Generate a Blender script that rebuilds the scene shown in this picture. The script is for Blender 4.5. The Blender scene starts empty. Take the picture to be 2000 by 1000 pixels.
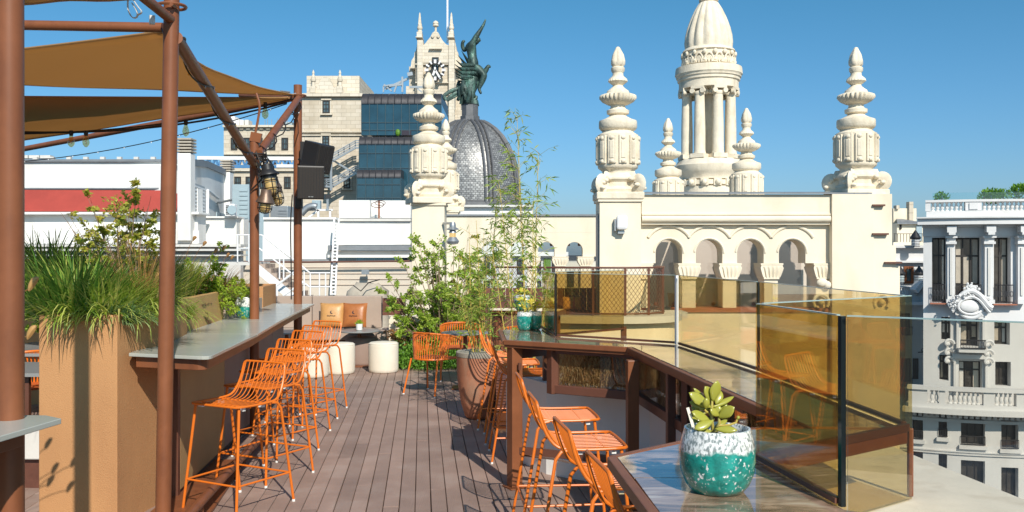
import bpy, math, random
import numpy as np
from mathutils import Vector, Matrix
random.seed(7)
rng = np.random.default_rng(7)
R = math.radians
C = bpy.context.scene.collection
SC = bpy.context.scene
# ------------------------------------------------------------------ camera, sky, sun, exposure
F, HZ, EYE = 1800.0, 493.0, 1.75
cam_data = bpy.data.cameras.new('camera'); cam = bpy.data.objects.new('camera', cam_data); C.objects.link(cam)
cam_data.sensor_width = 36; cam_data.lens = 36 * F / 2000; cam_data.shift_y = -7 / 2000
cam_data.clip_start = 0.05; cam_data.clip_end = 20000
cam.location = (0, 0, EYE); cam.rotation_euler = (R(90), 0, 0); SC.camera = cam
SUN_EL, SUN_AZ = 37.0, 161.0            # azimuth clockwise from +Y
w = bpy.data.worlds.new('World'); SC.world = w; w.use_nodes = True
nt = w.node_tree; nt.nodes.clear()
sky = nt.nodes.new('ShaderNodeTexSky'); sky.sky_type = 'NISHITA'; sky.sun_disc = False
sky.sun_elevation = R(SUN_EL); sky.sun_rotation = R(SUN_AZ)
sky.air_density = 1.0; sky.dust_density = 1.0; sky.ozone_density = 10; sky.altitude = 0
bg = nt.nodes.new('ShaderNodeBackground'); bg.inputs[1].default_value = 0.118
wo = nt.nodes.new('ShaderNodeOutputWorld')
tn = nt.nodes.new('ShaderNodeMix'); tn.data_type = 'RGBA'; tn.blend_type = 'MULTIPLY'; tn.inputs[0].default_value = 1; tn.inputs[7].default_value = (0.70, 1.02, 0.90, 1)
nt.links.new(sky.outputs[0], tn.inputs[6])
wg_ = nt.nodes.new('ShaderNodeNewGeometry'); wx = nt.nodes.new('ShaderNodeSeparateXYZ'); nt.links.new(wg_.outputs['Incoming'], wx.inputs[0])
wa = nt.nodes.new('ShaderNodeMath'); wa.operation = 'ABSOLUTE'; nt.links.new(wx.outputs[2], wa.inputs[0])
wr_ = nt.nodes.new('ShaderNodeValToRGB'); nt.links.new(wa.outputs[0], wr_.inputs[0])          # slight haze tone near the horizon, same all round
wr_.color_ramp.elements[0].position = 0.0; wr_.color_ramp.elements[0].color = (0.98, 0.98, 1.0, 1)
wr_.color_ramp.elements[1].position = 0.26; wr_.color_ramp.elements[1].color = (0.62, 1.0, 0.88, 1)
nt.links.new(wr_.outputs[0], tn.inputs[7]); nt.links.new(tn.outputs[2], bg.inputs[0]); nt.links.new(bg.outputs[0], wo.inputs[0])
sd = bpy.data.lights.new('sun', 'SUN'); sun = bpy.data.objects.new('sun', sd); C.objects.link(sun)
sd.energy = 4.7; sd.angle = R(0.53); sd.color = (1.0, 0.93, 0.83)
sv = Vector((math.sin(R(SUN_AZ)) * math.cos(R(SUN_EL)), math.cos(R(SUN_AZ)) * math.cos(R(SUN_EL)), math.sin(R(SUN_EL))))
sun.rotation_euler = sv.to_track_quat('Z', 'Y').to_euler(); sun.location = (5, -10, 20)
SC.view_settings.view_transform = 'Standard'; SC.view_settings.look = 'None'
SC.view_settings.exposure = 0.13; SC.view_settings.gamma = 1; SC.view_settings.use_curve_mapping = False
SC.cycles.transparent_max_bounces = 24; SC.cycles.max_bounces = 8
SC.cycles.use_denoising = True

def U(u, v, Y): return Vector(((u - 1000) / F * Y, Y, EYE - (v - HZ) / F * Y))
def G(u, v, h=0.0):
    Y = (EYE - h) * F / (v - HZ); return Vector(((u - 1000) / F * Y, Y, h))

# ------------------------------------------------------------------ materials
MAT = {}
def mat(name, col, rough=0.6, metal=0.0, var=0.12, vscale=2.0, bump=0.15, bscale=60, dist=0.01, spec=0.5,
        objrand=0.0, stain=None, coat=0.0, coord='Position'):
    m = bpy.data.materials.new(name); m.use_nodes = True; t = m.node_tree; n = t.nodes; L = t.links
    b = n['Principled BSDF']; b.inputs['Roughness'].default_value = rough; b.inputs['Metallic'].default_value = metal
    b.inputs['Specular IOR Level'].default_value = spec; b.inputs['Coat Weight'].default_value = coat
    if coord == 'Position': g = n.new('ShaderNodeNewGeometry').outputs['Position']
    else: g = n.new('ShaderNodeTexCoord').outputs['Object']
    no = n.new('ShaderNodeTexNoise'); no.inputs['Scale'].default_value = vscale; no.inputs['Detail'].default_value = 6
    no.inputs['Roughness'].default_value = 0.65
    L.new(g, no.inputs['Vector'])
    cr = n.new('ShaderNodeValToRGB'); e = cr.color_ramp.elements
    e[0].position = 0.3; e[1].position = 0.7
    e[0].color = (*[c * (1 - var) for c in col], 1); e[1].color = (*[min(1, c * (1 + var)) for c in col], 1)
    L.new(no.outputs[0], cr.inputs[0]); out = cr.outputs[0]
    if stain:                                  # (colour, amount, scale): streaky dirt with its own shape
        n2 = n.new('ShaderNodeTexNoise'); n2.inputs['Scale'].default_value = stain[2]; n2.inputs['Detail'].default_value = 8
        mp = n.new('ShaderNodeMapping'); mp.inputs['Scale'].default_value = (1, 1, 0.35)
        L.new(g, mp.inputs[0]); L.new(mp.outputs[0], n2.inputs['Vector'])
        r2 = n.new('ShaderNodeValToRGB'); r2.color_ramp.elements[0].position = 0.52; r2.color_ramp.elements[1].position = 0.78
        L.new(n2.outputs[0], r2.inputs[0])
        ml = n.new('ShaderNodeMath'); ml.operation = 'MULTIPLY'; ml.inputs[1].default_value = stain[1]; L.new(r2.outputs[0], ml.inputs[0])
        mx = n.new('ShaderNodeMix'); mx.data_type = 'RGBA'; L.new(ml.outputs[0], mx.inputs[0]); L.new(out, mx.inputs[6])
        mx.inputs[7].default_value = (*stain[0], 1); out = mx.outputs[2]
    if objrand:
        oi = n.new('ShaderNodeObjectInfo'); mr = n.new('ShaderNodeMapRange')
        mr.inputs[3].default_value = 1 - objrand; mr.inputs[4].default_value = 1 + objrand
        L.new(oi.outputs['Random'], mr.inputs[0])
        vm = n.new('ShaderNodeVectorMath'); vm.operation = 'SCALE'; L.new(out, vm.inputs[0]); L.new(mr.outputs[0], vm.inputs['Scale']); out = vm.outputs[0]
    L.new(out, b.inputs['Base Color'])
    if bump:
        nb = n.new('ShaderNodeTexNoise'); nb.inputs['Scale'].default_value = bscale; nb.inputs['Detail'].default_value = 4
        L.new(g, nb.inputs['Vector'])
        bp = n.new('ShaderNodeBump'); bp.inputs['Strength'].default_value = bump; bp.inputs['Distance'].default_value = dist
        L.new(nb.outputs[0], bp.inputs['Height']); L.new(bp.outputs[0], b.inputs['Normal'])
    MAT[name] = m; return m
def glass(name, tint, refl=0.06, power=4.0, rough=0.0):
    m = bpy.data.materials.new(name); m.use_nodes = True; t = m.node_tree; n = t.nodes; L = t.links; n.clear()
    tr = n.new('ShaderNodeBsdfTransparent'); tr.inputs[0].default_value = (*tint, 1)
    gl = n.new('ShaderNodeBsdfGlossy'); gl.inputs['Roughness'].default_value = rough; gl.inputs[0].default_value = (1, 1, 1, 1)
    lw = n.new('ShaderNodeLayerWeight'); lw.inputs[0].default_value = 0.5
    pw = n.new('ShaderNodeMath'); pw.operation = 'POWER'; pw.inputs[1].default_value = power; L.new(lw.outputs['Facing'], pw.inputs[0])
    mr = n.new('ShaderNodeMapRange'); mr.inputs[3].default_value = refl; mr.inputs[4].default_value = 0.95; L.new(pw.outputs[0], mr.inputs[0])
    mx = n.new('ShaderNodeMixShader'); L.new(mr.outputs[0], mx.inputs[0]); L.new(tr.outputs[0], mx.inputs[1]); L.new(gl.outputs[0], mx.inputs[2])
    o = n.new('ShaderNodeOutputMaterial'); L.new(mx.outputs[0], o.inputs[0]); MAT[name] = m; return m
def leafmat(name, cols, transl=0.35, rough=0.45):
    m = bpy.data.materials.new(name); m.use_nodes = True; t = m.node_tree; n = t.nodes; L = t.links
    b = n['Principled BSDF']; b.inputs['Roughness'].default_value = rough
    g = n.new('ShaderNodeNewGeometry'); cr = n.new('ShaderNodeValToRGB'); el = cr.color_ramp.elements
    while len(el) < len(cols): el.new(0.5)
    for i, c in enumerate(cols): el[i].position = i / (len(cols) - 1); el[i].color = (*c, 1)
    L.new(g.outputs['Random Per Island'], cr.inputs[0]); L.new(cr.outputs[0], b.inputs['Base Color'])
    tl = n.new('ShaderNodeBsdfTranslucent'); L.new(cr.outputs[0], tl.inputs[0])
    mx = n.new('ShaderNodeMixShader'); mx.inputs[0].default_value = transl
    o = n['Material Output']; L.new(b.outputs[0], mx.inputs[1]); L.new(tl.outputs[0], mx.inputs[2]); L.new(mx.outputs[0], o.inputs[0])
    MAT[name] = m; return m

mat('orange', (0.70, 0.165, 0.015), 0.38, var=0.05, bump=0.04, bscale=300, spec=0.5, objrand=0.05, coord='Object')
mat('orange_rust', (0.50, 0.12, 0.03), 0.5, var=0.1, bump=0.05)
mat('steel_brown', (0.225, 0.080, 0.034), 0.42, spec=0.35, var=0.14, vscale=4, bump=0.05, bscale=250, stain=((0.10, 0.035, 0.02), 0.5, 9))
mat('frame_brown', (0.13, 0.05, 0.03), 0.45, var=0.12, bump=0.05)
mat('white_rubber', (0.75, 0.75, 0.72), 0.5, bump=0)
mat('cream', (0.80, 0.71, 0.555), 0.85, var=0.045, vscale=1.2, bump=0.25, bscale=35, dist=0.01, spec=0.2, stain=((0.52, 0.43, 0.30), 0.55, 1.1))
mat('cream_old', (0.76, 0.675, 0.53), 0.85, var=0.10, vscale=4, bump=0.6, bscale=22, dist=0.012, spec=0.2, stain=((0.40, 0.32, 0.21), 0.65, 3.5))
mat('white_wall', (0.80, 0.79, 0.76), 0.85, var=0.04, vscale=0.8, bump=0.15, bscale=25, spec=0.2, stain=((0.50, 0.46, 0.40), 0.7, 0.8))
mat('grey_wall', (0.60, 0.57, 0.53), 0.85, var=0.06, vscale=0.8, bump=0.15, bscale=25, spec=0.2, stain=((0.45, 0.42, 0.38), 0.4, 0.9))
mat('beige_wall', (0.62, 0.55, 0.46), 0.85, var=0.05, vscale=0.8, bump=0.15, bscale=25, spec=0.2)
mat('red_fabric', (0.36, 0.05, 0.035), 0.75, var=0.12, vscale=1.5, bump=0.1, bscale=50)
mat('lead', (0.22, 0.235, 0.25), 0.5, var=0.15, vscale=3, bump=0.1, bscale=20, metal=0.2)
mat('planter', (0.50, 0.26, 0.115), 0.9, var=0.04, vscale=2, bump=0.8, bscale=150, dist=0.004, spec=0.2, stain=((0.33, 0.16, 0.075), 0.5, 2.2))
mat('planter_ochre', (0.54, 0.33, 0.13), 0.85, var=0.08, vscale=5, bump=0.5, bscale=140, dist=0.003, spec=0.2, stain=((0.36, 0.2, 0.09), 0.4, 5))
mat('panel_ochre', (0.44, 0.28, 0.12), 0.7, var=0.06, vscale=3, bump=0.08, bscale=80)
mat('panel_mauve', (0.30, 0.21, 0.17), 0.75, var=0.06, vscale=3, bump=0.08, bscale=80)
mat('taupe', (0.40, 0.31, 0.25), 0.85, var=0.05, vscale=4, bump=0.2, bscale=300, dist=0.002)
mat('stone_top', (0.42, 0.43, 0.38), 0.22, var=0.05, vscale=3, bump=0.03, bscale=120, spec=0.5)
mat('stone_ledge', (0.82, 0.77, 0.68), 0.7, var=0.06, vscale=6, bump=0.1, bscale=60, stain=((0.5, 0.42, 0.32), 0.5, 8))
mat('concrete', (0.62, 0.60, 0.56), 0.8, var=0.06, vscale=3, bump=0.1, bscale=60)
mat('pouf', (0.72, 0.66, 0.55), 0.95, var=0.04, vscale=8, bump=0.3, bscale=500, dist=0.002, spec=0.1)
mat('leather_light', (0.52, 0.27, 0.09), 0.42, var=0.10, vscale=9, bump=0.25, bscale=25, dist=0.01)
mat('leather_dark', (0.38, 0.13, 0.035), 0.40, var=0.12, vscale=9, bump=0.25, bscale=25, dist=0.01)
mat('ochre_cushion', (0.55, 0.30, 0.08), 0.8, var=0.1, bump=0.2)
mat('terracotta', (0.38, 0.155, 0.085), 0.6, var=0.25, vscale=6, bump=0.15, bscale=60, stain=((0.33, 0.30, 0.22), 0.6, 5))
mat('pot_rim', (0.33, 0.30, 0.24), 0.7, var=0.15, vscale=8)
mat('soil', (0.05, 0.035, 0.025), 0.95, var=0.4, vscale=30, bump=0.6, bscale=60, dist=0.02)
mat('bark', (0.22, 0.15, 0.10), 0.85, var=0.3, vscale=20, bump=0.4, bscale=80)
mat('ink', (0.02, 0.015, 0.03), 0.6, bump=0, var=0)
mat('black', (0.02, 0.02, 0.022), 0.45, var=0.1, bump=0.05)
mat('dark_frame', (0.03, 0.025, 0.022), 0.5, var=0.1, bump=0)
mat('iron', (0.02, 0.02, 0.024), 0.5, var=0.1, bump=0)
mat('chrome', (0.7, 0.7, 0.7), 0.15, metal=1, var=0.03, bump=0)
mat('galvanised', (0.42, 0.44, 0.45), 0.4, metal=0.7, var=0.1, vscale=10, bump=0.05)
mat('hvac', (0.33, 0.42, 0.46), 0.5, var=0.06, bump=0.04)
mat('white_metal', (0.80, 0.80, 0.80), 0.4, var=0.03, bump=0.02)
mat('blue_metal', (0.08, 0.22, 0.42), 0.4, var=0.1, bump=0.02)
mat('sandstone', (0.64, 0.57, 0.465), 0.9, var=0.10, vscale=0.5, bump=0.3, bscale=2.5, dist=0.05, spec=0.2, stain=((0.42, 0.34, 0.24), 0.5, 0.3))
mat('sandstone_light', (0.71, 0.645, 0.535), 0.9, var=0.06, vscale=0.5, bump=0.2, bscale=2.5, dist=0.05, spec=0.2)
mat('zinc', (0.075, 0.07, 0.072), 0.4, metal=0.5, var=0.25, vscale=1.5, bump=0.1, bscale=4, dist=0.05)
mat('blue_glass', (0.012, 0.05, 0.075), 0.08, var=0.35, vscale=0.35, bump=0, spec=0.9)
mat('mullion', (0.05, 0.09, 0.11), 0.4, bump=0)
mat('pane_dark', (0.08, 0.12, 0.13), 0.06, var=0.5, vscale=0.6, bump=0, spec=0.8)
mat('pane_warm', (0.05, 0.045, 0.04), 0.07, var=0.6, vscale=1.2, bump=0, spec=0.8)
mat('slate', (0.105, 0.11, 0.115), 0.4, metal=0.25, var=0.3, vscale=1.2, bump=0.5, bscale=2.2, dist=0.08)
mat('dome_rib', (0.15, 0.15, 0.155), 0.5, metal=0.4, var=0.2, vscale=2, bump=0.1, bscale=6)
mat('bronze', (0.05, 0.085, 0.075), 0.5, metal=0.35, var=0.55, vscale=1.5, bump=0.5, bscale=6, dist=0.08, stain=((0.13, 0.28, 0.22), 0.8, 2.0))
mat('white_facade', (0.66, 0.655, 0.645), 0.85, var=0.035, vscale=0.8, bump=0.1, bscale=12, spec=0.2, stain=((0.46, 0.44, 0.41), 0.6, 0.7))
mat('brick_red', (0.40, 0.15, 0.09), 0.85, var=0.15, bump=0.1)
mat('roof_tile', (0.30, 0.15, 0.10), 0.85, var=0.3, vscale=3, bump=0.2)
mat('asphalt', (0.05, 0.05, 0.052), 0.9, var=0.2, vscale=0.3)
mat('city_pale', (0.50, 0.45, 0.39), 0.9, var=0.12, vscale=0.05, bump=0, objrand=0.2)
leafmat('sail', [(0.64, 0.42, 0.20), (0.64, 0.42, 0.20)], 0.62, 0.85)
mat('webbing', (0.65, 0.65, 0.62), 0.7, bump=0.1)
mat('cable', (0.015, 0.013, 0.012), 0.5, bump=0)
mat('canvas', (0.42, 0.37, 0.30), 0.9, var=0.12, vscale=3, bump=0.4, bscale=10, dist=0.03)
mat('deck_dark', (0.02, 0.015, 0.012), 0.9)
mat('lampshade', (0.17, 0.115, 0.085), 0.45, metal=0.5, var=0.2, vscale=12, bump=0.1)
mat('timber_dark', (0.14, 0.052, 0.032), 0.5, var=0.3, vscale=5, bump=0.1, objrand=0.15)
mat('table_grey', (0.25, 0.255, 0.25), 0.35, var=0.06, bump=0.03)
glass('glass_bronze', (0.91, 0.84, 0.66), 0.045, 3.5)
glass('glass_amber', (0.875, 0.795, 0.56), 0.05, 3.5)
glass('glass_grey', (0.89, 0.87, 0.82), 0.05, 3.5)
glass('glass_dark', (0.80, 0.71, 0.50), 0.04, 3.5)
glass('glass_clear', (0.93, 0.95, 0.95), 0.05)
glass('glass_smoke', (0.86, 0.85, 0.86), 0.06)
glass('bulb_glass', (0.95, 0.82, 0.55), 0.12)
glass('rail_glass', (0.86, 0.95, 0.96), 0.05)
leafmat('leaf_bush', [(0.26, 0.42, 0.04), (0.38, 0.54, 0.06), (0.56, 0.66, 0.12), (0.18, 0.30, 0.03)], 0.5)
leafmat('leaf_tree', [(0.48, 0.54, 0.07), (0.66, 0.62, 0.12), (0.30, 0.40, 0.05), (0.62, 0.46, 0.10)], 0.5)
leafmat('leaf_bamboo', [(0.22, 0.38, 0.04), (0.34, 0.50, 0.08), (0.52, 0.56, 0.14)], 0.5)
leafmat('leaf_cover', [(0.08, 0.20, 0.02), (0.16, 0.34, 0.04), (0.26, 0.46, 0.06)], 0.4)
leafmat('leaf_lime', [(0.36, 0.52, 0.04), (0.50, 0.64, 0.07), (0.22, 0.34, 0.04)], 0.5)
leafmat('grass_green', [(0.22, 0.36, 0.04), (0.42, 0.54, 0.07), (0.56, 0.62, 0.14), (0.76, 0.66, 0.22)], 0.45)
leafmat('grass_dark', [(0.05, 0.14, 0.02), (0.12, 0.27, 0.04), (0.24, 0.40, 0.06), (0.50, 0.52, 0.12)], 0.4)
leafmat('grass_blue', [(0.22, 0.38, 0.16), (0.34, 0.50, 0.22), (0.52, 0.54, 0.2)], 0.4)
leafmat('straw', [(0.50, 0.25, 0.08), (0.64, 0.37, 0.13), (0.28, 0.12, 0.04), (0.80, 0.56, 0.26)], 0.3, 0.6)
leafmat('culm', [(0.42, 0.40, 0.10), (0.62, 0.40, 0.08), (0.25, 0.34, 0.06), (0.55, 0.42, 0.16)], 0.05)
leafmat('succulent', [(0.50, 0.54, 0.03), (0.70, 0.66, 0.05), (0.28, 0.36, 0.04), (0.52, 0.33, 0.07), (0.58, 0.60, 0.04)], 0.12, 0.25)

def special_mats():
    # deck boards: streaky grain along the board (object x axis is across, y along)
    m = mat('deck_board', (0.315, 0.215, 0.172), 0.6, var=0.22, vscale=1.3, bump=0, objrand=0.12, stain=((0.36, 0.29, 0.25), 0.6, 2.6))
    t = m.node_tree; n = t.nodes; L = t.links; b = n['Principled BSDF']
    tc = n.new('ShaderNodeNewGeometry'); mp = n.new('ShaderNodeMapping'); mp.inputs['Scale'].default_value = (90, 3, 1)
    mp.inputs['Rotation'].default_value = (0, 0, R(-5.6))
    no = n.new('ShaderNodeTexNoise'); no.inputs['Scale'].default_value = 1; no.inputs['Detail'].default_value = 6
    L.new(tc.outputs['Position'], mp.inputs[0]); L.new(mp.outputs[0], no.inputs['Vector'])
    bp = n.new('ShaderNodeBump'); bp.inputs['Strength'].default_value = 0.45; bp.inputs['Distance'].default_value = 0.004
    L.new(no.outputs[0], bp.inputs['Height']); L.new(bp.outputs[0], b.inputs['Normal'])
    # marble-like bar top, polished, with brown veins
    m = mat('marble', (0.30, 0.21, 0.15), 0.06, var=0.05, bump=0, spec=0.9, coat=0.6)
    t = m.node_tree; n = t.nodes; L = t.links; b = n['Principled BSDF']
    tc = n.new('ShaderNodeNewGeometry'); mp = n.new('ShaderNodeMapping'); mp.inputs['Scale'].default_value = (3, 9, 3); mp.inputs['Rotation'].default_value = (0, 0, 0.5)
    n1 = n.new('ShaderNodeTexNoise'); n1.inputs['Scale'].default_value = 1.6; n1.inputs['Detail'].default_value = 10; n1.inputs['Distortion'].default_value = 1.6
    L.new(tc.outputs['Position'], mp.inputs[0]); L.new(mp.outputs[0], n1.inputs['Vector'])
    cr = n.new('ShaderNodeValToRGB'); e = cr.color_ramp.elements; e[0].position = 0.3; e[0].color = (0.10, 0.06, 0.04, 1); e[1].position = 0.75; e[1].color = (0.62, 0.50, 0.38, 1)
    x = e.new(0.48); x.color = (0.32, 0.20, 0.13, 1); x = e.new(0.60); x.color = (0.48, 0.32, 0.22, 1)
    L.new(n1.outputs[0], cr.inputs[0]); L.new(cr.outputs[0], b.inputs['Base Color'])
    # teal pot: white crackle top, teal body with white flecks, along local z
    m = mat('teal_glaze', (0.012, 0.23, 0.19), 0.15, var=0.55, vscale=30, bump=0.5, bscale=75, dist=0.004, coat=0.5, coord='Object')
    t = m.node_tree; n = t.nodes; L = t.links; b = n['Principled BSDF']
    tc = n.new('ShaderNodeTexCoord'); sp = n.new('ShaderNodeSeparateXYZ'); L.new(tc.outputs['Object'], sp.inputs[0])
    ng = n.new('ShaderNodeTexNoise'); ng.inputs['Scale'].default_value = 22; ng.inputs['Detail'].default_value = 8; L.new(tc.outputs['Object'], ng.inputs['Vector'])
    ma = n.new('ShaderNodeMath'); ma.operation = 'MULTIPLY_ADD'; ma.inputs[1].default_value = 0.045; L.new(ng.outputs[0], ma.inputs[0]); L.new(sp.outputs[2], ma.inputs[2])
    gt = n.new('ShaderNodeMapRange'); gt.inputs[1].default_value = 0.137; gt.inputs[2].default_value = 0.146; L.new(ma.outputs[0], gt.inputs[0])
    vo = n.new('ShaderNodeTexNoise'); vo.inputs['Scale'].default_value = 120; vo.inputs['Detail'].default_value = 1; L.new(tc.outputs['Object'], vo.inputs['Vector'])
    fl = n.new('ShaderNodeMapRange'); fl.inputs[1].default_value = 0.60; fl.inputs[2].default_value = 0.66; L.new(vo.outputs[0], fl.inputs[0])
    n4 = n.new('ShaderNodeTexNoise'); n4.inputs['Scale'].default_value = 26; L.new(tc.outputs['Object'], n4.inputs['Vector'])
    th = n.new('ShaderNodeMapRange'); th.inputs[1].default_value = 0.47; th.inputs[2].default_value = 0.54; L.new(n4.outputs[0], th.inputs[0])
    mu = n.new('ShaderNodeMath'); mu.operation = 'MULTIPLY'; L.new(fl.outputs[0], mu.inputs[0]); L.new(th.outputs[0], mu.inputs[1])
    mxx = n.new('ShaderNodeMath'); mxx.operation = 'MAXIMUM'; L.new(mu.outputs[0], mxx.inputs[0]); L.new(gt.outputs[0], mxx.inputs[1])
    old = b.inputs['Base Color'].links[0].from_socket
    wr = n.new('ShaderNodeValToRGB'); wr.color_ramp.elements[0].color = (0.22, 0.25, 0.24, 1); wr.color_ramp.elements[1].color = (0.78, 0.79, 0.76, 1)
    wr.color_ramp.elements[0].position = 0.40; wr.color_ramp.elements[1].position = 0.55
    n5 = n.new('ShaderNodeTexNoise'); n5.inputs['Scale'].default_value = 110; n5.inputs['Detail'].default_value = 5
    mp5 = n.new('ShaderNodeMapping'); mp5.inputs['Scale'].default_value = (1.2, 1.2, .8); L.new(tc.outputs['Object'], mp5.inputs[0]); L.new(mp5.outputs[0], n5.inputs['Vector'])
    L.new(n5.outputs[0], wr.inputs[0])
    mx = n.new('ShaderNodeMix'); mx.data_type = 'RGBA'; L.new(mxx.outputs[0], mx.inputs[0]); L.new(old, mx.inputs[6]); L.new(wr.outputs[0], mx.inputs[7])
    L.new(mx.outputs[2], b.inputs['Base Color'])
    # dome slates: scale pattern far away as fine relief
    m = MAT['slate']; t = m.node_tree; n = t.nodes; L = t.links; b = n['Principled BSDF']
    uv = n.new('ShaderNodeUVMap'); br = n.new('ShaderNodeTexBrick'); br.inputs['Scale'].default_value = 1
    br.inputs['Brick Width'].default_value = 0.24; br.inputs['Row Height'].default_value = 0.2; br.inputs['Mortar Size'].default_value = 0.02
    br.inputs['Color1'].default_value = (0.17, 0.17, 0.17, 1); br.inputs['Color2'].default_value = (0.36, 0.36, 0.35, 1); br.inputs['Mortar'].default_value = (0.06, 0.06, 0.06, 1)
    L.new(uv.outputs[0], br.inputs['Vector']); L.new(br.outputs['Color'], b.inputs['Base Color'])
special_mats()
for nm_ in ('sandstone', 'sandstone_light'):          # coursed ashlar, too far away to model stone by stone
    t = MAT[nm_].node_tree; n = t.nodes; L = t.links; b = n['Principled BSDF']; g = n.new('ShaderNodeNewGeometry'); sx = n.new('ShaderNodeSeparateXYZ'); cb = n.new('ShaderNodeCombineXYZ')
    L.new(g.outputs['Position'], sx.inputs[0]); ad = n.new('ShaderNodeMath'); L.new(sx.outputs[0], ad.inputs[0]); L.new(sx.outputs[1], ad.inputs[1]); L.new(ad.outputs[0], cb.inputs[0]); L.new(sx.outputs[2], cb.inputs[1])
    br = n.new('ShaderNodeTexBrick'); br.inputs['Scale'].default_value = 1; br.inputs['Brick Width'].default_value = 1.3; br.inputs['Row Height'].default_value = .55; br.inputs['Mortar Size'].default_value = .03
    br.inputs['Color1'].default_value = (1, 1, 1, 1); br.inputs['Color2'].default_value = (.86, .84, .80, 1); br.inputs['Mortar'].default_value = (.68, .66, .62, 1)
    L.new(cb.outputs[0], br.inputs['Vector']); mx = n.new('ShaderNodeMix'); mx.data_type = 'RGBA'; mx.blend_type = 'MULTIPLY'; mx.inputs[0].default_value = 1
    L.new(b.inputs['Base Color'].links[0].from_socket, mx.inputs[6]); L.new(br.outputs['Color'], mx.inputs[7]); L.new(mx.outputs[2], b.inputs['Base Color'])

# ------------------------------------------------------------------ mesh builder
W = {}
class MB:
    def __init__(s): s.v = []; s.f = []
    def add(s, vs, fs):
        o = len(s.v); s.v.extend([tuple(v) for v in vs]); s.f.extend([tuple(i + o for i in f) for f in fs]); return s
    def box(s, x0, x1, y0, y1, z0, z1, M=None):
        vs = [Vector(p) for p in ((x0,y0,z0),(x1,y0,z0),(x1,y1,z0),(x0,y1,z0),(x0,y0,z1),(x1,y0,z1),(x1,y1,z1),(x0,y1,z1))]
        if M is not None: vs = [M @ p for p in vs]
        return s.add(vs, [(0,3,2,1),(4,5,6,7),(0,1,5,4),(1,2,6,5),(2,3,7,6),(3,0,4,7)])
    def obox(s, c, size, rz=0, M=None):
        T = Matrix.Translation(c) @ Matrix.Rotation(rz, 4, 'Z')
        if M is not None: T = T @ M
        a, b, d = size[0]/2, size[1]/2, size[2]/2
        return s.box(-a, a, -b, b, -d, d, T)
    def bar(s, p, q, wd, ht, up=(0, 0, 1)):
        p, q = Vector(p), Vector(q); d = (q - p); l = d.length; d.normalize(); u = Vector(up)
        x = d.cross(u)
        if x.length < 1e-4: x = d.cross(Vector((0, 1, 0)))
        x.normalize(); u = x.cross(d)
        M = Matrix((( x[0], d[0], u[0], p[0]), (x[1], d[1], u[1], p[1]), (x[2], d[2], u[2], p[2]), (0,0,0,1)))
        return s.box(-wd/2, wd/2, 0, l, -ht/2, ht/2, M)
    def prism(s, poly, z0, z1, zf=None):
        n = len(poly)
        vs = [(p[0], p[1], z0) for p in poly] + [(p[0], p[1], z1) for p in poly]
        fs = [tuple(reversed(range(n))), tuple(range(n, 2*n))] + [(i, (i+1) % n, (i+1) % n + n, i + n) for i in range(n)]
        return s.add(vs, fs)
    def extr(s, poly, y0, y1):                       # polygon in x,z pushed along y
        n = len(poly)
        vs = [(p[0], y0, p[1]) for p in poly] + [(p[0], y1, p[1]) for p in poly]
        fs = [tuple(range(n)), tuple(reversed(range(n, 2*n)))] + [(i, i + n, (i+1) % n + n, (i+1) % n) for i in range(n)]
        return s.add(vs, fs)
    def tube(s, pts, r, n=8, closed=False, cap=True, flat=1.0):
        pts = [Vector(p) for p in pts]; m = len(pts)
        rs = r if isinstance(r, (list, tuple)) else [r] * m
        vs = []; nrm = None
        for i in range(m):
            if closed: d = pts[(i+1) % m] - pts[i-1]
            else: d = pts[min(i+1, m-1)] - pts[max(i-1, 0)]
            if d.length < 1e-9: d = Vector((0,0,1))
            d.normalize()
            if nrm is None:
                a = Vector((0,0,1)) if abs(d.z) < 0.9 else Vector((1,0,0)); nrm = d.cross(a).normalized()
            else:
                nrm = nrm - d * nrm.dot(d)
                if nrm.length < 1e-6: nrm = d.orthogonal()
                nrm.normalize()
            b = d.cross(nrm)
            for k in range(n):
                t = 2*math.pi*k/n; vs.append(pts[i] + nrm*(math.cos(t)*rs[i]) + b*(math.sin(t)*rs[i]*flat))
        fs = []
        for i in range(m if closed else m-1):
            j = (i+1) % m
            for k in range(n):
                k2 = (k+1) % n; fs.append((i*n+k, i*n+k2, j*n+k2, j*n+k))
        if cap and not closed: fs += [tuple(reversed(range(n))), tuple(range((m-1)*n, m*n))]
        return s.add(vs, fs)
    def lathe(s, prof, n=32, c=(0,0,0), flute=None, a0=0, M=None):     # prof: (r, z[, amp])
        vs = []; m = len(prof)
        for p in prof:
            amp = p[2] if len(p) > 2 else 0
            for k in range(n):
                t = a0 + 2*math.pi*k/n; r = p[0] * (1 + amp*(abs(math.cos(t*flute/2)) - 0.5)) if (flute and amp) else p[0]
                v = Vector((r*math.cos(t), r*math.sin(t), p[1]))
                if M is not None: v = M @ v
                vs.append(v + Vector(c))
        fs = []
        for i in range(m-1):
            for k in range(n): k2 = (k+1) % n; fs.append((i*n+k, i*n+k2, (i+1)*n+k2, (i+1)*n+k))
        if prof[0][0] > 1e-5: fs.append(tuple(reversed(range(n))))
        if prof[-1][0] > 1e-5: fs.append(tuple(range((m-1)*n, m*n)))
        return s.add(vs, fs)
    def ball(s, c, r, n=12, m=8, sc=(1,1,1)):
        prof = [(max(1e-6, math.sin(math.pi*i/m))*r, -math.cos(math.pi*i/m)*r) for i in range(m+1)]
        prof[0] = (1e-6, -r); prof[-1] = (1e-6, r)
        return s.lathe(prof, n, c, M=Matrix.Diagonal((*sc, 1)))
    def mapped(s, fn, start=0):
        s.v = s.v[:start] + [tuple(fn(Vector(v))) for v in s.v[start:]]; return s
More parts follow.
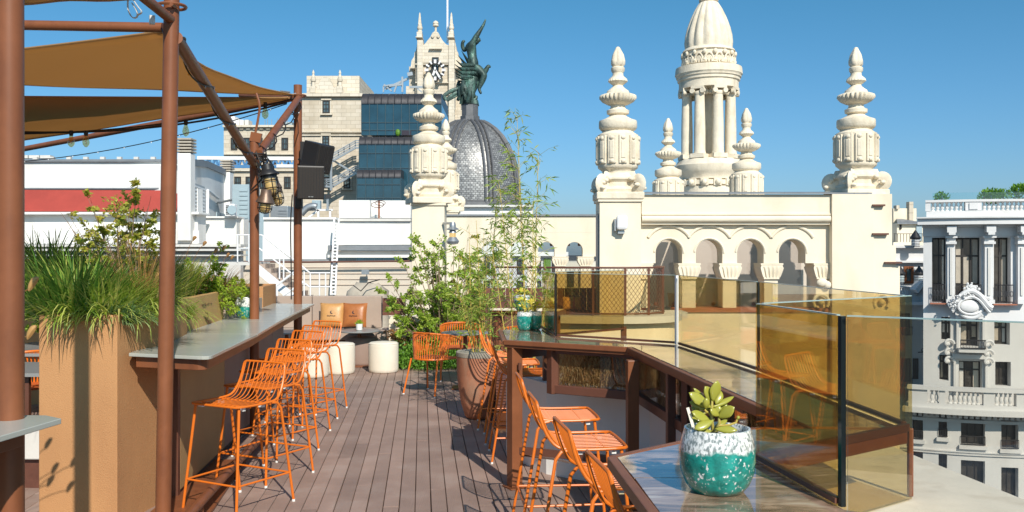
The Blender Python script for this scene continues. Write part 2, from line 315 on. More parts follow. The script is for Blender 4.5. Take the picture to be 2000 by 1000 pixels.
    def build(s, name, m, parent=None, origin=None, smooth=False, bevel=0, props=None, angle=40):
        me = bpy.data.meshes.new(name)
        inv = W[parent].inverted() if parent is not None else (Matrix.Translation(-Vector(origin)) if origin is not None else Matrix.Identity(4))
        vs = [tuple(inv @ Vector(v)) for v in s.v]
        me.from_pydata(vs, [], s.f); me.validate()
        me.materials.append(MAT[m] if isinstance(m, str) else m)
        if smooth: me.shade_smooth(); me.set_sharp_from_angle(angle=R(angle))
        o = bpy.data.objects.new(name, me); C.objects.link(o)
        if parent is not None: o.parent = parent; W[o] = W[parent]
        elif origin is not None: o.location = origin; W[o] = Matrix.Translation(Vector(origin))
        else: W[o] = Matrix.Identity(4)
        if bevel:
            b = o.modifiers.new('bevel', 'BEVEL'); b.width = bevel; b.segments = 2; b.limit_method = 'ANGLE'; b.angle_limit = R(50)
        for k, v in (props or {}).items(): o[k] = v
        return o
STUFF = {'kind': 'stuff'}; STRUCT = {'kind': 'structure'}
def thing(name, label, cat, loc=(0,0,0), rz=0, group=None):
    o = bpy.data.objects.new(name, None); C.objects.link(o); o.location = loc; o.rotation_euler = (0, 0, rz); o.empty_display_size = .2
    W[o] = Matrix.Translation(Vector(loc)) @ Matrix.Rotation(rz, 4, 'Z')
    o['label'] = label; o['category'] = cat
    if group: o['group'] = group
    return o
def tag(o, label, cat, group=None):
    o['label'] = label; o['category'] = cat
    if group: o['group'] = group
    return o
KIDS = {}
def kids(o): return [c for c in bpy.data.objects if c.parent == o]
def copy_tree(root, loc, rz, label, ch=None, scale=None):
    r = root.copy(); C.objects.link(r); r.location = loc; r.rotation_euler = (0, 0, rz); r['label'] = label
    if scale: r.scale = (scale,)*3
    W[r] = Matrix.Translation(Vector(loc)) @ Matrix.Rotation(rz, 4, 'Z')
    def rec(src, dst):
        for k in kids(src):
            d = k.copy(); C.objects.link(d); d.parent = dst; rec(k, d)
    rec(root, r); return r
def share(src, parent, loc=(0,0,0), rz=0, name=None, scale=None):
    o = src.copy(); C.objects.link(o); o.parent = parent; o.location = loc; o.rotation_euler = (0, 0, rz)
    if scale: o.scale = scale
    return o
def arc(cx, cy, r, a0, a1, n): return [(cx + r*math.cos(R(a0 + (a1-a0)*i/n)), cy + r*math.sin(R(a0 + (a1-a0)*i/n))) for i in range(n+1)]
def bez(a, b, c, n=8):
    a, b, c = Vector(a), Vector(b), Vector(c)
    return [(a*(1-t)**2 + b*2*t*(1-t) + c*t*t) for t in [i/n for i in range(n+1)]]
def smoothpath(pts, it=2):
    pts = [Vector(p) for p in pts]
    for _ in range(it):
        q = [pts[0]]
        for i in range(len(pts)-1): q += [pts[i]*.75 + pts[i+1]*.25, pts[i]*.25 + pts[i+1]*.75]
        pts = q + [pts[-1]]
    return pts
def pbox(mb, u0, v0, u1, v1, Y, dep):                  # a box whose front face, at distance Y, spans the given view window
    a = U(u0, v1, Y); b = U(u1, v0, Y); return mb.box(a.x, b.x, Y, Y + dep, a.z, b.z)
def holed(mb, x0, x1, z0, z1, th, holes, step=None, mp=None):
    xs = sorted(set([x0, x1] + [h[0] for h in holes] + [h[1] for h in holes])); zs = sorted(set([z0, z1] + [h[2] for h in holes] + [h[3] for h in holes]))
    xs = [x for x in xs if x0 <= x <= x1]; zs = [z for z in zs if z0 <= z <= z1]
    if step:
        q = []
        for a, b in zip(xs, xs[1:]):
            k = max(1, int((b-a)/step)); q += [a + (b-a)*i/k for i in range(k)]
        xs = q + [xs[-1]]
    ish = lambda x, z: any(h[0] < x < h[1] and h[2] < z < h[3] for h in holes)
    nx, nz = len(xs)-1, len(zs)-1
    H = [[ish((xs[i]+xs[i+1])/2, (zs[j]+zs[j+1])/2) for j in range(nz)] for i in range(nx)]
    st = len(mb.v)
    for i in range(nx):
        for j in range(nz):
            a, b, c, d = xs[i], xs[i+1], zs[j], zs[j+1]
            if not H[i][j]:
                mb.add([(a,0,c),(b,0,c),(b,0,d),(a,0,d)], [(0,1,2,3)]); mb.add([(a,th,c),(b,th,c),(b,th,d),(a,th,d)], [(3,2,1,0)])
            s = H[i][j]
            def nb(i2, j2): return H[i2][j2] if 0 <= i2 < nx and 0 <= j2 < nz else None
            if s != nb(i+1, j) and not (s and nb(i+1, j) is None): mb.add([(b,0,c),(b,th,c),(b,th,d),(b,0,d)], [(0,1,2,3)])
            if s != nb(i, j+1) and not (s and nb(i, j+1) is None): mb.add([(a,0,d),(b,0,d),(b,th,d),(a,th,d)], [(0,1,2,3)])
            if i == 0 and not s: mb.add([(a,0,c),(a,th,c),(a,th,d),(a,0,d)], [(3,2,1,0)])
            if j == 0 and not s: mb.add([(a,0,c),(b,0,c),(b,th,c),(a,th,c)], [(3,2,1,0)])
    if mp: mb.mapped(mp, st)
    return mb
def leaves_np(P, D, Lg, Wd, fold=0.25, droop=0.0):
    """P,D arrays (n,3): base point and direction; returns verts, faces of folded rhombic leaves"""
    n = len(P); D = D / (np.linalg.norm(D, axis=1, keepdims=True) + 1e-9)
    rnd = rng.normal(size=(n, 3)); S = np.cross(D, rnd); S /= (np.linalg.norm(S, axis=1, keepdims=True) + 1e-9); N = np.cross(S, D)
    Lg = np.asarray(Lg).reshape(-1, 1) * np.ones((n, 1)); Wd = np.asarray(Wd).reshape(-1, 1) * np.ones((n, 1))
    a = P; b = P + D*Lg*.45 + S*Wd + N*Wd*fold; c = P + D*Lg - np.array([0,0,1])*Lg*droop; d = P + D*Lg*.45 - S*Wd + N*Wd*fold
    V = np.stack([a, b, c, d], 1).reshape(-1, 3)
    i = np.arange(n)*4; Fc = np.concatenate([np.stack([i, i+1, i+2], 1), np.stack([i, i+2, i+3], 1)], 0)
    return V, Fc
def np_obj(name, V, Fc, m, parent=None, origin=None, props=None, smooth=False):
    me = bpy.data.meshes.new(name)
    inv = W[parent].inverted() if parent is not None else (Matrix.Translation(-Vector(origin)) if origin is not None else Matrix.Identity(4))
    A = np.array(inv); V = V @ A[:3, :3].T + A[:3, 3]
    k = Fc.shape[1]
    me.vertices.add(len(V)); me.vertices.foreach_set('co', V.astype(np.float32).ravel())
    me.loops.add(Fc.size); me.loops.foreach_set('vertex_index', Fc.astype(np.int32).ravel())
    me.polygons.add(len(Fc)); me.polygons.foreach_set('loop_start', (np.arange(len(Fc))*k).astype(np.int32))
    me.update(calc_edges=True); me.validate()
    if smooth: me.shade_smooth()
    me.materials.append(MAT[m]); o = bpy.data.objects.new(name, me); C.objects.link(o)
    if parent is not None: o.parent = parent; W[o] = W[parent]
    elif origin is not None: o.location = origin
    for kk, v in (props or {}).items(): o[kk] = v
    return o
def blades_np(P, az, lean, Lg, Wd, seg=5, droop=1.0):
    """arching grass blades as ribbons"""
    n = len(P); out = []
    h = np.stack([np.cos(az), np.sin(az), np.zeros(n)], 1); side = np.stack([-np.sin(az), np.cos(az), np.zeros(n)], 1)
    th = lean.copy(); p = P.copy(); st = Lg/seg
    for k in range(seg+1):
        wv = (Wd*(1 - (k/seg)**1.6) + 0.0004)[:, None]
        out += [p - side*wv, p + side*wv]
        d = h*np.sin(th)[:, None] + np.array([0,0,1.0])*np.cos(th)[:, None]
        p = p + d*st[:, None]; th = th + droop*(0.10 + 0.28*k/seg)
    V = np.stack(out, 1).reshape(-1, 3); q = 2*(seg+1); i = np.arange(n)*q
    Fc = np.concatenate([np.stack([i+2*k, i+2*k+1, i+2*k+3, i+2*k+2], 1) for k in range(seg)], 0)
    return V, Fc
# ================================================================== THE SETTING
# street-level ground far below the roof terrace
MB().box(-3000, 3000, -300, 9000, -27, -26).build('ground', 'asphalt', props=STRUCT)
# deck of boards
DA = R(5.6)
dk = MB().box(-4.6, 3.0, 1.5, 19.0, -0.30, -0.034)
deck = MB(); deck.v = []; 
Mdk = Matrix.Rotation(DA, 4, 'Z')
dk.mapped(lambda v: Mdk @ v)
deck = dk.build('deck', 'deck_dark', props=STRUCT)
prof = [(-.0525, -.024), (.0525, -.024), (.0525, -.004), (.0495, 0), (-.0495, 0), (-.0525, -.004)]
bb = MB(); bb.extr(prof, 0, 1)
b0 = bb.build('board', 'deck_board', deck); nb = 0
for i in range(40):
    x = -2.85 + i*.11; y = 4.9 - random.random()*1.5
    while y < 14.3:
        l = random.choice([1.7, 2.1, 2.5, 2.9]) + random.random()*.2
        if y + l > 5.0 :
            o = b0 if nb == 0 else share(b0, deck)
            o.location = Mdk @ Vector((x, y, random.uniform(-.0018, .0018))); o.rotation_euler = (0, 0, DA + random.uniform(-.0006, .0006)); o.scale = (1, l - .005, 1); nb += 1
        y += l
m = MB()
for i in range(16):
    x = -4.6 + i*.11
    m.box(x-.0515, x+.0515, 3.0, 14.3, -.024, 0)
for i in range(48):
    x = -2.85 + i*.11
    m.box(x-.0515, x+.0515, 1.6, 3.2, -.024, 0)
m.mapped(lambda v: Mdk @ v); m.build('board_strips', 'deck_board', deck, props=STUFF)
# low steel kick plate under the grey counter
MB().prism([(-2.36, 5.2), (-1.93, 5.2), (-2.02, 6.25), (-2.22, 7.7), (-2.50, 7.7)], .004, .02).build('kick_plate', 'steel_brown', props=STRUCT)

# ------------------------------------------------------------------ cream arcade with finial pillars (right)
YA = 19.6
def zY(v, Y): return EYE - (v - HZ)/F*Y
def xY(u, Y): return (u - 1000)/F*Y
def arch_wall(mb, cs, hw, zs, ztop, x0, x1, y0, y1, zlow):
    """solid wall over round arches: columns sampled along x"""
    xs = [x0]; zl = [None]
    segs = []
    cur = x0
    for c in cs:
        if c - hw > cur + 1e-4: segs.append((cur, c-hw, None))
        segs.append((c-hw, c+hw, c)); cur = c + hw
    if x1 > cur: segs.append((cur, x1, None))
    for a, b, c in segs:
        if c is None: mb.box(a, b, y0, y1, zlow, ztop)
        else:
            N = 20
            for i in range(N):
                t0 = math.pi*(1 - i/N); t1 = math.pi*(1 - (i+1)/N)
                xa, za = c + hw*math.cos(t0), zs + hw*math.sin(t0); xb, zb = c + hw*math.cos(t1), zs + hw*math.sin(t1)
                mb.add([(xa,y0,za),(xb,y0,zb),(xb,y0,ztop),(xa,y0,ztop),(xa,y1,za),(xb,y1,zb),(xb,y1,ztop),(xa,y1,ztop)],
                       [(0,1,2,3),(5,4,7,6),(0,4,5,1),(3,2,6,7)])
    return mb
def capital_mb(c, y0, y1, zt, zb, wt=.24, wb=.15):
    m = MB(); n = 13
    for k in range(n):                        # fluted bell
        pass
    prof = [(0, zt, wt), (0, zt-.035, wt), (1, zt-.036, wt*.93), (1, zt-.07, wt*.96), (2, zt-.10, wt*.95), (2, zt-.2, wt*.83), (2, zb+.05, wb*1.12), (0, zb+.03, wb*1.1), (0, zb, wb*1.1)]
    N = 80; rings = []
    for kind, z, hwid in prof:
        ring = []
        for i in range(N):
            t = i/N*4; s = int(t); f = t - s
            e = (.018*math.cos(f*2*math.pi*5) if kind == 2 else 0)
            d = (y1 - y0)/2 + .02 + (hwid - wb)*.5; cy = (y0+y1)/2; h = hwid + e; dd = d + e
            p = [(-h + 2*h*f, -dd), (h, -dd + 2*dd*f), (h - 2*h*f, dd), (-h, dd - 2*dd*f)][s]
            ring.append((c + p[0], cy + p[1], z))
        rings.append(ring)
    vs = [p for r in rings for p in r]; fs = []
    for j in range(len(rings)-1):
        for i in range(N): i2 = (i+1) % N; fs.append((j*N+i, (j+1)*N+i, (j+1)*N+i2, j*N+i2))
    fs += [tuple(range(N)), tuple(reversed(range((len(rings)-1)*N, len(rings)*N)))]
    return m.add(vs, fs)
arc_t = thing('arcade_wall', 'cream plaster arcade of four round arches beneath the central lantern turret', 'wall', (5, YA, -6))
cs = [xY(u, YA) for u in (1308, 1387, 1468, 1550)]
HW, ZS = .285, 1.74
x0, x1 = xY(1253, YA), xY(1622, YA)
m = MB(); arch_wall(m, cs, HW, ZS, 2.34, x0, x1, YA+.10, YA+.62, 1.52)
m.build('arch_band', 'cream', arc_t)
# moulded hoods over the arches
for c in cs:
    m = MB(); pts = [(c + .523*math.cos(R(a)), YA+.09, 1.795 + .523*math.sin(R(a))) for a in range(32, 149, 4)]
    m.tube(pts, .035, 8); m.build('hood_mould', 'cream', arc_t, smooth=True)
    m = MB(); pts = [(c + .315*math.cos(R(a)), YA+.095, ZS + .315*math.sin(R(a))) for a in range(0, 181, 8)]
    m.tube(pts, .022, 6); m.build('arch_bead', 'cream', arc_t, smooth=True)
m = MB(); m.box(x0, x1, YA-.02, YA+.64, 2.342, 2.98); m.build('upper_wall', 'cream', arc_t)
m = MB(); m.tube([(x0, YA-.03, 2.46), (x1-.02, YA-.03, 2.46)], .075, 12); m.box(x0, x1-.015, YA-.06, YA, 2.545, 2.575); m.build('roll_moulding', 'cream', arc_t, smooth=True)
zsill = .56
pe = [x0 - .3] + cs + [x1 + .3]
for i in range(len(pe)-1):
    xm = (pe[i]+pe[i+1])/2 if 0 < i < len(pe)-2 else (x0+.02 if i == 0 else x1-.10)
    m = MB().box(xm-.148, xm+.148, YA+.12, YA+.60, zsill, 1.18); m.build('pier', 'cream', arc_t, bevel=.01)
    capital_mb(xm, YA+.10, YA+.62, 1.518, 1.18).build('capital', 'cream', arc_t, smooth=True, angle=50)
MB().box(xY(1322,YA)-.02, x1+.2, YA+.02, YA+.66, .47, zsill-.002).build('sill', 'brick_red', arc_t, bevel=.01)
m = MB().box(x0-.5, x1+1.0, YA+.06, YA+.7, -14, .468); m.build('lower_wall', 'cream', arc_t)
# right solid wall, stepped pillar
m = MB().box(x1+.002, xY(1703, YA), YA-.10, YA+1.6, -14, 2.985); m.box(xY(1703,YA)+.001, xY(1740, YA), YA-.06, YA+1.5, -14, 2.99)
m.box(xY(1740,YA)+.001, xY(1748, YA), YA-.05, YA+1.4, -14, 1.9); m.box(xY(1748,YA)+.001, xY(1756, YA), YA-.04, YA+1.4, -14, 1.46)
m.build('side_wall', 'cream', arc_t)
for u0, u1, v in ((1703, 1727, 401), (1703, 1734, 457), (1728, 1760, 513)):
    a = U(u0, v, YA-.1); b = U(u1, v, YA-.1); MB().box(a.x, b.x, YA-.16, YA-.03, a.z-.018, a.z+.018).build('metal_ledge', 'frame_brown', arc_t)
for u, v in ((1603, 552), (1722, 552)):              # small moulded bosses
    pass
for u, v in ((1604, 590), (1722, 590)):
    a = U(u, v, YA-.1); m = MB(); m.tube([a + Vector((.16*math.cos(t), 0, .16*math.sin(t))) for t in [i*math.pi/9 for i in range(-2, 12)]], .035, 8)
    m.ball(a, .07); m.build('scroll_boss', 'cream', arc_t, smooth=True)
a = U(1606, 552, YA-.05); m = MB(); m.ball(a, .10, sc=(1.2, .6, .9)); m.ball(a+Vector((.1, 0, -.05)), .09); m.box(a.x-.12, a.x+.16, YA, YA+.2, a.z-.35, a.z-.1); m.build('carved_corbel', 'cream_old', arc_t, smooth=True)
# metal coping, sloping sheets with standing joints
cx = [x0, xY(1395, YA), xY(1530, YA), xY(1665,YA), xY(1700, YA)]
for a, b in zip(cx, cx[1:]):
    m = MB(); za = 2.987
    m.add([(a+.004,YA-.10,za),(b-.004,YA-.10,za),(b-.05,YA+1.2,za+.10),(a+.004,YA+1.2,za+.10),(a+.004,YA-.10,za+.03),(b-.004,YA-.10,za+.03),(b-.05,YA+1.2,za+.13),(a+.004,YA+1.2,za+.13)],
          [(0,3,2,1),(4,5,6,7),(0,1,5,4),(1,2,6,5),(2,3,7,6),(3,0,4,7)])
    m.build('coping_sheet', 'lead', arc_t)
MB().box(3.7, x1+2.0, YA+3.9, YA+14, 2.3, 2.70).build('roof_slab', 'concrete', arc_t)
# grey glass in the openings, inner room behind
for i, c in enumerate(cs):
    MB().box(c-.36, c+.36, YA+.63, YA+.645, zsill, 2.06).build('pane', 'glass_smoke', arc_t)
    for s in (-1, 1):
        for z in (zsill+.06, 2.0):
            MB().ball((c+s*.2, YA+.60, z), .045).build('clamp', 'frame_brown', arc_t, smooth=True)
m = MB().box(x0-.4, cs[1]+.12, YA+2.6, YA+2.8, -1, 2.69); m.build('inner_wall', 'cream', arc_t)
m = MB().box(cs[1]+.13, cs[3]+1.5, YA+3.6, YA+3.8, -1, 2.69); m.build('inner_wall', 'beige_wall', arc_t)
MB().box(x0-.4, x1+.9, YA+.72, YA+4, -.2, -.05).build('inner_floor', 'concrete', arc_t)

# ---- finial (spire ornament): profile in metres from its base
S = 1/230.8
def fin_z(y): return (975 - y)*S
def make_finial(loc, label, scale=1.0):
    t = thing('finial', label, 'finial', loc, 0, 'carved cream finials on the roof pillars')
    def la(prof, n=40, flute=None, nm='collar', a0=0):
        m = MB(); m.lathe([(r*S, fin_z(y)) + ((p[0],) if p else ()) for r, y, *p in prof], n, (0,0,0), flute, a0)
        m.mapped(lambda v: W[t] @ v); return m.build(nm, 'cream_old', t, smooth=True, angle=55)
    la([(95, 872), (92, 860), (80, 850), (76, 842), (80, 832), (90, 824), (98, 818), (100, 808), (100, 655), (88, 648), (78, 641), (76, 634)], nm='drum', n=24)
    la([(78, 634.5), (88, 627), (94, 618), (94, 592), (92, 584), (72, 577), (58, 570), (46, 563), (40, 556)], nm='shoulder')
    la([(38, 556.5), (54, 549), (56, 533), (40, 525), (36, 515), (37, 506)], nm='neck')
    la([(36, 506.5), (52, 503), (74, 490, .08), (87, 472, .14), (85, 459, .12), (56, 447), (54, 437), (38, 425), (28, 416), (24, 408)], nm='bowl', n=96, flute=24)
    la([(24, 408.5), (32, 402), (46, 389, .12), (43, 377, .10), (27, 361), (26, 347)], nm='collar', n=60, flute=20)
    la([(26, 347.5), (33, 337), (34, 322), (27, 317)], nm='collar', n=32)
    # flame bud with folded petals
    la([(26, 317.5), (34, 304, .10), (33, 286, .22), (26, 255, .25), (15, 232, .15), (9, 219), (0.02, 215)], nm='bud', n=48, flute=5, a0=.5)
    panel = None
    for k in range(12):
        a = 2*math.pi*k/12 + .13
        if panel is None:
            m = MB(); r = 100*S
            m.box(-.085, .085, -r-.03, -r+.03, fin_z(800), fin_z(662))
            for y in (676, 790): m.ball((0, -r-.03, fin_z(y)), .045, 8, 6, (1.2, .8, 1))
            m.box(-.045, .045, -r-.045, -r-.02, fin_z(775), fin_z(690))
            m.mapped(lambda v: W[t] @ v); panel = m.build('panel', 'cream_old', t, bevel=.008); panel.rotation_euler = (0, 0, a)
        else: share(panel, t, rz=a)
    m = MB(); m.box(-.50, .50, -.50, .50, 0, fin_z(940)); m.mapped(lambda v: W[t] @ v); m.build('plinth', 'cream_old', t, bevel=.02)
    m = MB(); m.lathe([(.42, fin_z(939.5)), (.44, fin_z(925)), (.36, fin_z(910)), (.36, fin_z(890)), (.42, fin_z(876)), (.42, fin_z(868))], 32)
    m.mapped(lambda v: W[t] @ v); m.build('capital', 'cream_old', t, smooth=True)
    vol = None
    for k in range(4):
        a = math.pi/4 + k*math.pi/2
        if vol is None:
            m = MB(); z0 = fin_z(935)
            sp = []
            for i in range(22):
                th = i*.36; rr = .15*(1 - i/26)
                sp.append((.50 + rr*math.cos(th+2.6) + .02, 0, z0 + .17 + rr*math.sin(th+2.6)))
            m.tube([(.30, 0, z0+.30), (.38, 0, z0+.31)] + sp, .055, 8, flat=2.4)
            for i in range(7):                       # acanthus lumps
                b = i/6; m.ball((.36+.26*b, .10*math.sin(i*2.3), z0 + .28 - .22*b*b), .075 - .02*b, 8, 6, (1, 1.2, .8))
            m.mapped(lambda v: W[t] @ v); vol = m.build('volute', 'cream_old', t, smooth=True); vol.rotation_euler = (0, 0, a)
        else: share(vol, t, rz=a)
    if scale != 1: t.scale = (scale,)*3
    return t
def pillar(loc_u, Y, v_top, wd, label, depth=None, z0=-14):
    x = xY(loc_u, Y); z = zY(v_top, Y); t = thing('pillar', label, 'pillar', (x, Y + wd/2, z0), 0)
    MB().box(x-wd/2, x+wd/2, Y, Y+(depth or wd), z0, z-.06).build('shaft', 'cream', t, bevel=.012)
    MB().box(x-wd/2-.04, x+wd/2+.04, Y-.04, Y+(depth or wd)+.04, z-.058, z).build('cap', 'cream', t, bevel=.015)
    return t, (x, Y+wd/2, z)
Y2 = 19.3
t, p = pillar(1211.5, Y2, 389, .87, 'square cream pillar at the left end of the arcade with a white floodlight')
f1 = make_finial((p[0], p[1], p[2]+.002), 'tall cream finial on the pillar left of the lantern turret')
MB().box(p[0]-.46, p[0]-.437, Y2+.1, Y2+.6, -2, p[2]-.3).build('drain_pipe', 'lead', t)
fl = thing('floodlight', 'round white floodlight bracketed to the square pillar left of the arches', 'floodlight', (xY(1213, Y2), Y2-.12, zY(437, Y2)))
c = W[fl].translation
m = MB(); m.box(c.x-.115, c.x+.115, c.y-.11, c.y+.04, c.z-.13, c.z+.17); m.build('housing', 'white_metal', fl, bevel=.05)
m = MB(); m.box(c.x-.15, c.x-.12, c.y-.02, c.y+.115, c.z-.15, c.z+.1); m.box(c.x-.08, c.x+.06, c.y-.02, c.y+.11, c.z-.21, c.z-.15); m.build('bracket', 'galvanised', fl)
f3 = copy_tree(f1, (xY(1682, 19.9), 20.2, 2.96), .2, 'tall cream finial at the right end of the arcade roof')
f4 = copy_tree(f1, (xY(1305, 27.6), 27.6, 2.55), .4, 'small-looking shaded cream finial just left of the lantern turret', scale=.98)
f5 = copy_tree(f1, (xY(1458, 26.2), 26.2, 2.6), .1, 'small-looking cream finial just right of the lantern turret', scale=.99)
t, p = pillar(836, 22.6, 397, .80, 'square cream pillar behind the bushes under the left finial')
f6 = copy_tree(f1, (p[0]-.02, p[1], p[2]+.002), .3, 'tall cream finial on the pillar behind the bushes, in front of the glass tower')
t, p = pillar(872, 32.5, 412, .82, 'cream pillar half hidden behind the bushes and left finial')
f7 = copy_tree(f1, (xY(871, 33), p[1], p[2]+.002), .5, 'cream finial half hidden in front of the slate dome')

# ---- lantern turret
YT = 31.0; TS = YT/4500; KT = YT/24; cxT = xY(1384, YT)
def tz(y): return zY(y/2.5, YT)
tt = thing('lantern_turret', 'cream round lantern turret with columns and a ribbed dome top', 'turret', (cxT, YT, 2.3))
def tl(prof, nm, n=64, flute=None, a0=0, mt='cream_old'):
    m = MB(); m.lathe([(r*TS, tz(y)) + ((p[0],) if p else ()) for r, y, *p in prof], n, (cxT, YT, 0), flute, a0); return m.build(nm, mt, tt, smooth=True, angle=45)
tl([(135, 960), (135, 915)], 'base')
tl([(124, 916), (124, 878)], 'base_frieze')
tl([(135, 879), (135, 868), (150, 850), (160, 832), (163, 812), (155, 803), (150, 792), (142, 782)], 'base_moulding')
blk = None
for k in range(14):
    a = 2*math.pi*k/14 + .1
    m = MB(); m.box(-.10*KT, .10*KT, -.76*KT, -.64*KT, tz(914), tz(880)); m.ball((0, -.78*KT, tz(897)), .075*KT, 10, 8); m.box(-.24*KT, -.10*KT, -.72*KT, -.64*KT, tz(908), tz(886))
    m.mapped(lambda v: Matrix.Translation((cxT, YT, 0)) @ v)
    if blk is None: blk = m.build('frieze_block', 'cream_old', tt, bevel=.01); blk.rotation_euler = (0,0,a)
    else: share(blk, tt, rz=a)
col = None
for k in range(8):
    a = 2*math.pi*k/8 + R(11)
    if col is None:

        m = MB(); cc = (0, -112*TS, 0)
        m.lathe([(30*TS, tz(760)), (27*TS, tz(745)), (27*TS, tz(640)), (23*TS, tz(478))], 20, cc); m.box(-34*TS, 34*TS, -146*TS, -78*TS, tz(781), tz(761))
        m.mapped(lambda v: Matrix.Translation((cxT, YT, 0)) @ v); col = m.build('column', 'cream_old', tt, smooth=True); col.rotation_euler = (0,0,a)
        m = MB(); m.box(-32*TS, 32*TS, -144*TS, -82*TS, tz(452), tz(440)); m.lathe([(25*TS, tz(478)), (27*TS, tz(470)), (24*TS, tz(462))], 16, cc)
        for s in (-1, 1):
            for yy in (-136, -92): m.tube([(s*26*TS, (yy-8)*TS, tz(462)), (s*26*TS, (yy+8)*TS, tz(462))], 12*TS, 12)
        m.mapped(lambda v: Matrix.Translation((cxT, YT, 0)) @ v); cap0 = m.build('column_capital', 'cream_old', tt, smooth=True); cap0.rotation_euler = (0,0,a)
    else: share(col, tt, rz=a); share(cap0, tt, rz=a)
tl([(50, 781), (50, 442)], 'core', mt='cream_old')
tl([(143, 440), (143, 405), (150, 400), (150, 388), (156, 384), (156, 376), (162, 370), (160, 345), (158, 336), (131, 333)], 'entablature')
tl([(120, 333), (120, 262), (128, 258), (124, 250), (112, 240)], 'frieze_drum')
orn = None
for k in range(16):
    a = 2*math.pi*k/16 + .2
    if orn is None:
        m = MB(); r0 = 122*TS; zc = tz(325)
        for q, rr in ((0, .20), (1, .13)):
            m.tube([(rr*.72*math.cos(R(b)), -r0-.02, zc + rr*1.5*math.sin(R(b))) for b in range(0, 181, 15)], .026*KT, 6)
        for b in (55, 75, 90, 105, 125): m.tube([(0, -r0-.01, zc), (KT*.10*math.cos(R(b)), -r0-.04, zc+KT*.17*math.sin(R(b)))], [.026, .016], 5)
        m.ball((.155*KT, -r0-.02, zc+.27*KT), .055*KT, 8, 6, (1, .8, 1.2)); m.ball((.155*KT, -r0, zc+.06*KT), .05*KT, 8, 6)
        m.mapped(lambda v: Matrix.Translation((cxT, YT, 0)) @ v); orn = m.build('leaf_ornament', 'cream_old', tt, smooth=True); orn.rotation_euler = (0,0,a)
    else: share(orn, tt, rz=a)
tl([(112, 246, .05), (114, 215, .08), (110, 180, .09), (100, 140, .10), (84, 95, .11), (64, 50, .11), (46, 18, .06), (36, 8)], 'dome_shell', n=112, flute=14, a0=.1)
tl([(36, 12), (46, 8), (47, -6), (36, -12), (22, -25), (24, -60), (10, -90), (.1, -100)], 'dome_knob')

# ---- left arcade wall, further back
YL = 30.0
lw_ = thing('far_arcade_wall', 'cream plaster wall with small arches behind the bamboo', 'wall', (0, YL, -6))
lc = [xY(u, YL) for u in (957, 1012, 1067, 1122, 1166)]
xa, xb = xY(866, YL), xY(1172, YL)
m = MB(); arch_wall(m, lc[:4], .27, 1.82, 2.4, xa, xb, YL, YL+.45, 1.62); m.build('arch_band', 'cream', lw_)
MB().box(xa, xb, YL, YL+.45, 2.402, 2.93).build('upper_wall', 'cream', lw_)
MB().box(xa, xb, YL-.06, YL+.55, 2.932, 2.99).build('coping_sheet', 'lead', lw_)
le = [lc[0]-.92] + lc
for i in range(5):
    xm = (le[i]+le[i+1])/2
    MB().box(xm-.16, xm+.16, YL+.02, YL+.43, -.2, 1.3).build('pier', 'cream', lw_)
    capital_mb(xm, YL, YL+.45, 1.618, 1.3, .27, .16).build('capital', 'cream', lw_, smooth=True)
MB().box(xa, lc[0]-.46, YL+.005, YL+.44, -.2, 1.62).build('end_wall', 'cream', lw_)
MB().box(xa, xb+3, YL+.0, YL+.5, -8, .3).build('lower_wall', 'cream', lw_)
for c in lc[:4]:
    for s in (-1, 1): MB().ball((c+s*.17, YL+.3, 2.0), .045).build('clamp', 'frame_brown', lw_, smooth=True)
    MB().box(c-.3, c+.3, YL+.46, YL+.47, .3, 2.1).build('pane', 'glass_clear', lw_)

# ---- round terrace bay: curved parapet, mesh fence, lounge bench
pc = [(-.4, 18.5), (.3, 18.15), (1.0, 17.9), (1.7, 17.75), (2.25, 17.75), (2.7, 17.9), (3.0, 18.25), (3.1, 18.75), (3.02, 19.3)]
pcs = [tuple(p) for p in smoothpath([(x, y, 0) for x, y in pc], 2)]
def offs(path, d):
    out = []
    for i, p in enumerate(path):
        a = Vector(path[max(i-1, 0)]); b = Vector(path[min(i+1, len(path)-1)]); t = (b-a).normalized(); out.append((p[0] + t.y*d, p[1] - t.x*d))
    return out
def strip(mb, inn, out, z0, z1):
    n = len(inn); vs = []
    for z in (z0, z1):
        vs += [(x, y, z) for x, y in inn] + [(x, y, z) for x, y in out]
    fs = []
    for i in range(n-1): fs += [(i, i+1, n+i+1, n+i), (2*n+i, 3*n+i, 3*n+i+1, 2*n+i+1), (n+i, n+i+1, 3*n+i+1, 3*n+i), (i, 2*n+i, 2*n+i+1, i+1)]
    fs += [(0, n, 3*n, 2*n), (n-1, 3*n-1, 4*n-1, 2*n-1)]
    return mb.add(vs, fs)
bay = thing('curved_parapet', 'curved cream parapet with a pale ledge under the mesh fence', 'wall', (1.5, 17.5, -6))
strip(MB(), offs(pcs, -.15), offs(pcs, .36), .40, .53).build('ledge', 'concrete', bay)
strip(MB(), offs(pcs, -.12), offs(pcs, .22), -14, .398).build('wall', 'cream', bay)
MB().box(2.9, 3.5, 18.8, 19.62, -14, .39).build('wall_return', 'cream', bay)
MB().box(2.6, 3.6, 18.9, 19.60, .40, .525).build('ledge_return', 'concrete', bay)
fence = thing('mesh_fence', 'rust-brown wire mesh fence around the curved terrace bay', 'fence', (1.5, 17.8, .53))
zt = 1.455
m = MB(); m.tube([(x, y, zt) for x, y, _ in pcs], .022, 6); m.build('top_rail', 'frame_brown', fence, smooth=True)
m = MB(); m.tube([(x, y, .565) for x, y, _ in pcs], .018, 6); m.build('bottom_rail', 'frame_brown', fence, smooth=True)
L_ = [0]
for a, b in zip(pcs, pcs[1:]): L_.append(L_[-1] + (Vector(b)-Vector(a)).length)
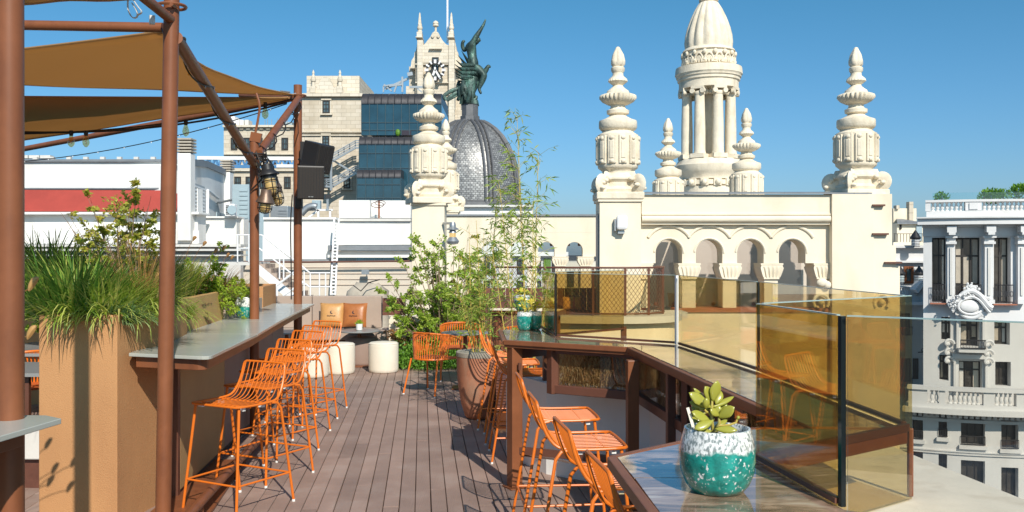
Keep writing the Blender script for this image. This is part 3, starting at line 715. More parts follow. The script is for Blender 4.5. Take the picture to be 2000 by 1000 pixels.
def atl(s):
    s = max(0, min(s, L_[-1]-1e-4))
    for i in range(len(L_)-1):
        if L_[i+1] >= s: f = (s-L_[i])/(L_[i+1]-L_[i]); return Vector(pcs[i]).lerp(Vector(pcs[i+1]), f)
pst = MB().box(-.022, .022, -.022, .022, .53, zt).build('post', 'frame_brown', fence)
pst.data.transform(Matrix.Translation(W[fence].translation))
for k, s in enumerate([.05, 1.15, 2.1, 2.72, 3.22, 3.75, 4.25]):
    o = pst if k == 0 else share(pst, fence); q = atl(s); o.location = (q.x - 1.5, q.y - 17.8, -.53)
m = MB(); ph = zt-.565; stp = .085
for k in range(int(-ph/stp*1.3)-2, int(L_[-1]/stp)+14):
    for sg in (1, -1):
        pts = []
        for i in range(9):
            z = .565 + ph*i/8; s = k*stp + sg*(z-.565)*.75 + (0 if sg > 0 else ph*.75)
            if 0 <= s <= L_[-1]: q = atl(s); pts.append((q.x, q.y, z))
        if len(pts) > 1: m.tube(pts, .0045, 3, cap=False)
m.build('wire_mesh', 'frame_brown', fence, props=STUFF)
# bench inside the bay
bn = thing('terrace_bench', 'dark red timber bench inside the mesh-fenced terrace', 'bench', (1.0, 21, 0))
for i in range(24):
    x = -1.0 + i*.17
    o = MB().box(x+.004, x+.166, 21.2, 21.24, 0.0, .93) if i == 0 else None
    if o: plank = o.build('plank', 'timber_dark', bn)
    else: share(plank, bn, (i*.17, 0, 0))
MB().box(-1, 3.1, 20.6, 21.19, .1, .42).build('seat', 'timber_dark', bn)
MB().box(-1.2, 3.1, 18.3, 24, -.2, 0).build('terrace_floor', 'concrete', props=STRUCT)
cush = [('ochre cushion with a red stripe on the mesh-fenced bench', 1117, 594, .38, 'red_fabric'), ('plain ochre cushion at the left end of the terrace bench', 1068, 594, .24, None)]
def cushion(name, label, c, wd, ht, dp, mt, tiltx=-.25, rz=0, group=None):
    t = thing(name, label, 'cushion', c, rz, group)
    n = 14; vs = []
    for s in (-1, 1):
        for j in range(n+1):
            for i in range(n+1):
                u, v = 2*i/n-1, 2*j/n-1
                e = (1-abs(u)**3.2)*(1-abs(v)**3.2); pin = 1 - .06*(1-u*u)*abs(v)**3 - .0
                px_ = 1 - .05*(1-v*v)*abs(u)**3
                vs.append(Vector((u*wd/2*px_, s*dp/2*max(0, e)**.55, v*ht/2*pin)))
    fs = []
    N1 = (n+1)*(n+1)
    for j in range(n):
        for i in range(n):
            a = j*(n+1)+i; fs += [(a, a+1, a+n+2, a+n+1), (N1+a, N1+a+n+1, N1+a+n+2, N1+a+1)]
    Mx = W[t] @ Matrix.Rotation(tiltx, 4, 'X')
    m = MB().add([Mx @ v for v in vs], fs); m.build('cover', mt, t, smooth=True, angle=80)
    return t, Mx
for lb, u, v, wd, st in cush:
    a = U(u, v, 20.9); t, Mx = cushion('cushion', lb, (a.x, a.y, .60), .42 if st else .3, .30, .14, 'ochre_cushion')
    if st: m = MB(); m.box(.02, .06, -.082, -.066, -.13, .13, Mx); m.build('stripe', 'red_fabric', t)
for u, lb in ((1386, 'ochre cushion behind the first arch pane'), (1411, 'ochre cushion with blue edge behind the first arch pane')):
    a = U(u-66, 578, 20.9); cushion('cushion', lb, (a.x, a.y, .68), .4, .32, .14, 'ochre_cushion', rz=.3)
# ================================================================== BUILDINGS BEHIND, LEFT
def win(parent, u0, v0, u1, v1, Y, frame='dark_frame', pane='pane_dark', nx=2, nz=3, trim=None, fw=.05, bars=True):
    a, b = U(u0, v1, Y), U(u1, v0, Y); x0, x1, z0, z1 = a.x, b.x, a.z, b.z
    m = MB(); f = fw*Y/40 if Y > 40 else fw; y = Y - .04*Y/40
    m.box(x0, x0+f, y, Y+.02, z0, z1); m.box(x1-f, x1, y, Y+.02, z0, z1); m.box(x0+f, x1-f, y, Y+.02, z0, z0+f); m.box(x0+f, x1-f, y, Y+.02, z1-f, z1)
    if bars:
        for i in range(1, nx): xx = x0 + (x1-x0)*i/nx; m.box(xx-f/3, xx+f/3, y+.01, Y+.02, z0+f, z1-f)
        for i in range(1, nz): zz = z0 + (z1-z0)*i/nz; m.box(x0+f, x1-f, y+.012, Y+.021, zz-f/4, zz+f/4)
    w_ = m.build('window', frame, parent)
    MB().box(x0+f*.5, x1-f*.5, Y-.012*Y/40, Y+.022, z0+f*.5, z1-f*.5).build('pane', pane, w_)
    return w_
# -- low white wall range with red awning
ww = thing('white_wall', 'long white parapet wall with red awning cloth, behind the grasses', 'wall', (-12, 30, -8))
m = MB(); pbox(m, -120, 316, 347, 367, 30, .5); m.build('upper_wall', 'white_wall', ww)
m = MB(); pbox(m, -120, 311, 350, 315.6, 29.9, .7); m.build('coping', 'lead', ww)
for i in range(14):
    m = MB(); a = U(-100+i*33, 311, 29.95); m.obox((a.x, 30.1, a.z+.05), (.14, .12, .08)); m.build('coping_bolt', 'concrete', ww)
m = MB()
for i in range(3): a = U(45+i*22, 308, 30.2); m.obox((a.x, 30.3, a.z+.03), (.33, .25, .10))
m.build('roof_lumps', 'concrete', ww)
m = MB(); pbox(m, -120, 366.5, 352, 369.5, 29.7, .8); m.build('awning_rail', 'lead', ww)
aw = MB(); p = [U(-120, 370, 29.6), U(354, 372, 29.6), U(344, 413, 29.1), U(-120, 413, 29.1)]
aw.add([q for q in p] + [q + Vector((0, .05, 0)) for q in p], [(3,2,1,0),(4,5,6,7),(0,1,5,4),(1,2,6,5),(2,3,7,6),(3,0,4,7)]); aw.build('awning_cloth', 'red_fabric', ww)
m = MB(); pbox(m, -120, 368, 386, 420, 30.1, .5); m.build('shade_wall', 'white_wall', ww)
m = MB(); pbox(m, -120, 414, 388, 419, 29.0, 1.1); m.build('cornice', 'white_wall', ww, bevel=.02)
m = MB(); pbox(m, -120, 420, 386, 476, 29.3, .8); m.build('middle_wall', 'white_wall', ww)
m = MB(); pbox(m, -120, 450, 388, 476, 29.15, .14); m.build('plinth_band', 'white_wall', ww)
for v, h, d in ((477, 5, .2), (486, 4, .3), (497, 3, .15)):
    m = MB(); pbox(m, -120, v, 470, v+h, 28.9-d, .8); m.build('ledge', 'concrete', ww)
m = MB(); pbox(m, -120, 478, 470, 640, 29.0, .3); m.build('lower_wall', 'grey_wall', ww)
m = MB(); pbox(m, 30, 506, 330, 508.5, 28.8, .2); pbox(m, 30, 545, 330, 547, 28.8, .2); m.build('cable_duct', 'frame_brown', ww)
# -- chimney
def chimney(u0, u1, vt, vl, vb, Y, dep, label, side=None):
    a, b = U(u0, vb, Y), U(u1, vt, Y); t = thing('chimney', label, 'chimney', ((a.x+b.x)/2, Y, a.z))
    MB().box(a.x, b.x, Y, Y+dep, a.z, zY(vl, Y)).build('shaft', 'white_wall', t, bevel=.02)
    n = 5; zt_, zl = zY(vt, Y), zY(vl, Y)
    MB().box(a.x+.06, b.x-.06, Y+.06, Y+dep-.06, zl, zt_-.02).build('core', 'deck_dark', t)
    for i in range(n):
        z = zl + .03 + (zt_-zl)*i/n; MB().box(a.x-.03, b.x+.03, Y-.03, Y+dep+.03, z, z+(zt_-zl)/n*.62).build('louvre', 'canvas', t, bevel=.01)
    return t
chimney(346, 372, 269, 299, 470, 28.9, .45, 'white chimney with brown slatted cap, right of the near brown pole')
chimney(431, 449, 312, 336, 420, 36, .5, 'smaller white chimney with brown slatted cap beside the shed')
# -- grey shed with sloped roof, running away from us
sh = thing('roof_shed', 'pale grey plant shed with louvre and sloping top behind the chimney', 'shed', (xY(400, 31), 31, 0))
A, B = Vector((xY(372, 29.4), 29.4, 0)), Vector((xY(446, 37), 37, 0))
def shp(t, z): return (A.lerp(B, t).x, A.lerp(B, t).y, z)
zt0, zt1 = zY(322, 29.4), zY(344, 37)
m = MB(); q = [shp(0, 1.6), shp(1, 1.6), shp(1, zt1), shp(.35, zY(322,31.5)), shp(0, zt0)]
m.add([Vector(v) for v in q] + [Vector(v) + Vector((-3, .8, 0)) for v in q], [(0,1,2,3,4), (9,8,7,6,5), (0,5,6,1), (1,6,7,2), (2,7,8,3), (3,8,9,4), (4,9,5,0)]); m.build('wall', 'white_wall', sh)
m = MB(); m.bar(Vector(q[4])+Vector((.02,0,.08)), Vector(q[3])+Vector((.02,0,.08)), .12, .22); m.bar(Vector(q[3])+Vector((.02,0,.08)), Vector(q[2])+Vector((.02,0,.08)), .12, .22); m.build('roof_edge', 'lead', sh)
lv = MB(); lv.bar(shp(.02, 3.25), shp(.30, 3.25), .08, 1.5); lv.build('louvre_frame', 'galvanised', sh)
for i in range(12):
    z = 2.58+i*.12; mm = MB(); mm.bar(Vector(shp(.03, z))+Vector((.06,-.02,0)), Vector(shp(.29, z))+Vector((.06,-.02,0)), .04, .05); mm.build('louvre', 'white_metal', sh)
m = MB(); m.bar(Vector(shp(.62, 2.4)), Vector(shp(.86, 2.4)), .08, 1.7); m.build('door', 'hvac', sh)
m = MB(); m.tube([Vector(shp(.32, 2.2))+Vector((.1,-.05,0)), Vector(shp(.34, 3.9))+Vector((.1,-.05,0)), Vector(shp(.62, 3.75))+Vector((.1,-.05,0))], .05, 8); m.build('pipe', 'white_metal', sh, smooth=True)
m = MB(); m.bar(Vector(shp(.66, 3.6)), Vector(shp(.66, 3.6))+Vector((.7,-.2,.12)), .3, .04); m.build('canopy', 'galvanised', sh)
# -- air conditioner
ac = thing('air_conditioner', 'white air conditioner outdoor unit on the wall beside the shed', 'air conditioner', (xY(449, 30), 30, zY(422, 30)))
m = MB(); pbox(m, 439, 398, 458, 422, 30, .3); m.build('case', 'white_metal', ac, bevel=.02)
a = U(453, 410, 29.98); m = MB(); m.tube([a, a+Vector((0,-.02,0))], .15, 20); m.build('fan_grille', 'hvac', ac)
m = MB()
for i in range(6): pbox(m, 441, 401+i*3.2, 447, 402.6+i*3.2, 29.98, .02)
m.build('vents', 'dark_frame', ac)
# -- HVAC cabinets
def cab(name, label, u0, v0, u1, v1, Y, dep, mt='hvac', louv=True, cat='cabinet'):
    a, b = U(u0, v1, Y), U(u1, v0, Y); t = thing(name, label, cat, ((a.x+b.x)/2, Y, a.z))
    MB().box(a.x, b.x, Y, Y+dep, a.z, b.z).build('case', mt, t, bevel=.02)
    if louv:
        n = max(3, int((b.z-a.z)/.18))
        for i in range(n):
            z = a.z + .1 + (b.z-a.z-.2)*i/n; MB().box(a.x+(b.x-a.x)*.45, b.x-.04, Y-.03, Y-.001, z, z+(b.z-a.z-.2)/n*.5).build('slat', mt, t)
    return t
cab('cooling_unit', 'tall blue-grey cooling unit behind the second brown pole', 453, 360, 486, 432, 34, 1.5)
cab('cooling_unit', 'low grey cooling unit on the white roof behind the caged lamps', 528, 402, 562, 428, 40, 1.2, 'galvanised')
cab('junction_box', 'small blue junction box on the white roof beside the speakers', 609, 391, 625, 410, 36, .3, 'hvac', False)
# -- white walls
w2 = thing('white_roof_wall', 'white rendered roof wall in the middle behind the staircase', 'wall', (-8, 33, -8))
m = MB(); pbox(m, 388, 426, 462, 478, 30.5, .6); pbox(m, 462.5, 428, 476, 480, 30.9, .6); m.build('left_wall', 'white_wall', w2)
m = MB(); pbox(m, 388, 422.5, 464, 425.5, 30.4, .8); m.build('left_coping', 'white_wall', w2)
m = MB(); pbox(m, 515, 429, 654, 514, 33, .6); m.build('block', 'white_wall', w2)
m = MB(); pbox(m, 514, 424.5, 656, 428.5, 32.9, .8); m.build('block_coping', 'white_wall', w2)
m = MB(); pbox(m, 656, 433, 802, 478, 33.4, .6); m.build('right_wall', 'white_wall', w2)
m = MB(); pbox(m, 656, 427, 802, 432, 33.3, .8); m.build('right_coping', 'concrete', w2)
m = MB(); pbox(m, 662, 391, 722, 426, 35.5, 2); pbox(m, 724, 391.5, 802, 426, 36, 2); m.build('roof_box', 'white_wall', w2)
m = MB(); pbox(m, 640, 479, 802, 489, 32.6, .9); m.build('flashing', 'lead', w2)
m = MB(); pbox(m, 640, 490, 802, 503, 32.8, .9); m.build('white_band', 'white_wall', w2)
m = MB(); pbox(m, 515, 506, 650, 512, 32.9, .6); m.build('flashing', 'lead', w2)
m = MB(); pbox(m, 380, 512, 905, 700, 32.2, .8); m.build('lower_wall', 'beige_wall', w2)
for v in (522, 534, 545, 556):
    m = MB(); pbox(m, 540, v, 800, v+.9, 32.17, .05); m.build('siding_joint', 'taupe', w2)
m = MB(); m.tube([U(440, 511, 31.8), U(600, 512, 31.8), U(800, 510, 31.8)], .035, 6); m.build('pipe', 'frame_brown', w2)
m = MB(); pbox(m, 480, 395, 515, 600, 44, 1); m.build('recess_wall', 'hvac', w2)
# -- ladder
ld = thing('ladder', 'white aluminium ladder leaning against the white roof wall', 'ladder', (xY(652, 31.9), 31.5, zY(575, 31.9)))
for du in (-4, 5):
    m = MB(); m.bar(U(652+du-2, 576, 31.6), U(657+du, 428, 32.4), .05, .08); m.build('rail', 'white_metal', ld)
for i in range(22):
    f = i/22; a = U(646, 574, 31.6).lerp(U(653, 430, 32.4), f); b = U(655, 574, 31.6).lerp(U(662, 430, 32.4), f)
    MB().bar(a, b, .04, .05).build('rung', 'white_metal', ld)
# -- staircase
st = thing('outdoor_staircase', 'white railed outdoor staircase going down behind the left counter', 'staircase', (xY(560, 26), 26, -1))
ys = 25.0
for i in range(9):
    f = i/8; a = U(503, 517, ys).lerp(U(592, 590, ys), f); MB().box(a.x, a.x+.20, ys+.05, ys+1.1, a.z-.1, a.z+.02).build('step', 'taupe', st)
m = MB(); m.bar(U(500, 522, ys), U(596, 601, ys), .06, .22); m.build('stringer', 'white_metal', st)
def rail(parent, pts, r=.022, nm='handrail'): m = MB(); m.tube(pts, r, 6); return m.build(nm, 'white_metal', parent, smooth=True)
rail(st, [U(462, 459, ys), U(511, 459, ys), U(590, 520, ys), U(605, 533, ys), U(645, 533, ys)])
rail(st, [U(462, 485, ys), U(506, 485, ys), U(590, 550, ys), U(604, 560, ys), U(645, 560, ys)])
rail(st, [U(511, 459, ys+1), U(596, 527, ys+1)])
for u, v0, v1 in ((464, 459, 512), (486, 459, 512), (514, 462, 510), (546, 487, 545), (554, 492, 548), (585, 518, 578), (594, 530, 580), (606, 533, 580), (624, 533, 580), (636, 533, 580)):
    rail(st, [U(u, v0, ys), U(u, v1, ys)], .02, 'baluster')
rail(st, [U(540, 558, ys-.3), U(590, 520, ys-.3)], .03, 'brace'); rail(st, [U(541, 560, ys-.3), U(541, 580, ys-.3)], .03, 'brace'); rail(st, [U(553, 578, ys-.3), U(592, 552, ys-.3)], .03, 'brace')
MB().box(xY(400, ys), xY(505, ys), ys, ys+1.2, zY(518, ys), zY(512, ys)).build('landing', 'concrete', st)
# -- covered roof unit and wall floodlight
cv = thing('covered_unit', 'roof unit wrapped in a beige canvas cover behind the bench', 'cover', (xY(715, 24), 24, 0))
n = 16; vs = []
ctr = U(713, 575, 24)
for j in range(7):
    for i in range(n):
        a = 2*math.pi*i/n; z = j/6; r = 1.0 - .12*z - (.35 if j == 6 else 0)
        sx = (abs(math.cos(a))**.5)*math.copysign(1, math.cos(a)); sy = (abs(math.sin(a))**.5)*math.copysign(1, math.sin(a))
        wob = 1 + random.uniform(-.05, .05)
        vs.append((ctr.x + .60*r*sx*wob, 24.4 + .4*r*sy*wob, -.3 + z*1.23 + (random.uniform(-.04, .03) if j > 4 else 0)))
fs = [(j*n+i, j*n+(i+1) % n, (j+1)*n+(i+1) % n, (j+1)*n+i) for j in range(6) for i in range(n)] + [tuple(range(6*n, 7*n))]
MB().add(vs, fs).build('canvas_cover', 'canvas', cv, smooth=True, angle=60)
m = MB(); a = U(690, 557, 23.7); m.tube([a, a+Vector((.2,-.05,-.15)), U(720, 552, 23.8), U(742, 546, 23.9)], .015, 5); m.build('cord', 'cable', cv)
a = U(716, 531, 32.1); t = thing('wall_floodlight', 'small grey floodlight on the cream wall above the bench', 'floodlight', tuple(a))
m = MB(); m.obox((a.x, a.y-.25, a.z), (.26, .1, .16)); m.build('head', 'galvanised', t); m = MB(); m.tube([a + Vector((0,-.2,-.05)), a + Vector((0,.1,-.12))], .02, 6); m.build('arm', 'galvanised', t)
# rooftop clutter
a = U(745, 400, 35.3); t = thing('antenna', 'wire loop antenna standing against the white roof box', 'antenna', (a.x, a.y, a.z-.6))
m = MB()
for r_, dx, dz in ((.24, 0, 0), (.2, .1, .07)): m.tube([(a.x-.15+dx+r_*math.cos(k*.4), a.y, a.z+dz+r_*.45*math.sin(k*.4)) for k in range(16)], .012, 4, closed=True)
m.build('loop', 'frame_brown', t); m = MB(); m.tube([(a.x-.1, a.y+.05, a.z-.6), (a.x-.1, a.y+.05, a.z+.15)], .04, 6); m.build('pole', 'terracotta', t)
t = thing('duct', 'silver ventilation duct elbow beside the junction box', 'duct', tuple(U(598, 412, 35)))
m = MB(); m.tube(smoothpath([U(588, 418, 35), U(600, 405, 35), U(612, 402, 35), U(618, 404, 35)]), .13, 12); m.build('tube', 'galvanised', t, smooth=True)
t = thing('roof_frame', 'white steel frame on the roof behind the speakers', 'frame', tuple(U(625, 425, 35)))
for p_ in (((585,410),(650,410)), ((622,410),(622,427)), ((600,427),(622,410)), ((645,410),(645,427)), ((585,410),(585,427))):
    m = MB(); m.bar(U(*p_[0], 35.2), U(*p_[1], 35.2), .07, .07); m.build('bar', 'white_metal', t)
t = thing('roof_camera', 'dark camera on a small post on the white roof right of the speakers', 'camera', tuple(U(640, 410, 35)))
m = MB(); m.obox(U(640, 384, 35), (.22, .18, .14), .4); m.build('head', 'black', t); m = MB(); m.bar(U(640, 412, 35), U(640, 387, 35), .08, .08); m.build('post', 'galvanised', t)
# -- crane jib
cr_ = thing('crane_jib', 'blue and white lattice crane jib in front of the cream office building', 'crane', tuple(U(480, 320, 70)))
def cj(u0, v0, u1, v1, r=.10, mt='blue_metal'): m = MB(); m.bar(U(u0, v0, 70), U(u1, v1, 70), r*2, r*2); m.build('lattice_bar', mt, cr_)
cj(386, 308.5, 600, 310, .13, 'white_metal'); cj(386, 325, 600, 326, .12)
for i in range(16): u = 388 + i*13; cj(u, 325, u+6.5, 309, .07); cj(u+6.5, 309, u+13, 325, .07)
m = MB(); pbox(m, 540, 321, 572, 327, 69.5, .5); m.build('sign_board', 'white_metal', cr_)

# ================================================================== FAR BIG BUILDINGS
YB = 130.0
b1 = thing('office_building', 'cream stone office building with gabled tower behind the speakers', 'building', tuple(U(600, 420, YB)[:2]) + (-26,))
m = MB(); pbox(m, 437, 247, 576, 1000, YB+4, 20); m.build('low_wing', 'sandstone', b1)
m = MB(); pbox(m, 590, 188, 705, 1000, YB, 24); m.build('tower_wall', 'sandstone', b1)
m = MB(); pbox(m, 575, 246, 591, 1000, YB+2.5, 20); m.build('link_wall', 'sandstone', b1)
m = MB(); pbox(m, 588, 182, 708, 188, YB-.6, 26); pbox(m, 589, 256, 706, 258.5, YB-.35, 1); pbox(m, 589, 263, 706, 265, YB-.25, 1); m.build('cornice', 'sandstone_light', b1)
m = MB(); pbox(m, 435, 244, 577, 248, YB+3.4, 20); pbox(m, 437, 300, 576, 302, YB+3.7, 1); pbox(m, 437, 330, 576, 334, YB+3.6, 1); m.build('cornice', 'sandstone_light', b1)
m = MB(); pbox(m, 599, 148, 702, 181.5, YB+1.5, 14); m.build('roof_block', 'sandstone_light', b1)
# gable between the pinnacles
gp = [(604, 182), (606, 172), (613, 170), (620, 172), (624, 163), (629, 153), (636, 149.5), (643, 153), (648, 163), (652, 172), (660, 170), (668, 172), (670, 182)]
m = MB(); m.extr([(U(u, v, YB).x, U(u, v, YB).z) for u, v in gp], YB-.2, YB+1); m.build('gable', 'sandstone_light', b1)
for u in (612, 664):
    c0 = U(u, 182, YB)
    m = MB(); k = YB/F
    m.box(c0.x-5*k, c0.x+5*k, YB-.4, YB+.4, c0.z, c0.z+13*k); m.lathe([(4*k, 13*k), (3.4*k, 22*k), (5*k, 22.5*k), (5.2*k, 25*k), (5.6*k, 26*k), (3*k, 34*k), (1.8*k, 37*k), (2.6*k, 40*k), (1*k, 44*k), (.01, 46*k)], 12, c0); m.build('pinnacle', 'sandstone_light', b1, smooth=True)
def trim(parent, u0, v0, u1, v1, Y, mt='sandstone_light'):
    k = 1.5; m = MB(); pbox(m, u0-3*k, v1+.5, u1+3*k, v1+3, Y-.4, .5); pbox(m, u0-2*k, v0-3.5, u1+2*k, v0-.6, Y-.25, .3); pbox(m, u0-2*k, v0-.5, u0-.5, v1+.4, Y-.15, .3); pbox(m, u1+.5, v0-.5, u1+2*k, v1+.4, Y-.15, .3); return m.build('window_surround', mt, parent)
for q in ((630, 196, 644, 221), (629.5, 264, 643, 286), (631, 306, 643, 328), (629, 346, 642, 368), (671, 346, 684, 368)): win(b1, *q, YB-.02, nx=2, nz=3); trim(b1, *q, YB)
for u in (451, 476, 500, 525, 550): win(b1, u, 269, u+13, 292.5, YB+3.98, nx=3, nz=2)
for u in (458, 480, 528, 554): win(b1, u, 308, u+13, 320, YB+3.98, nx=3, nz=1)
for u in (458, 480, 505, 530, 555): win(b1, u, 345, u+13, 368, YB+3.98, nx=3, nz=2)
m = MB()
for i in range(9): pbox(m, 455+i*13, 250.5, 462+i*13, 252.5, YB+3.7, .3)
m.build('frieze', 'sandstone_light', b1)
for u, h in ((451, 17), (459, 12), (468, 10), (478, 10)):
    m = MB(); pbox(m, u, 244-h, u+7.5, 244, YB+8, 2); m.build('roof_unit', 'white_wall' if u < 470 else 'concrete', b1)
for u in (505, 517, 522, 530, 541, 552, 561):
    m = MB(); pbox(m, u, 228 + (u % 7), u+.9, 244, YB+8, .1); m.build('aerial', 'galvanised', b1)
m = MB(); pbox(m, 540, 238, 570, 244, YB+9, 2); m.build('roof_unit', 'hvac', b1)
# fire stair
fs_ = thing('fire_escape', 'grey steel zigzag fire escape on the cream office tower', 'staircase', tuple(U(650, 368, YB-3)))
def fb(u0, v0, u1, v1, r=.1, y=YB-2.5, nm='bar'): m = MB(); m.bar(U(u0, v0, y), U(u1, v1, y), r*2, r*2); m.build(nm, 'galvanised', fs_)
for v in (0, 50):
    fb(650, 314+v, 694, 289+v, .13, nm='flight'); fb(694, 289+v, 706, 288+v, .13, nm='landing'); fb(636, 314+v, 652, 315+v, .13, nm='landing')
    for dv in (5, 10, 14): fb(650, 314+v-dv, 694, 289+v-dv, .07); fb(694, 289+v-dv, 702, 288+v-dv, .07); fb(636, 314+v-dv, 650, 314+v-dv, .07)
    if v == 0: fb(652, 314, 692, 338, .13, YB-1.5, 'flight')
    for u in (638, 650, 661, 672, 683, 694): vv = 314 + v - max(0, (u-650))*25/44; fb(u, vv, u, vv-14, .07)
fb(647, 312, 647, 372, .14, nm='post')
# -- glass tower
gt_ = thing('glass_building', 'dark blue glass building with rounded zinc roofs before the clock tower', 'building', tuple(U(770, 420, 110)[:2]) + (-26,))
YG = 110.0; kg = YG/F
def gslab(u0, v0, u1, v1, Y, vr, nx, rows, tag_='facade', rad_u=0):
    m = MB(); pbox(m, u0, v0, u1, v1, Y, 12); m.build(tag_, 'blue_glass', gt_)
    # rounded zinc roof band
    zb, zt_ = zY(v0, Y), zY(vr, Y); h = zt_-zb; pr = [(Y, zb), (Y-.15, zb), (Y-.15, zb+.05)] + [(Y-.15 + h*(1-math.cos(R(a))), zb + h*math.sin(R(a))) for a in range(10, 91, 10)] + [(Y+12, zt_), (Y+12, zb)]
    xa_, xb_ = U(u0, 0, Y).x, U(u1, 0, Y).x
    n = len(pr); m = MB()
    r_ = min(h, rad_u*Y/F) if rad_u else 0
    xs_ = [(xa_, 0)] if not r_ else [(xa_ + r_*(1-math.cos(R(a))), -r_*0 + a) for a in range(0, 91, 15)]
    vs = [(xa_, p_[0], p_[1]) for p_ in pr] + [(xb_, p_[0], p_[1]) for p_ in pr]
    m.add(vs, [tuple(range(n)), tuple(reversed(range(n, 2*n)))] + [(i, i+n, (i+1) % n+n, (i+1) % n) for i in range(n)]); m.build('zinc_roof', 'zinc', gt_, smooth=True, angle=60)
    for i in range(1, int((u1-u0)/14)+1):
        x = xa_ + (xb_-xa_)*i/(int((u1-u0)/14)+1); mm = MB(); mm.tube([(x, Y-.17+h*(1-math.cos(R(a))), zb+h*math.sin(R(a))) for a in range(0, 91, 15)], .06, 4); mm.build('seam', 'zinc', gt_)
    for i in range(nx+1): u = u0 + (u1-u0)*i/nx; m = MB(); pbox(m, u-.45, v0, u+.45, v1, Y-.15, .2); m.build('mullion', 'mullion', gt_)
    for v in rows: m = MB(); pbox(m, u0, v-.5, u1, v+.5, Y-.12, .15); m.build('transom', 'mullion', gt_)
gslab(706, 203, 862, 264, YG+4, 180, 10, (239, 254), rad_u=8)
gslab(701, 282, 815, 1000, YG, 266, 7, (299, 328))
gslab(697, 347, 783, 1000, YG-3, 330, 5, (360, 386))
m = MB(); pbox(m, 785, 254, 803, 264, YG+3.9, .1); m.build('open_window', 'ink', gt_); m = MB(); pbox(m, 817, 283, 862, 1000, YG+4.02, 10); m.build('side_wall', 'blue_glass', gt_)
m = MB(); m.ball(U(777, 259, YG+3.7), .32, 8, 6, (1, 1, 1.4)); m.build('roof_plant', 'leaf_cover', gt_)
t = thing('window_crane', 'grey window cleaning cradle arm on top of the glass building', 'crane', tuple(U(790, 180, YG+8)))
for a, b, r_ in (((752,174),(800,152),.2), ((760,168),(785,165),.2), ((786,180),(786,150),.18), ((796,146),(806,144),.35), ((750,165),(765,178),.15), ((812,170),(824,180),.12), ((800,170),(825,170),.2), ((770,180),(775,165),.15), ((749,168),(772,165),.14), ((749,168),(749,180),.14)):
    yy_ = YG + 7 + .11*a[0] % 1.3; m = MB(); m.bar(U(*a, yy_), U(*b, yy_), r_*1.3, r_*1.3); m.build('arm', 'galvanised', t)
# -- clock tower
YC = 160.0; kc = YC/F
ct = thing('clock_tower', 'cream stone clock tower with obelisk pinnacles and scrolled gable', 'tower', tuple(U(850, 400, YC)[:2]) + (-26,))
m = MB(); pbox(m, 812, 124, 888, 1000, YC, 14); m.build('tower_wall', 'sandstone', ct)
m = MB(); pbox(m, 799, 130, 812, 1000, YC+3, 10); pbox(m, 888, 130, 900, 1000, YC+3, 10); m.build('side_wing', 'sandstone', ct)
m = MB(); pbox(m, 793, 168, 815, 1000, YC+1, 10); pbox(m, 880, 215, 906, 1000, YC+1.0, 10); m.build('lower_wall', 'sandstone', ct)
for sg, uc in ((-1, 820.5), (1, 882)):
    m = MB(); pbox(m, uc-5.5, 78, uc+5.5, 1000, YC-.8, 6); m.build('buttress', 'sandstone_light', ct)
    c0 = U(uc, 78, YC+1); m = MB(); m.box(c0.x-6.5*kc, c0.x+6.5*kc, YC-1, YC+2.2, c0.z, c0.z+1.5*kc); m.box(c0.x-5*kc, c0.x+5*kc, YC-.5, YC+1.7, c0.z+1.5*kc, c0.z+12*kc)
    m.lathe([(4.6*kc, 12*kc), (5*kc, 15*kc), (3.6*kc, 18*kc), (5.3*kc, 20*kc), (5.3*kc, 23*kc), (4*kc, 27*kc), (4*kc, 30*kc)], 12, (c0.x, YC+.6, c0.z))
    m.lathe([(4.2*kc, 30*kc), (1.8*kc, 50*kc), (.3*kc, 53*kc)], 4, (c0.x, YC+.6, c0.z), a0=math.pi/4); m.build('pinnacle', 'sandstone_light', ct, smooth=True)
    sc_ = [(uc+sg*6, 78), (uc+sg*9, 96), (uc+sg*12, 100), (uc+sg*13, 108), (uc+sg*18, 116), (uc+sg*20, 131), (uc+sg*6, 131)]
    m = MB(); m.extr([(U(a, b, YC).x, U(a, b, YC).z) for a, b in (sc_ if sg > 0 else sc_[::-1])], YC+1, YC+6); m.build('scroll_shoulder', 'sandstone_light', ct)
gp = [(825.5, 124), (825.5, 90), (830, 88), (836, 80), (841, 74), (845, 66), (851, 61), (857, 66), (861, 74), (866, 82), (872, 88), (876.5, 90), (876.5, 124)]
m = MB(); m.extr([(U(u, v, YC).x, U(u, v, YC).z) for u, v in gp], YC-.6, YC+1.5); m.build('gable', 'sandstone_light', ct)
for u in (845.5, 856.5): m = MB(); c0 = U(u, 71, YC-.6); m.tube([c0, c0+Vector((0,-.3,0))], 3*kc, 14); m.build('gable_scroll', 'sandstone_light', ct)
c0 = U(851, 61, YC); m = MB(); m.lathe([(2.2*kc, 0), (2.2*kc, 8*kc), (6*kc, 10*kc), (5*kc, 14*kc), (6*kc, 15*kc), (4*kc, 19*kc), (.01, 21*kc)], 12, c0); m.build('urn', 'sandstone_light', ct, smooth=True)
for v in (124, 160, 212, 222): m = MB(); pbox(m, 811, v, 889, v+2, YC-.5, .6); m.build('string_course', 'sandstone_light', ct)
m = MB(); pbox(m, 838, 93, 863, 95.5, YC-1.2, .7); m.build('lintel', 'sandstone_light', ct)
win(ct, 844, 112, 857, 157, YC-.65, nx=3, nz=7, fw=.04)
cc = U(850, 137, YC-1.6); ck = thing('clock', 'open black and white skeleton clock dial on the stone clock tower', 'clock', tuple(cc))
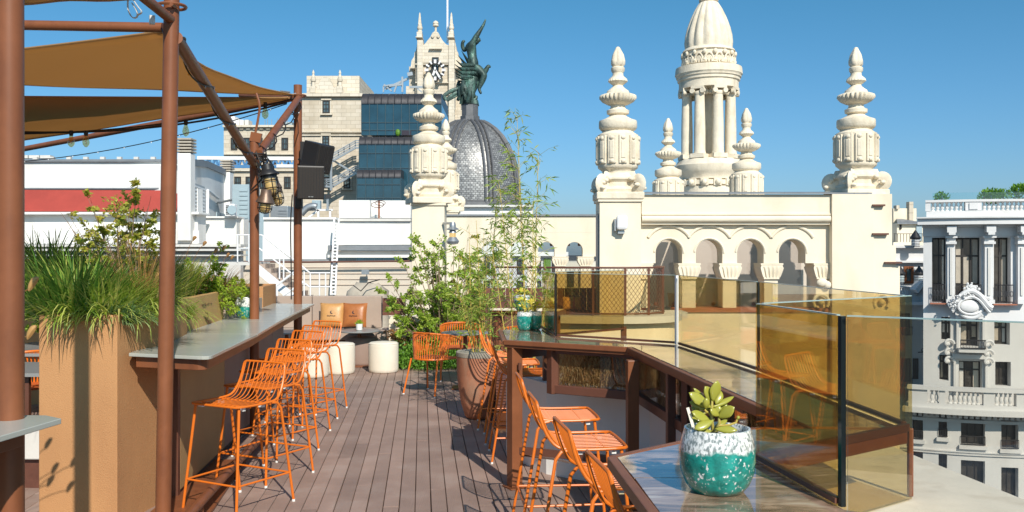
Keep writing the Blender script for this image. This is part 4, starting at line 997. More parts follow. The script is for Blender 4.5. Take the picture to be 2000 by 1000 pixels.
m = MB(); m.tube([cc + Vector((16*kc*math.cos(a), 0, 16*kc*math.sin(a))) for a in [i*math.pi/18 for i in range(36)]], .22, 5, closed=True); m.build('dial_ring', 'iron', ck)
for i in range(12):
    a = i*math.pi/6; d = Vector((math.cos(a), 0, math.sin(a))); m = MB(); m.bar(cc + d*13*kc + Vector((0,-.15,0)), cc + d*20*kc + Vector((0,-.15,0)), .42 if i % 3 == 0 else .26, .2, (0,1,0)); m.build('hour_mark', 'white_metal', ck)
    d = Vector((math.cos(a+.26), 0, math.sin(a+.26))); m = MB(); m.bar(cc + d*14.5*kc, cc + d*17.5*kc, .2, .5, (0,1,0)); m.build('dial_panel', 'iron', ck)
for dx, dz, ww_ in ((9, -15, .32), (-4, -11, .36), (0, 5, .3)): m = MB(); m.bar(cc + Vector((0,-.4,0)), cc + Vector((dx*kc, -.4, dz*kc)), ww_, .15, (0,1,0)); m.build('hand', 'white_metal', ck)
t = thing('radio_mast', 'thin white radio mast beside the clock tower pinnacle', 'mast', tuple(U(874, 82, YC+3)))
for du in (-1, 1): m = MB(); m.bar(U(874+du, 84, YC+3), U(874+du*.8, -30, YC+3), .13, .13); m.build('upright', 'white_metal', t)
for i in range(18): m = MB(); m.bar(U(873, 82-i*6, YC+3), U(875, 79-i*6, YC+3), .08, .08); m.build('rung', 'white_metal', t)
# -- slate dome with statue
YD = 85.0; kd = YD/F; cd = U(918, 400, YD+5)
dm = thing('slate_dome', 'dark ribbed slate dome carrying the bronze statue', 'dome', (cd.x, cd.y, -26))
prof = [(98, 402), (97, 380), (95, 355), (91, 330), (85, 308), (76, 287), (64, 268), (50, 253), (36, 243), (26, 238)]
kd2 = (YD+5)/F
m = MB(); n = 48; vs = []; fs = []; uvs = []
zz = [zY(v, YD+5) for r, v in prof]
def octr(r, a, k=.035): return r*(1 + 0)
for r, v in prof:
    for i in range(n):
        a = 2*math.pi*i/n; q = ((a + math.pi/8) % (math.pi/4)) - math.pi/8; rr = r*kd2*(.97/math.cos(q)*.55 + .45); vs.append((cd.x + rr*math.cos(a), cd.y + rr*math.sin(a), zY(v, YD+5)))
for j in range(len(prof)-1):
    for i in range(n): fs.append((j*n+i, j*n+(i+1) % n, (j+1)*n+(i+1) % n, (j+1)*n+i))
sh_ = m.add(vs, fs).build('slate_shell', 'slate', dm, smooth=True, angle=12)
uvl = sh_.data.uv_layers.new(name='UVMap'); lens = [0]
for j in range(1, len(prof)): lens.append(lens[-1] + math.hypot((prof[j][0]-prof[j-1][0])*kd2, zz[j]-zz[j-1]))
for p_ in sh_.data.polygons:
    j = p_.index // n; i = p_.index % n
    for li in p_.loop_indices:
        vi = sh_.data.loops[li].vertex_index; jj, ii = vi // n, vi % n
        if i == n-1 and ii == 0: ii = n
        uvl.data[li].uv = (ii*2*math.pi/n*prof[max(0, 0)][0]*kd2*.72, lens[jj])
for k in range(8):
    a = math.pi/8 + k*math.pi/4 - math.pi/2 + .13
    a = -math.pi/2 + .42 + k*math.pi/4
    for off in (-.10, 0, .10):
        pts = [(cd.x + (r*kd2*1.03+.06)*math.cos(a + off*5/max(r*kd2, 1)*.8), cd.y + (r*kd2*1.03+.06)*math.sin(a + off*5/max(r*kd2, 1)*.8), zY(v, YD+5)) for r, v in prof]
        m = MB(); m.tube(pts, .16 if off == 0 else .13, 6); m.build('rib', 'dome_rib', dm, smooth=True)
m = MB(); m.lathe([(104*kd2, zY(412, YD+5)), (104*kd2, zY(400, YD+5)), (98*kd2, zY(396, YD+5))], 48, (cd.x, cd.y, 0)); m.build('base_gutter', 'dome_rib', dm)
m = MB(); m.lathe([(100*kd2, -26), (100*kd2, zY(412.5, YD+5))], 32, (cd.x, cd.y, 0)); m.build('drum_wall', 'white_wall', dm)
m = MB(); m.lathe([(38*kd2, zY(246, YD+5)), (20*kd2, zY(238, YD+5)), (20*kd2, zY(228, YD+5)), (17*kd2, zY(227, YD+5)), (17*kd2, zY(206, YD+5)), (18.5*kd2, zY(205, YD+5))], 8, (cd.x, cd.y, 0), a0=math.pi/8); m.build('pedestal', 'dome_rib', dm)
m = MB(); m.obox(U(922, 257, YD+2.4), (.9, .4, .16)); m.build('dormer', 'dome_rib', dm)
sb = thing('building_block', 'pale flat roof block in front of the slate dome', 'building', (xY(950, 80), 80, -26))
m = MB(); pbox(m, 885, 403, 1040, 1000, 76, 8); m.build('wall', 'white_wall', sb)
m = MB(); pbox(m, 883, 400, 1042, 404, 75.6, 9); m.build('coping', 'concrete', sb)

# ------------------------------------------------------------------ bronze statue: winged bird carrying a man with raised arm
YS = YD + 5; ks = YS/F
stt = thing('bronze_statue', 'green-black bronze statue of a man with raised arm riding a winged bird', 'statue', tuple(U(918, 205, YS)))
def sp(x, y, d=0): p = U(850 + x/5, 20 + y/5, YS); return p + Vector((0, d, 0))
def skin(name, nodes, edges, mt, parent, root=0, sub=2):
    me = bpy.data.meshes.new(name); inv = W[parent].inverted()
    me.from_pydata([inv @ Vector(n_[0]) for n_ in nodes], edges, []); o = bpy.data.objects.new(name, me); C.objects.link(o)
    s = o.modifiers.new('skin', 'SKIN'); lay = me.skin_vertices
    if not lay: me.attributes  # layer appears with the modifier
    for i, n_ in enumerate(nodes): sv_ = me.skin_vertices[0].data[i]; sv_.radius = (n_[1], n_[1]); sv_.use_root = (i == root)
    s.use_smooth_shade = True
    m_ = o.modifiers.new('sub', 'SUBSURF'); m_.levels = sub; m_.render_levels = sub
    me.materials.append(MAT[mt]); o.parent = parent; W[o] = W[parent]; return o
k = ks/5
N = [(sp(362, 520), 42*k), (sp(362, 455), 32*k), (sp(352, 385), 40*k), (sp(350, 345), 42*k), (sp(378, 325, -.1), 20*k), (sp(400, 312, -.2), 22*k), (sp(412, 298, -.25), 24*k),
     (sp(318, 352, .4), 22*k), (sp(278, 385, .6), 18*k), (sp(262, 335, .5), 14*k), (sp(268, 295, .4), 13*k), (sp(292, 288, .4), 9*k),
     (sp(372, 315, -.4), 24*k), (sp(412, 255, -.5), 19*k), (sp(448, 198, -.5), 13*k), (sp(476, 150, -.5), 10*k), (sp(495, 100, -.5), 5*k),
     (sp(390, 560, -.3), 38*k), (sp(484, 640, -.5), 27*k), (sp(458, 710, -.5), 20*k), (sp(428, 778, -.5), 12*k), (sp(452, 830, -.6), 9*k),
     (sp(365, 575, .3), 36*k), (sp(425, 650, .3), 30*k), (sp(392, 730, .3), 24*k), (sp(368, 800, .3), 16*k), (sp(360, 860, .2), 12*k)]
E = [(0,1),(1,2),(2,3),(3,4),(4,5),(5,6),(3,7),(7,8),(8,9),(9,10),(10,11),(3,12),(12,13),(13,14),(14,15),(15,16),(0,17),(17,18),(18,19),(19,20),(20,21),(0,22),(22,23),(23,24),(24,25),(25,26)]
N = [(a_, r_*1.4) for a_, r_ in N]
skin('figure_body', N, E, 'bronze', stt)
hd = MB(); hd.ball(sp(418, 296, -.3), 25*k, 12, 10, (1.05, .9, 1.15)); hd.ball(sp(440, 305, -.35), 8*k); hd.ball(sp(405, 284, -.2), 22*k); hd.build('head', 'bronze', stt, smooth=True)
N = [(sp(330, 790), 62*k), (sp(345, 700), 62*k), (sp(385, 640, .2), 50*k), (sp(440, 640, .2), 34*k), (sp(478, 610, .1), 24*k), (sp(508, 565, 0), 19*k), (sp(522, 540, 0), 18*k), (sp(546, 558, 0), 8*k), (sp(300, 870), 50*k), (sp(262, 900), 24*k), (sp(360, 900, -.2), 34*k), (sp(400, 870, -.2), 16*k), (sp(405, 835, -.2), 10*k), (sp(330, 950, -.3), 18*k)]
E = [(0,1),(1,2),(2,3),(3,4),(4,5),(5,6),(6,7),(0,8),(8,9),(8,10),(10,11),(11,12),(8,13)]
N = [(a_, r_*1.25) for a_, r_ in N]
skin('bird_body', N, E, 'bronze', stt)
wg = MB()
tips = [(258, 405), (222, 448), (200, 492), (188, 535), (182, 575), (188, 615), (200, 650), (215, 690), (232, 720)]
for i, (x, y) in enumerate(tips):
    root = Vector((375 - i*7, 600 + i*14)); p0 = sp(root.x, root.y, -.2 - .03*i); p2 = sp(x, y, -.5); mid = sp((root.x+x)/2 + (18 if i < 4 else 6), (root.y+y)/2 + 22, -.45)
    pts = bez(p0, mid, p2, 8); wg.tube(pts, [30*k, 32*k, 32*k, 30*k, 27*k, 22*k, 17*k, 10*k, 2*k], 8, flat=.45)
for i in range(26):
    x = 265 + (i % 7)*20; y = 545 + (i//7)*38; wg.tube([sp(x+38, y+22, -.3), sp(x+10, y+4, -.62), sp(x-22, y-16, -.6)], [10*k, 15*k, 3*k], 6)
wg.build('wing', 'bronze', stt, smooth=True)
tl_ = MB()
tl_.tube(smoothpath([sp(290, 760), sp(190, 775, -.2), (sp(110, 820, -.3)), sp(85, 850, -.3), sp(110, 880, -.3)]), 15*k, 8, flat=1.3)
tl_.tube(smoothpath([sp(300, 790), sp(220, 800, -.2), (sp(150, 850, -.3)), sp(112, 888, -.3)]), 16*k, 8, flat=1.3)
tl_.tube(smoothpath([sp(300, 820), sp(250, 815, -.2), (sp(180, 860, -.3)), sp(120, 890, -.3)]), 9*k, 8)
tl_.build('tail', 'bronze', stt, smooth=True)
rk = MB(); random.seed(5)
for i in range(30):
    x, y = random.uniform(235, 370), random.uniform(680, 790); dx = random.uniform(-25, 45); d_ = random.uniform(-.9, .2)
    rk.tube(smoothpath([sp(x, y, d_), sp(x + dx*.4 + random.uniform(-22, 22), y+55, d_-.15), sp(x + dx, min(935, y+random.uniform(100, 160)), d_)]), [(11+9*math.sin(q*.25))*k for q in range(12)], 6)
rk.lathe([(60*k, 0), (50*k, 55*k), (20*k, 75*k)], 8, sp(370, 935)); rk.build('drapery_and_rock', 'bronze', stt, smooth=True)

# ------------------------------------------------------------------ distant roofs seen through the arches and beside the arcade
random.seed(11)
cityg = 'distant city roofs along the horizon'
specs = []
for i in range(16):
    Y = random.uniform(180, 900); u = random.uniform(980, 1820); wd = random.uniform(12, 28); h = -26 + random.uniform(14, 27)
    specs.append((xY(u, Y), Y, wd, h))
for i, (x, Y, wd, h) in enumerate(specs):
    t = thing('distant_building', 'pale distant city building with tiled roof low on the horizon', 'building', (x, Y, -26), random.uniform(-.3, .3), cityg)
    m = MB(); m.box(-wd/2, wd/2, -wd/2, wd/2, 0, h+26); m.mapped(lambda v: W[t] @ v); m.build('wall', 'city_pale', t)
    m = MB(); q = wd/2+.4; m.add([(-q,-q,h+26),(q,-q,h+26),(q,q,h+26),(-q,q,h+26),(-q*.2,0,h+29),(q*.2,0,h+29)], [(3,2,1,0),(0,1,5,4),(2,3,4,5),(1,2,5),(3,0,4)]); m.mapped(lambda v: W[t] @ v); m.build('roof', 'roof_tile', t)
# near block seen through the left arches
nb_ = thing('neighbour_building', 'white neighbouring building with green shutters seen through the far arches', 'building', (xY(1060, 60), 60, -26))
m = MB(); holes = []
pbox(m, 930, 500, 1105, 1100, 60, 10); m.build('wall', 'white_facade', nb_)
m = MB(); pbox(m, 925, 492, 1110, 500, 59.6, 10); m.build('cornice', 'white_wall', nb_)
for u in (945, 975, 1010, 1045, 1078): win(nb_, u, 508, u+12, 535, 59.98); win(nb_, u, 548, u+12, 575, 59.98)
m = MB(); pbox(m, 1062, 505, 1076, 540, 59.9, .08); m.build('shutter', 'leaf_cover', nb_)
nb2 = thing('neighbour_building', 'yellowish neighbouring block with dark windows seen under the far arches', 'building', (xY(1140, 75), 75, -26))
m = MB(); pbox(m, 1090, 512, 1250, 1100, 75, 12); m.build('wall', 'sandstone_light', nb2)
for u in (1108, 1130, 1156, 1180): win(nb2, u, 530, u+13, 560, 74.98)
# small beige roof house in the gap at right
sm = thing('roof_house', 'small beige rooftop house with grey roof between arcade and white building', 'building', (xY(1780, 60), 60, -26))
m = MB(); pbox(m, 1745, 407, 1790, 470, 62, 8); m.build('back_wall', 'cream', sm); m = MB(); pbox(m, 1776, 394, 1784, 432, 61.8, .5); m.build('chimney', 'sandstone', sm); m = MB(); pbox(m, 1751, 401, 1757, 408, 61.8, .5); m.build('chimney', 'sandstone', sm)
m = MB(); pbox(m, 1752, 436, 1806, 475, 60, 5); m.build('wall', 'cream', sm)
m = MB(); z = zY(436, 60); x_0, x_1 = xY(1749, 60), xY(1806, 60); m.add([(x_0,59.7,z),(x_1,59.7,z),(x_1-.6,62,z+.36),(x_0+.9,62,z+.36),(x_0,59.7,z-.06),(x_1,59.7,z-.06)], [(0,1,2,3),(4,5,1,0),(1,5,2),(0,3,4),(4,3,2,5)]); m.build('roof', 'lead', sm)
win(sm, 1757, 439, 1760.5, 448, 59.97, bars=False); m = MB(); pbox(m, 1790, 441, 1801, 470, 59.9, .1); m.build('door', 'hvac', sm)
m = MB(); pbox(m, 1745, 473, 1815, 480, 57, 8); m.build('parapet', 'cream', sm)
m = MB()
for i in range(12): pbox(m, 1747+i*6, 456, 1747.6+i*6, 474, 57.1, .05)
pbox(m, 1746, 456, 1815, 457, 57.1, .05); m.build('railing', 'iron', sm)
# ================================================================== ORNATE WHITE BUILDING ACROSS THE STREET (right)
WR, WCX, WCY = 12.0, 26.0, 57.0
wb = thing('ornate_building', 'ornate white curved corner building with balustrades across the street', 'building', (26, 46, -26))
def bow(dr=0.0):
    def fn(v):                                           # v.x = angle in degrees, v.y = depth behind the face, v.z
        a = R(v.x); r = WR + dr - v.y; return Vector((WCX + r*math.sin(a), WCY - r*math.cos(a), v.z))
    return fn
def zz_(v): return zY(v, 45.5)
def curved(nm, a0, a1, z0, z1, th, dr, mt='white_facade', holes=(), step=1.5, parent=None, **kw):
    m = MB(); holed(m, a0, a1, z0, z1, th, list(holes), step, bow(dr)); return m.build(nm, mt, parent or wb, **kw)
# upper floors
up = [(-24.6, -21.6, zz_(590), zz_(464)), (-19.6, -14.0, zz_(592), zz_(464)), (-11.3, -7.6, zz_(592), zz_(464)), (-2.5, 1.5, zz_(592), zz_(464)), (5, 9, zz_(592), zz_(464)),
      (-22.6, -20.6, zz_(665), zz_(620)), (-18.4, -14.4, zz_(676), zz_(621)), (-11.2, -7.8, zz_(672), zz_(627)), (-3, 0.5, zz_(672), zz_(627)),
      (-23.0, -21.0, zz_(745), zz_(695)), (-18.8, -13.8, zz_(770), zz_(705)), (-11.0, -7.6, zz_(752), zz_(705)), (-3, 0.5, zz_(760), zz_(705))]
curved('upper_wall', -26.5, 14, zz_(790), zz_(438), .6, 0, holes=up)
for i, (a0, a1, z0, z1) in enumerate(up):
    m = MB(); f = .28; hs = []
    nx_ = 3 if a1-a0 > 4 else 2
    wdt = (a1-a0-f*(nx_+1))/nx_; zt_ = z0 + (z1-z0)*(.72)
    for q in range(nx_):
        xa_ = a0 + f + q*(wdt+f); hs += [(xa_, xa_+wdt, z0+.08, zt_-.04), (xa_, xa_+wdt, zt_+.04, z1-.08)]
    holed(m, a0, a1, z0, z1, .08, hs, 3, bow(-.42)); w_ = m.build('window', 'dark_frame', wb)
    m = MB(); holed(m, a0, a1, z0, z1, .03, [], 1.2, bow(-.47)); m.build('pane', 'pane_warm', w_)
random.seed(77)
for a0, a1, z0, z1 in up + [(-18.9, -14.2, zz_(862), zz_(808)), (-11.0, -7.6, zz_(866), zz_(812)), (-18.9, -14.2, zz_(945), zz_(892)), (-11.0, -7.6, zz_(958), zz_(902)), (-23.3, -21.6, zz_(850), zz_(800))]:
    lowf = (z1 < zz_(800)); wd_ = a1 - a0
    for s_ in (0, 1):
        if random.random() < .75:
            cw = wd_*random.uniform(.10, .26); b0_ = a0 + .35 if s_ == 0 else a1 - .35 - cw
            m = MB(); holed(m, b0_, b0_+cw, z0 + random.choice([.1, .1, (z1-z0)*.3]), z1-.1, .02, [], .3, bow((.9 if lowf else 0) - .445)); m.build('curtain', random.choice(['canvas', 'pouf', 'concrete']), wb)
# curtains in some windows
for a0, a1, z0, z1 in ((-17.8, -16.4, zz_(590), zz_(500)), (-10.6, -9.4, zz_(665), zz_(632)), (-17.6, -16.9, zz_(672), zz_(625))):
    m = MB(); holed(m, a0, a1, z0, z1, .03, [], 1.2, bow(-.44)); m.build('curtain', 'canvas', wb)
# entablature, cornice, parapet
curved('entablature', -26.6, 14, zz_(461), zz_(444), .5, .10)
curved('architrave', -26.7, 14, zz_(444)+.003, zz_(439), .5, .25)
curved('cornice', -27.5, 14, zz_(438.9), zz_(427), 1.3, .85)
curved('cornice_lip', -27.8, 14, zz_(426.9), zz_(424), 1.5, 1.0)
curved('parapet_base', -25.8, 14, zz_(423.9), zz_(412), .5, .25)
curved('parapet_rail', -26.0, 14, zz_(394.5), zz_(390), .5, .32)
for a0, a1 in ((-26, -24.9), (-17.6, -14.2), (12, 14)): curved('parapet_pier', a0, a1, zz_(411.9), zz_(394.6), .45, .27, bevel=.03)
curved('pier_panel', -16.8, -15, zz_(409), zz_(397), .1, .33, 'white_facade')
m0 = MB(); m0.lathe([(.10, 0), (.10, .03), (.05, .06), (.085, .14), (.095, .19), (.05, .30), (.045, .34), (.08, .38), (.09, .43)], 8)
bal = None
def baluster(a, z, h, dr, r=WR):
    global bal
    p = bow(dr)(Vector((a, 0, z)))
    if bal is None:
        mm = MB(); mm.v = [(v[0], v[1], v[2]) for v in m0.v]; mm.f = list(m0.f); mm.mapped(lambda v: W[wb] @ v); bal = mm.build('baluster', 'white_facade', wb, smooth=True); o = bal
    else: o = share(bal, wb)
    o.location = p - W[wb].translation; o.scale = (1, 1, h/.43); return o
zb0, hb = zz_(411.8), (zz_(394.6) - zz_(411.8))
a = -24.4
while a < 12:
    if not (-17.9 < a < -13.9): baluster(a, zb0, hb, .02)
    a += 1.0
# roof terrace glass rail and planting
curved('roof_glass', -24.5, 14, zz_(390)+.02, zz_(390)+.38, .02, -.35, 'rail_glass')
rp = []
for u, v, s_ in ((1840, 386, .35), (1922, 384, .3), (1934, 382, .45), (1946, 383, .4), (1960, 381, .35), (1990, 375, .45), (2002, 374, .5)):
    c0 = U(u, v, 46.6); t = thing('roof_plant', 'green shrub in the rooftop garden %s' % {1840: 'at the left end of the white building', 1922: 'left one of four close together', 1934: 'second of four close together', 1946: 'third of four close together', 1960: 'fourth of four close together', 1990: 'large, near the right picture edge', 2002: 'large, cut by the right picture edge'}[u], 'shrub', (c0.x, c0.y, c0.z - s_))
    n_ = 260; d = rng.normal(size=(n_, 3)); d /= np.linalg.norm(d, axis=1, keepdims=True); P = np.array(c0) + d*s_*rng.random((n_, 1))**.5*np.array([1, .8, .8])
    V_, F_ = leaves_np(P, d + [0, 0, .6], s_*.35, s_*.10); np_obj('foliage', V_, F_, 'leaf_cover', t)
    m = MB(); m.tube([(c0.x, c0.y, c0.z-s_), tuple(c0)], .03, 5); m.build('stem', 'bark', t)
# pilasters and consoles
for ac, wd in ((-20.6, 1.5), (-12.7, 1.7), (-5.8, 1.5), (3, 1.6)):
    curved('pilaster', ac-wd/2, ac+wd/2, zz_(584), zz_(477), .3, .28, bevel=.02)
    curved('pilaster_panel', ac-wd/6, ac+wd/6, zz_(576), zz_(484), .05, .34, 'concrete')
    curved('pilaster_cap', ac-wd/2-.35, ac+wd/2+.35, zz_(476.8), zz_(472), .4, .45); curved('pilaster_cap', ac-wd/2-.15, ac+wd/2+.15, zz_(471.9), zz_(465), .4, .36); curved('pilaster_cap', ac-wd/2-.45, ac+wd/2+.45, zz_(464.9), zz_(461.5), .4, .5)
    curved('pilaster_base', ac-wd/2-.25, ac+wd/2+.25, zz_(592), zz_(584.2), .4, .4)
    p = bow(.5)(Vector((ac, 0, zz_(448)))); mm = MB(); mm.obox((0, 0, 0), (.42, .42, .32), R(ac), None); mm.obox((0, -.05, -.22), (.3, .34, .12), R(ac)); mm.mapped(lambda v: v + p); mm.build('console', 'white_facade', wb, smooth=True)
for a0, a1 in ((-25, -21.4), (-11.9, -7.0), (-3, 2)): curved('sill', a0, a1, zz_(594.5), zz_(592.3), .5, .45, 'brick_red')
for a0, a1, v in ((-24.5, -21.8, 583), (-19.5, -14.2, 583), (-11.5, -7.4, 583)):      # wrought iron guards
    m = MB(); z0, z1 = zz_(591), zz_(556)
    fn = bow(.18)
    for zz1 in (z0+.05, z1): m.tube([fn(Vector((a0 + (a1-a0)*i/8, 0, zz1))) for i in range(9)], .025, 4)
    nn = int((a1-a0)/.33)
    for i in range(nn+1):
        aa = a0 + (a1-a0)*i/nn; m.tube([fn(Vector((aa, 0, z0))), fn(Vector((aa, 0, z1)))], .014, 3)
        if i % 2: m.tube([fn(Vector((aa + .22*math.cos(q), 0, z0 + .45 + .16*math.sin(q)))) for q in [w2_*math.pi/4 for w2_ in range(8)]], .014, 3, closed=True)
    m.build('iron_guard', 'iron', wb, props=STUFF)
# pediment with oval cartouche
pd = MB(); fn = bow(.42)
pts = [fn(Vector((a_, 0, z_))) for a_, z_ in [(-21.0, zz_(600)), (-20.2, zz_(596)), (-19.3, zz_(585)), (-18.2, zz_(573)), (-16.6, zz_(566)), (-15.0, zz_(573)), (-13.9, zz_(585)), (-13.0, zz_(596)), (-12.2, zz_(600))]]
pd.tube(smoothpath(pts), .13, 8); pd.tube([p_ + Vector((0, -.03, -.28)) for p_ in smoothpath(pts)][4:-4], .07, 6); pd.build('pediment_arch', 'white_facade', wb, smooth=True)
curved('pediment_wall', -19.6, -13.8, zz_(622), zz_(592.5), .3, .25)
c0 = bow(.35)(Vector((-16.7, 0, zz_(597)))); m = MB(); m.ball(c0, .50, 20, 12, (1.05, .3, .62)); m.tube([c0 + Vector((.62*math.cos(q), -.08, .40*math.sin(q))) for q in [i*math.pi/12 for i in range(24)]], .06, 6, closed=True); m.build('oval_cartouche', 'white_facade', wb, smooth=True)
random.seed(3)
cl = MB()
for i in range(150):
    th = R(random.uniform(-25, 205)); rr = random.uniform(.66, .92); cl.ball(c0 + Vector((rr*1.15*math.cos(th), random.uniform(-.2, .1), rr*.72*math.sin(th))), random.uniform(.03, .065), 7, 5)
for i in range(70):
    cl.ball(fn(Vector((-16.6 + random.gauss(0, .6), 0, zz_(566) + abs(random.gauss(0, .13))))), random.uniform(.04, .085), 7, 5)
for s_ in (-1, 1):
    for i in range(16): cl.ball(fn(Vector((-16.6 + s_*random.uniform(2.6, 4.4), 0, zz_(592) + random.gauss(0, .15)))), random.uniform(.03, .065), 7, 5)
cl.build('carved_garland', 'white_facade', wb, smooth=True, props=STUFF)
m = MB(); m.tube([fn(Vector((-16.6 + 2.2*math.sin(q), 0, zz_(610) - .25*math.cos(q*1.2)))) for q in [i*.2-1.2 for i in range(13)]], .09, 8, flat=1); m.build('name_ribbon', 'white_facade', wb, smooth=True)
# moulded frames
for a0, a1, z0, z1 in ((-19.4, -13.4, zz_(682), zz_(616)), (-20.0, -12.8, zz_(776), zz_(700))):
    for h in ((a0, a0+.5, z0, z1), (a1-.5, a1, z0, z1)): curved('door_jamb', *h, .2, .16)
    curved('door_head', a0-.3, a1+.3, z1+.003, z1+.22, .3, .28)
curved('small_balcony', -19.2, -13.6, zz_(686), zz_(679), .9, .7); 
for ac in (-21.3, -13.0): 
    for z_ in (672, 690, 706): p = bow(.2)(Vector((ac, 0, zz_(z_)))); m = MB(); m.tube([p + Vector(((.30-.03*i)*math.cos(i*.5), -.05, (.30-.03*i)*math.sin(i*.5))) for i in range(9)], .07, 6); m.ball(p, .12); m.build('scroll', 'white_facade', wb, smooth=True)
m = MB(); fn2 = bow(.75); z0, z1 = zz_(678.5), zz_(662)
for zz1 in (z0+.03, z1): m.tube([fn2(Vector((-18.9 + 5*i/8, 0, zz1))) for i in range(9)], .03, 4)
for i in range(18): m.tube([fn2(Vector((-18.9 + 5*i/17, 0, z0))), fn2(Vector((-18.9 + 5*i/17, 0, z1)))], .016, 3)
m.build('iron_guard', 'iron', wb, props=STUFF)
# middle curved balcony balustrade
curved('balcony_slab', -30, 14, zz_(800), zz_(790), 2.4, 1.9)
curved('balcony_base', -29, 14, zz_(789.9), zz_(781), .4, 1.7)
curved('balcony_rail', -29.2, 14, zz_(756), zz_(749), .45, 1.78)
for a0, a1 in ((-29, -25.5), (-23.3, -22.2), (-15.2, -13.2), (-9.2, -3), (4, 14)): curved('balcony_pier', a0, a1, zz_(780.9), zz_(756.1), .35, 1.68)
a = -28
while a < 4:
    if -25.3 < a < -23.4 or -22 < a < -15.3 or -13.1 < a < -9.3 or -2.8 < a < 4: baluster(a, zz_(780.9), zz_(756.1)-zz_(780.9), 1.5)
    a += .85
# lower floors under the balcony
lo = [(-28.6, -26.4, zz_(858), zz_(806)), (-23.3, -21.6, zz_(850), zz_(800)), (-18.9, -14.2, zz_(862), zz_(808)), (-11.0, -7.6, zz_(866), zz_(812)), (-2, 2, zz_(866), zz_(812)),
      (-28.4, -26.4, zz_(930), zz_(880)), (-23.3, -21.6, zz_(925), zz_(882)), (-18.9, -14.2, zz_(945), zz_(892)), (-11.0, -7.6, zz_(958), zz_(902)), (-2, 2, zz_(958), zz_(902)),
      (-23.3, -21.6, zz_(1010), zz_(965)), (-18.9, -14.2, zz_(1030), zz_(975)), (-11.0, -7.6, zz_(1040), zz_(985))]
curved('lower_wall', -33, 14, -26, zz_(800)-.003, .6, .9, holes=lo)
for i, (a0, a1, z0, z1) in enumerate(lo):
    m = MB(); f = .22; nx_ = 3 if a1-a0 > 4 else 2; wdt = (a1-a0-f*(nx_+1))/nx_; hs = [(a0 + f + q*(wdt+f), a0 + f + q*(wdt+f) + wdt, z0+.08, z1-.08) for q in range(nx_)]
    holed(m, a0, a1, z0, z1, .08, hs, 3, bow(.55)); w_ = m.build('window', 'dark_frame', wb)
    m = MB(); holed(m, a0, a1, z0, z1, .03, [], 1.2, bow(.50)); m.build('pane', 'pane_warm', w_)
    curved('window_sill', a0-.4, a1+.4, z0-.2, z0-.02, .3, 1.05)
    if i < 5:
        m = MB(); fn3 = bow(.95)
        for zz1 in (z0+.03, z0+.42): m.tube([fn3(Vector((a0 + (a1-a0)*q/6, 0, zz1))) for q in range(7)], .025, 4)
        nn = int((a1-a0)/.3)
        for q in range(nn+1): m.tube([fn3(Vector((a0 + (a1-a0)*q/nn, 0, z0))), fn3(Vector((a0 + (a1-a0)*q/nn, 0, z0+.42)))], .016, 3)
        m.build('iron_guard', 'iron', wb, props=STUFF)
dn = None
for i in range(36):
    a_ = -28 + i*1.1; p = bow(1.0)(Vector((a_, 0, zz_(806))))
    if dn is None: mm = MB(); mm.obox((0, 0, 0), (.16, .5, .20)); mm.mapped(lambda v: W[wb] @ v); dn = mm.build('dentil', 'white_facade', wb)
    o = dn if i == 0 else share(dn, wb)
    o.location = p - W[wb].translation; o.rotation_euler = (0, 0, R(a_))
curved('dentil_band', -33, 14, zz_(820), zz_(814), .3, 1.0)
for v in (875, 880, 968): curved('string_course', -33, 14, zz_(v+2), zz_(v), .2, .98)
m = MB(); m.box(29.5, 42, 45.6, 60, -26, zz_(424)); m.build('right_wing', 'white_facade', wb)
# left wing set back, with balustrade and small windows
lwg = thing('side_wing', 'low white side wing with striped shutters left of the ornate building', 'building', (xY(1780, 52), 52, -26))
YW = 52.0; m = MB(); pbox(m, 1690, 483, 1850, 1300, YW, 8); m.build('wall', 'white_facade', lwg)
m = MB(); pbox(m, 1690, 479, 1850, 484, YW-.4, 8); pbox(m, 1690, 509, 1850, 513, YW-.3, 1); m.build('cornice', 'white_facade', lwg)
for q in ((1765, 520, 1784, 554), (1804, 520, 1814, 535)): win(lwg, *q, YW-.02, frame='steel_brown', nx=1, nz=1, pane='pane_dark', fw=.12)
for q in ((1761, 612, 1776, 655), (1761, 700, 1778, 745), (1783, 700, 1793, 740), (1761, 800, 1778, 850), (1761, 875, 1778, 930)): win(lwg, *q, YW-.02, nx=2, nz=2)
for u, v0, v1 in ((1758, 520, 552), (1795, 520, 552), (1788, 450, 482)):
    cst = U(u, v1, YW-.8); t = thing('folded_parasol', 'black and white striped folded parasol ' + {1758: 'beside the arcade corner, left of the brown-framed window', 1795: 'right of the brown-framed window on the side wing', 1788: 'up on the roof of the side wing'}[u], 'parasol', tuple(cst))
    h = (v1-v0)*YW/F; m = MB(); m.lathe([(.26, h*.45), (.30, h*.55), (.12, h*.85), (.03, h)], 12, cst); m.build('top', 'black', t, smooth=True)
    for i in range(6):
        m = MB(); m.lathe([(.22, h*.07*i), (.24, h*.07*i+h*.035)], 12, cst); m.build('stripe', 'white_metal' if i % 2 else 'black', t)
    m = MB(); m.lathe([(.20, 0), (.21, h*.45)], 12, cst); m.build('fabric', 'white_metal', t)
m = MB(); pbox(m, 1750, 558, 1812, 561, YW-1, .4); pbox(m, 1750, 578, 1812, 590, YW-1, .4); m.build('balustrade_rail', 'white_facade', lwg)
for i in range(11):
    a_ = U(1753+i*5, 578, YW-.8); m = MB(); m.lathe([(.08, 0), (.05, .06), (.09, .2), (.045, .38), (.08, .47)], 8, a_); m.build('baluster', 'white_facade', lwg, smooth=True)
m = MB(); pbox(m, 1806, 545, 1818, 600, YW-1.6, 1.2); m.build('corner_pier', 'white_facade', lwg)
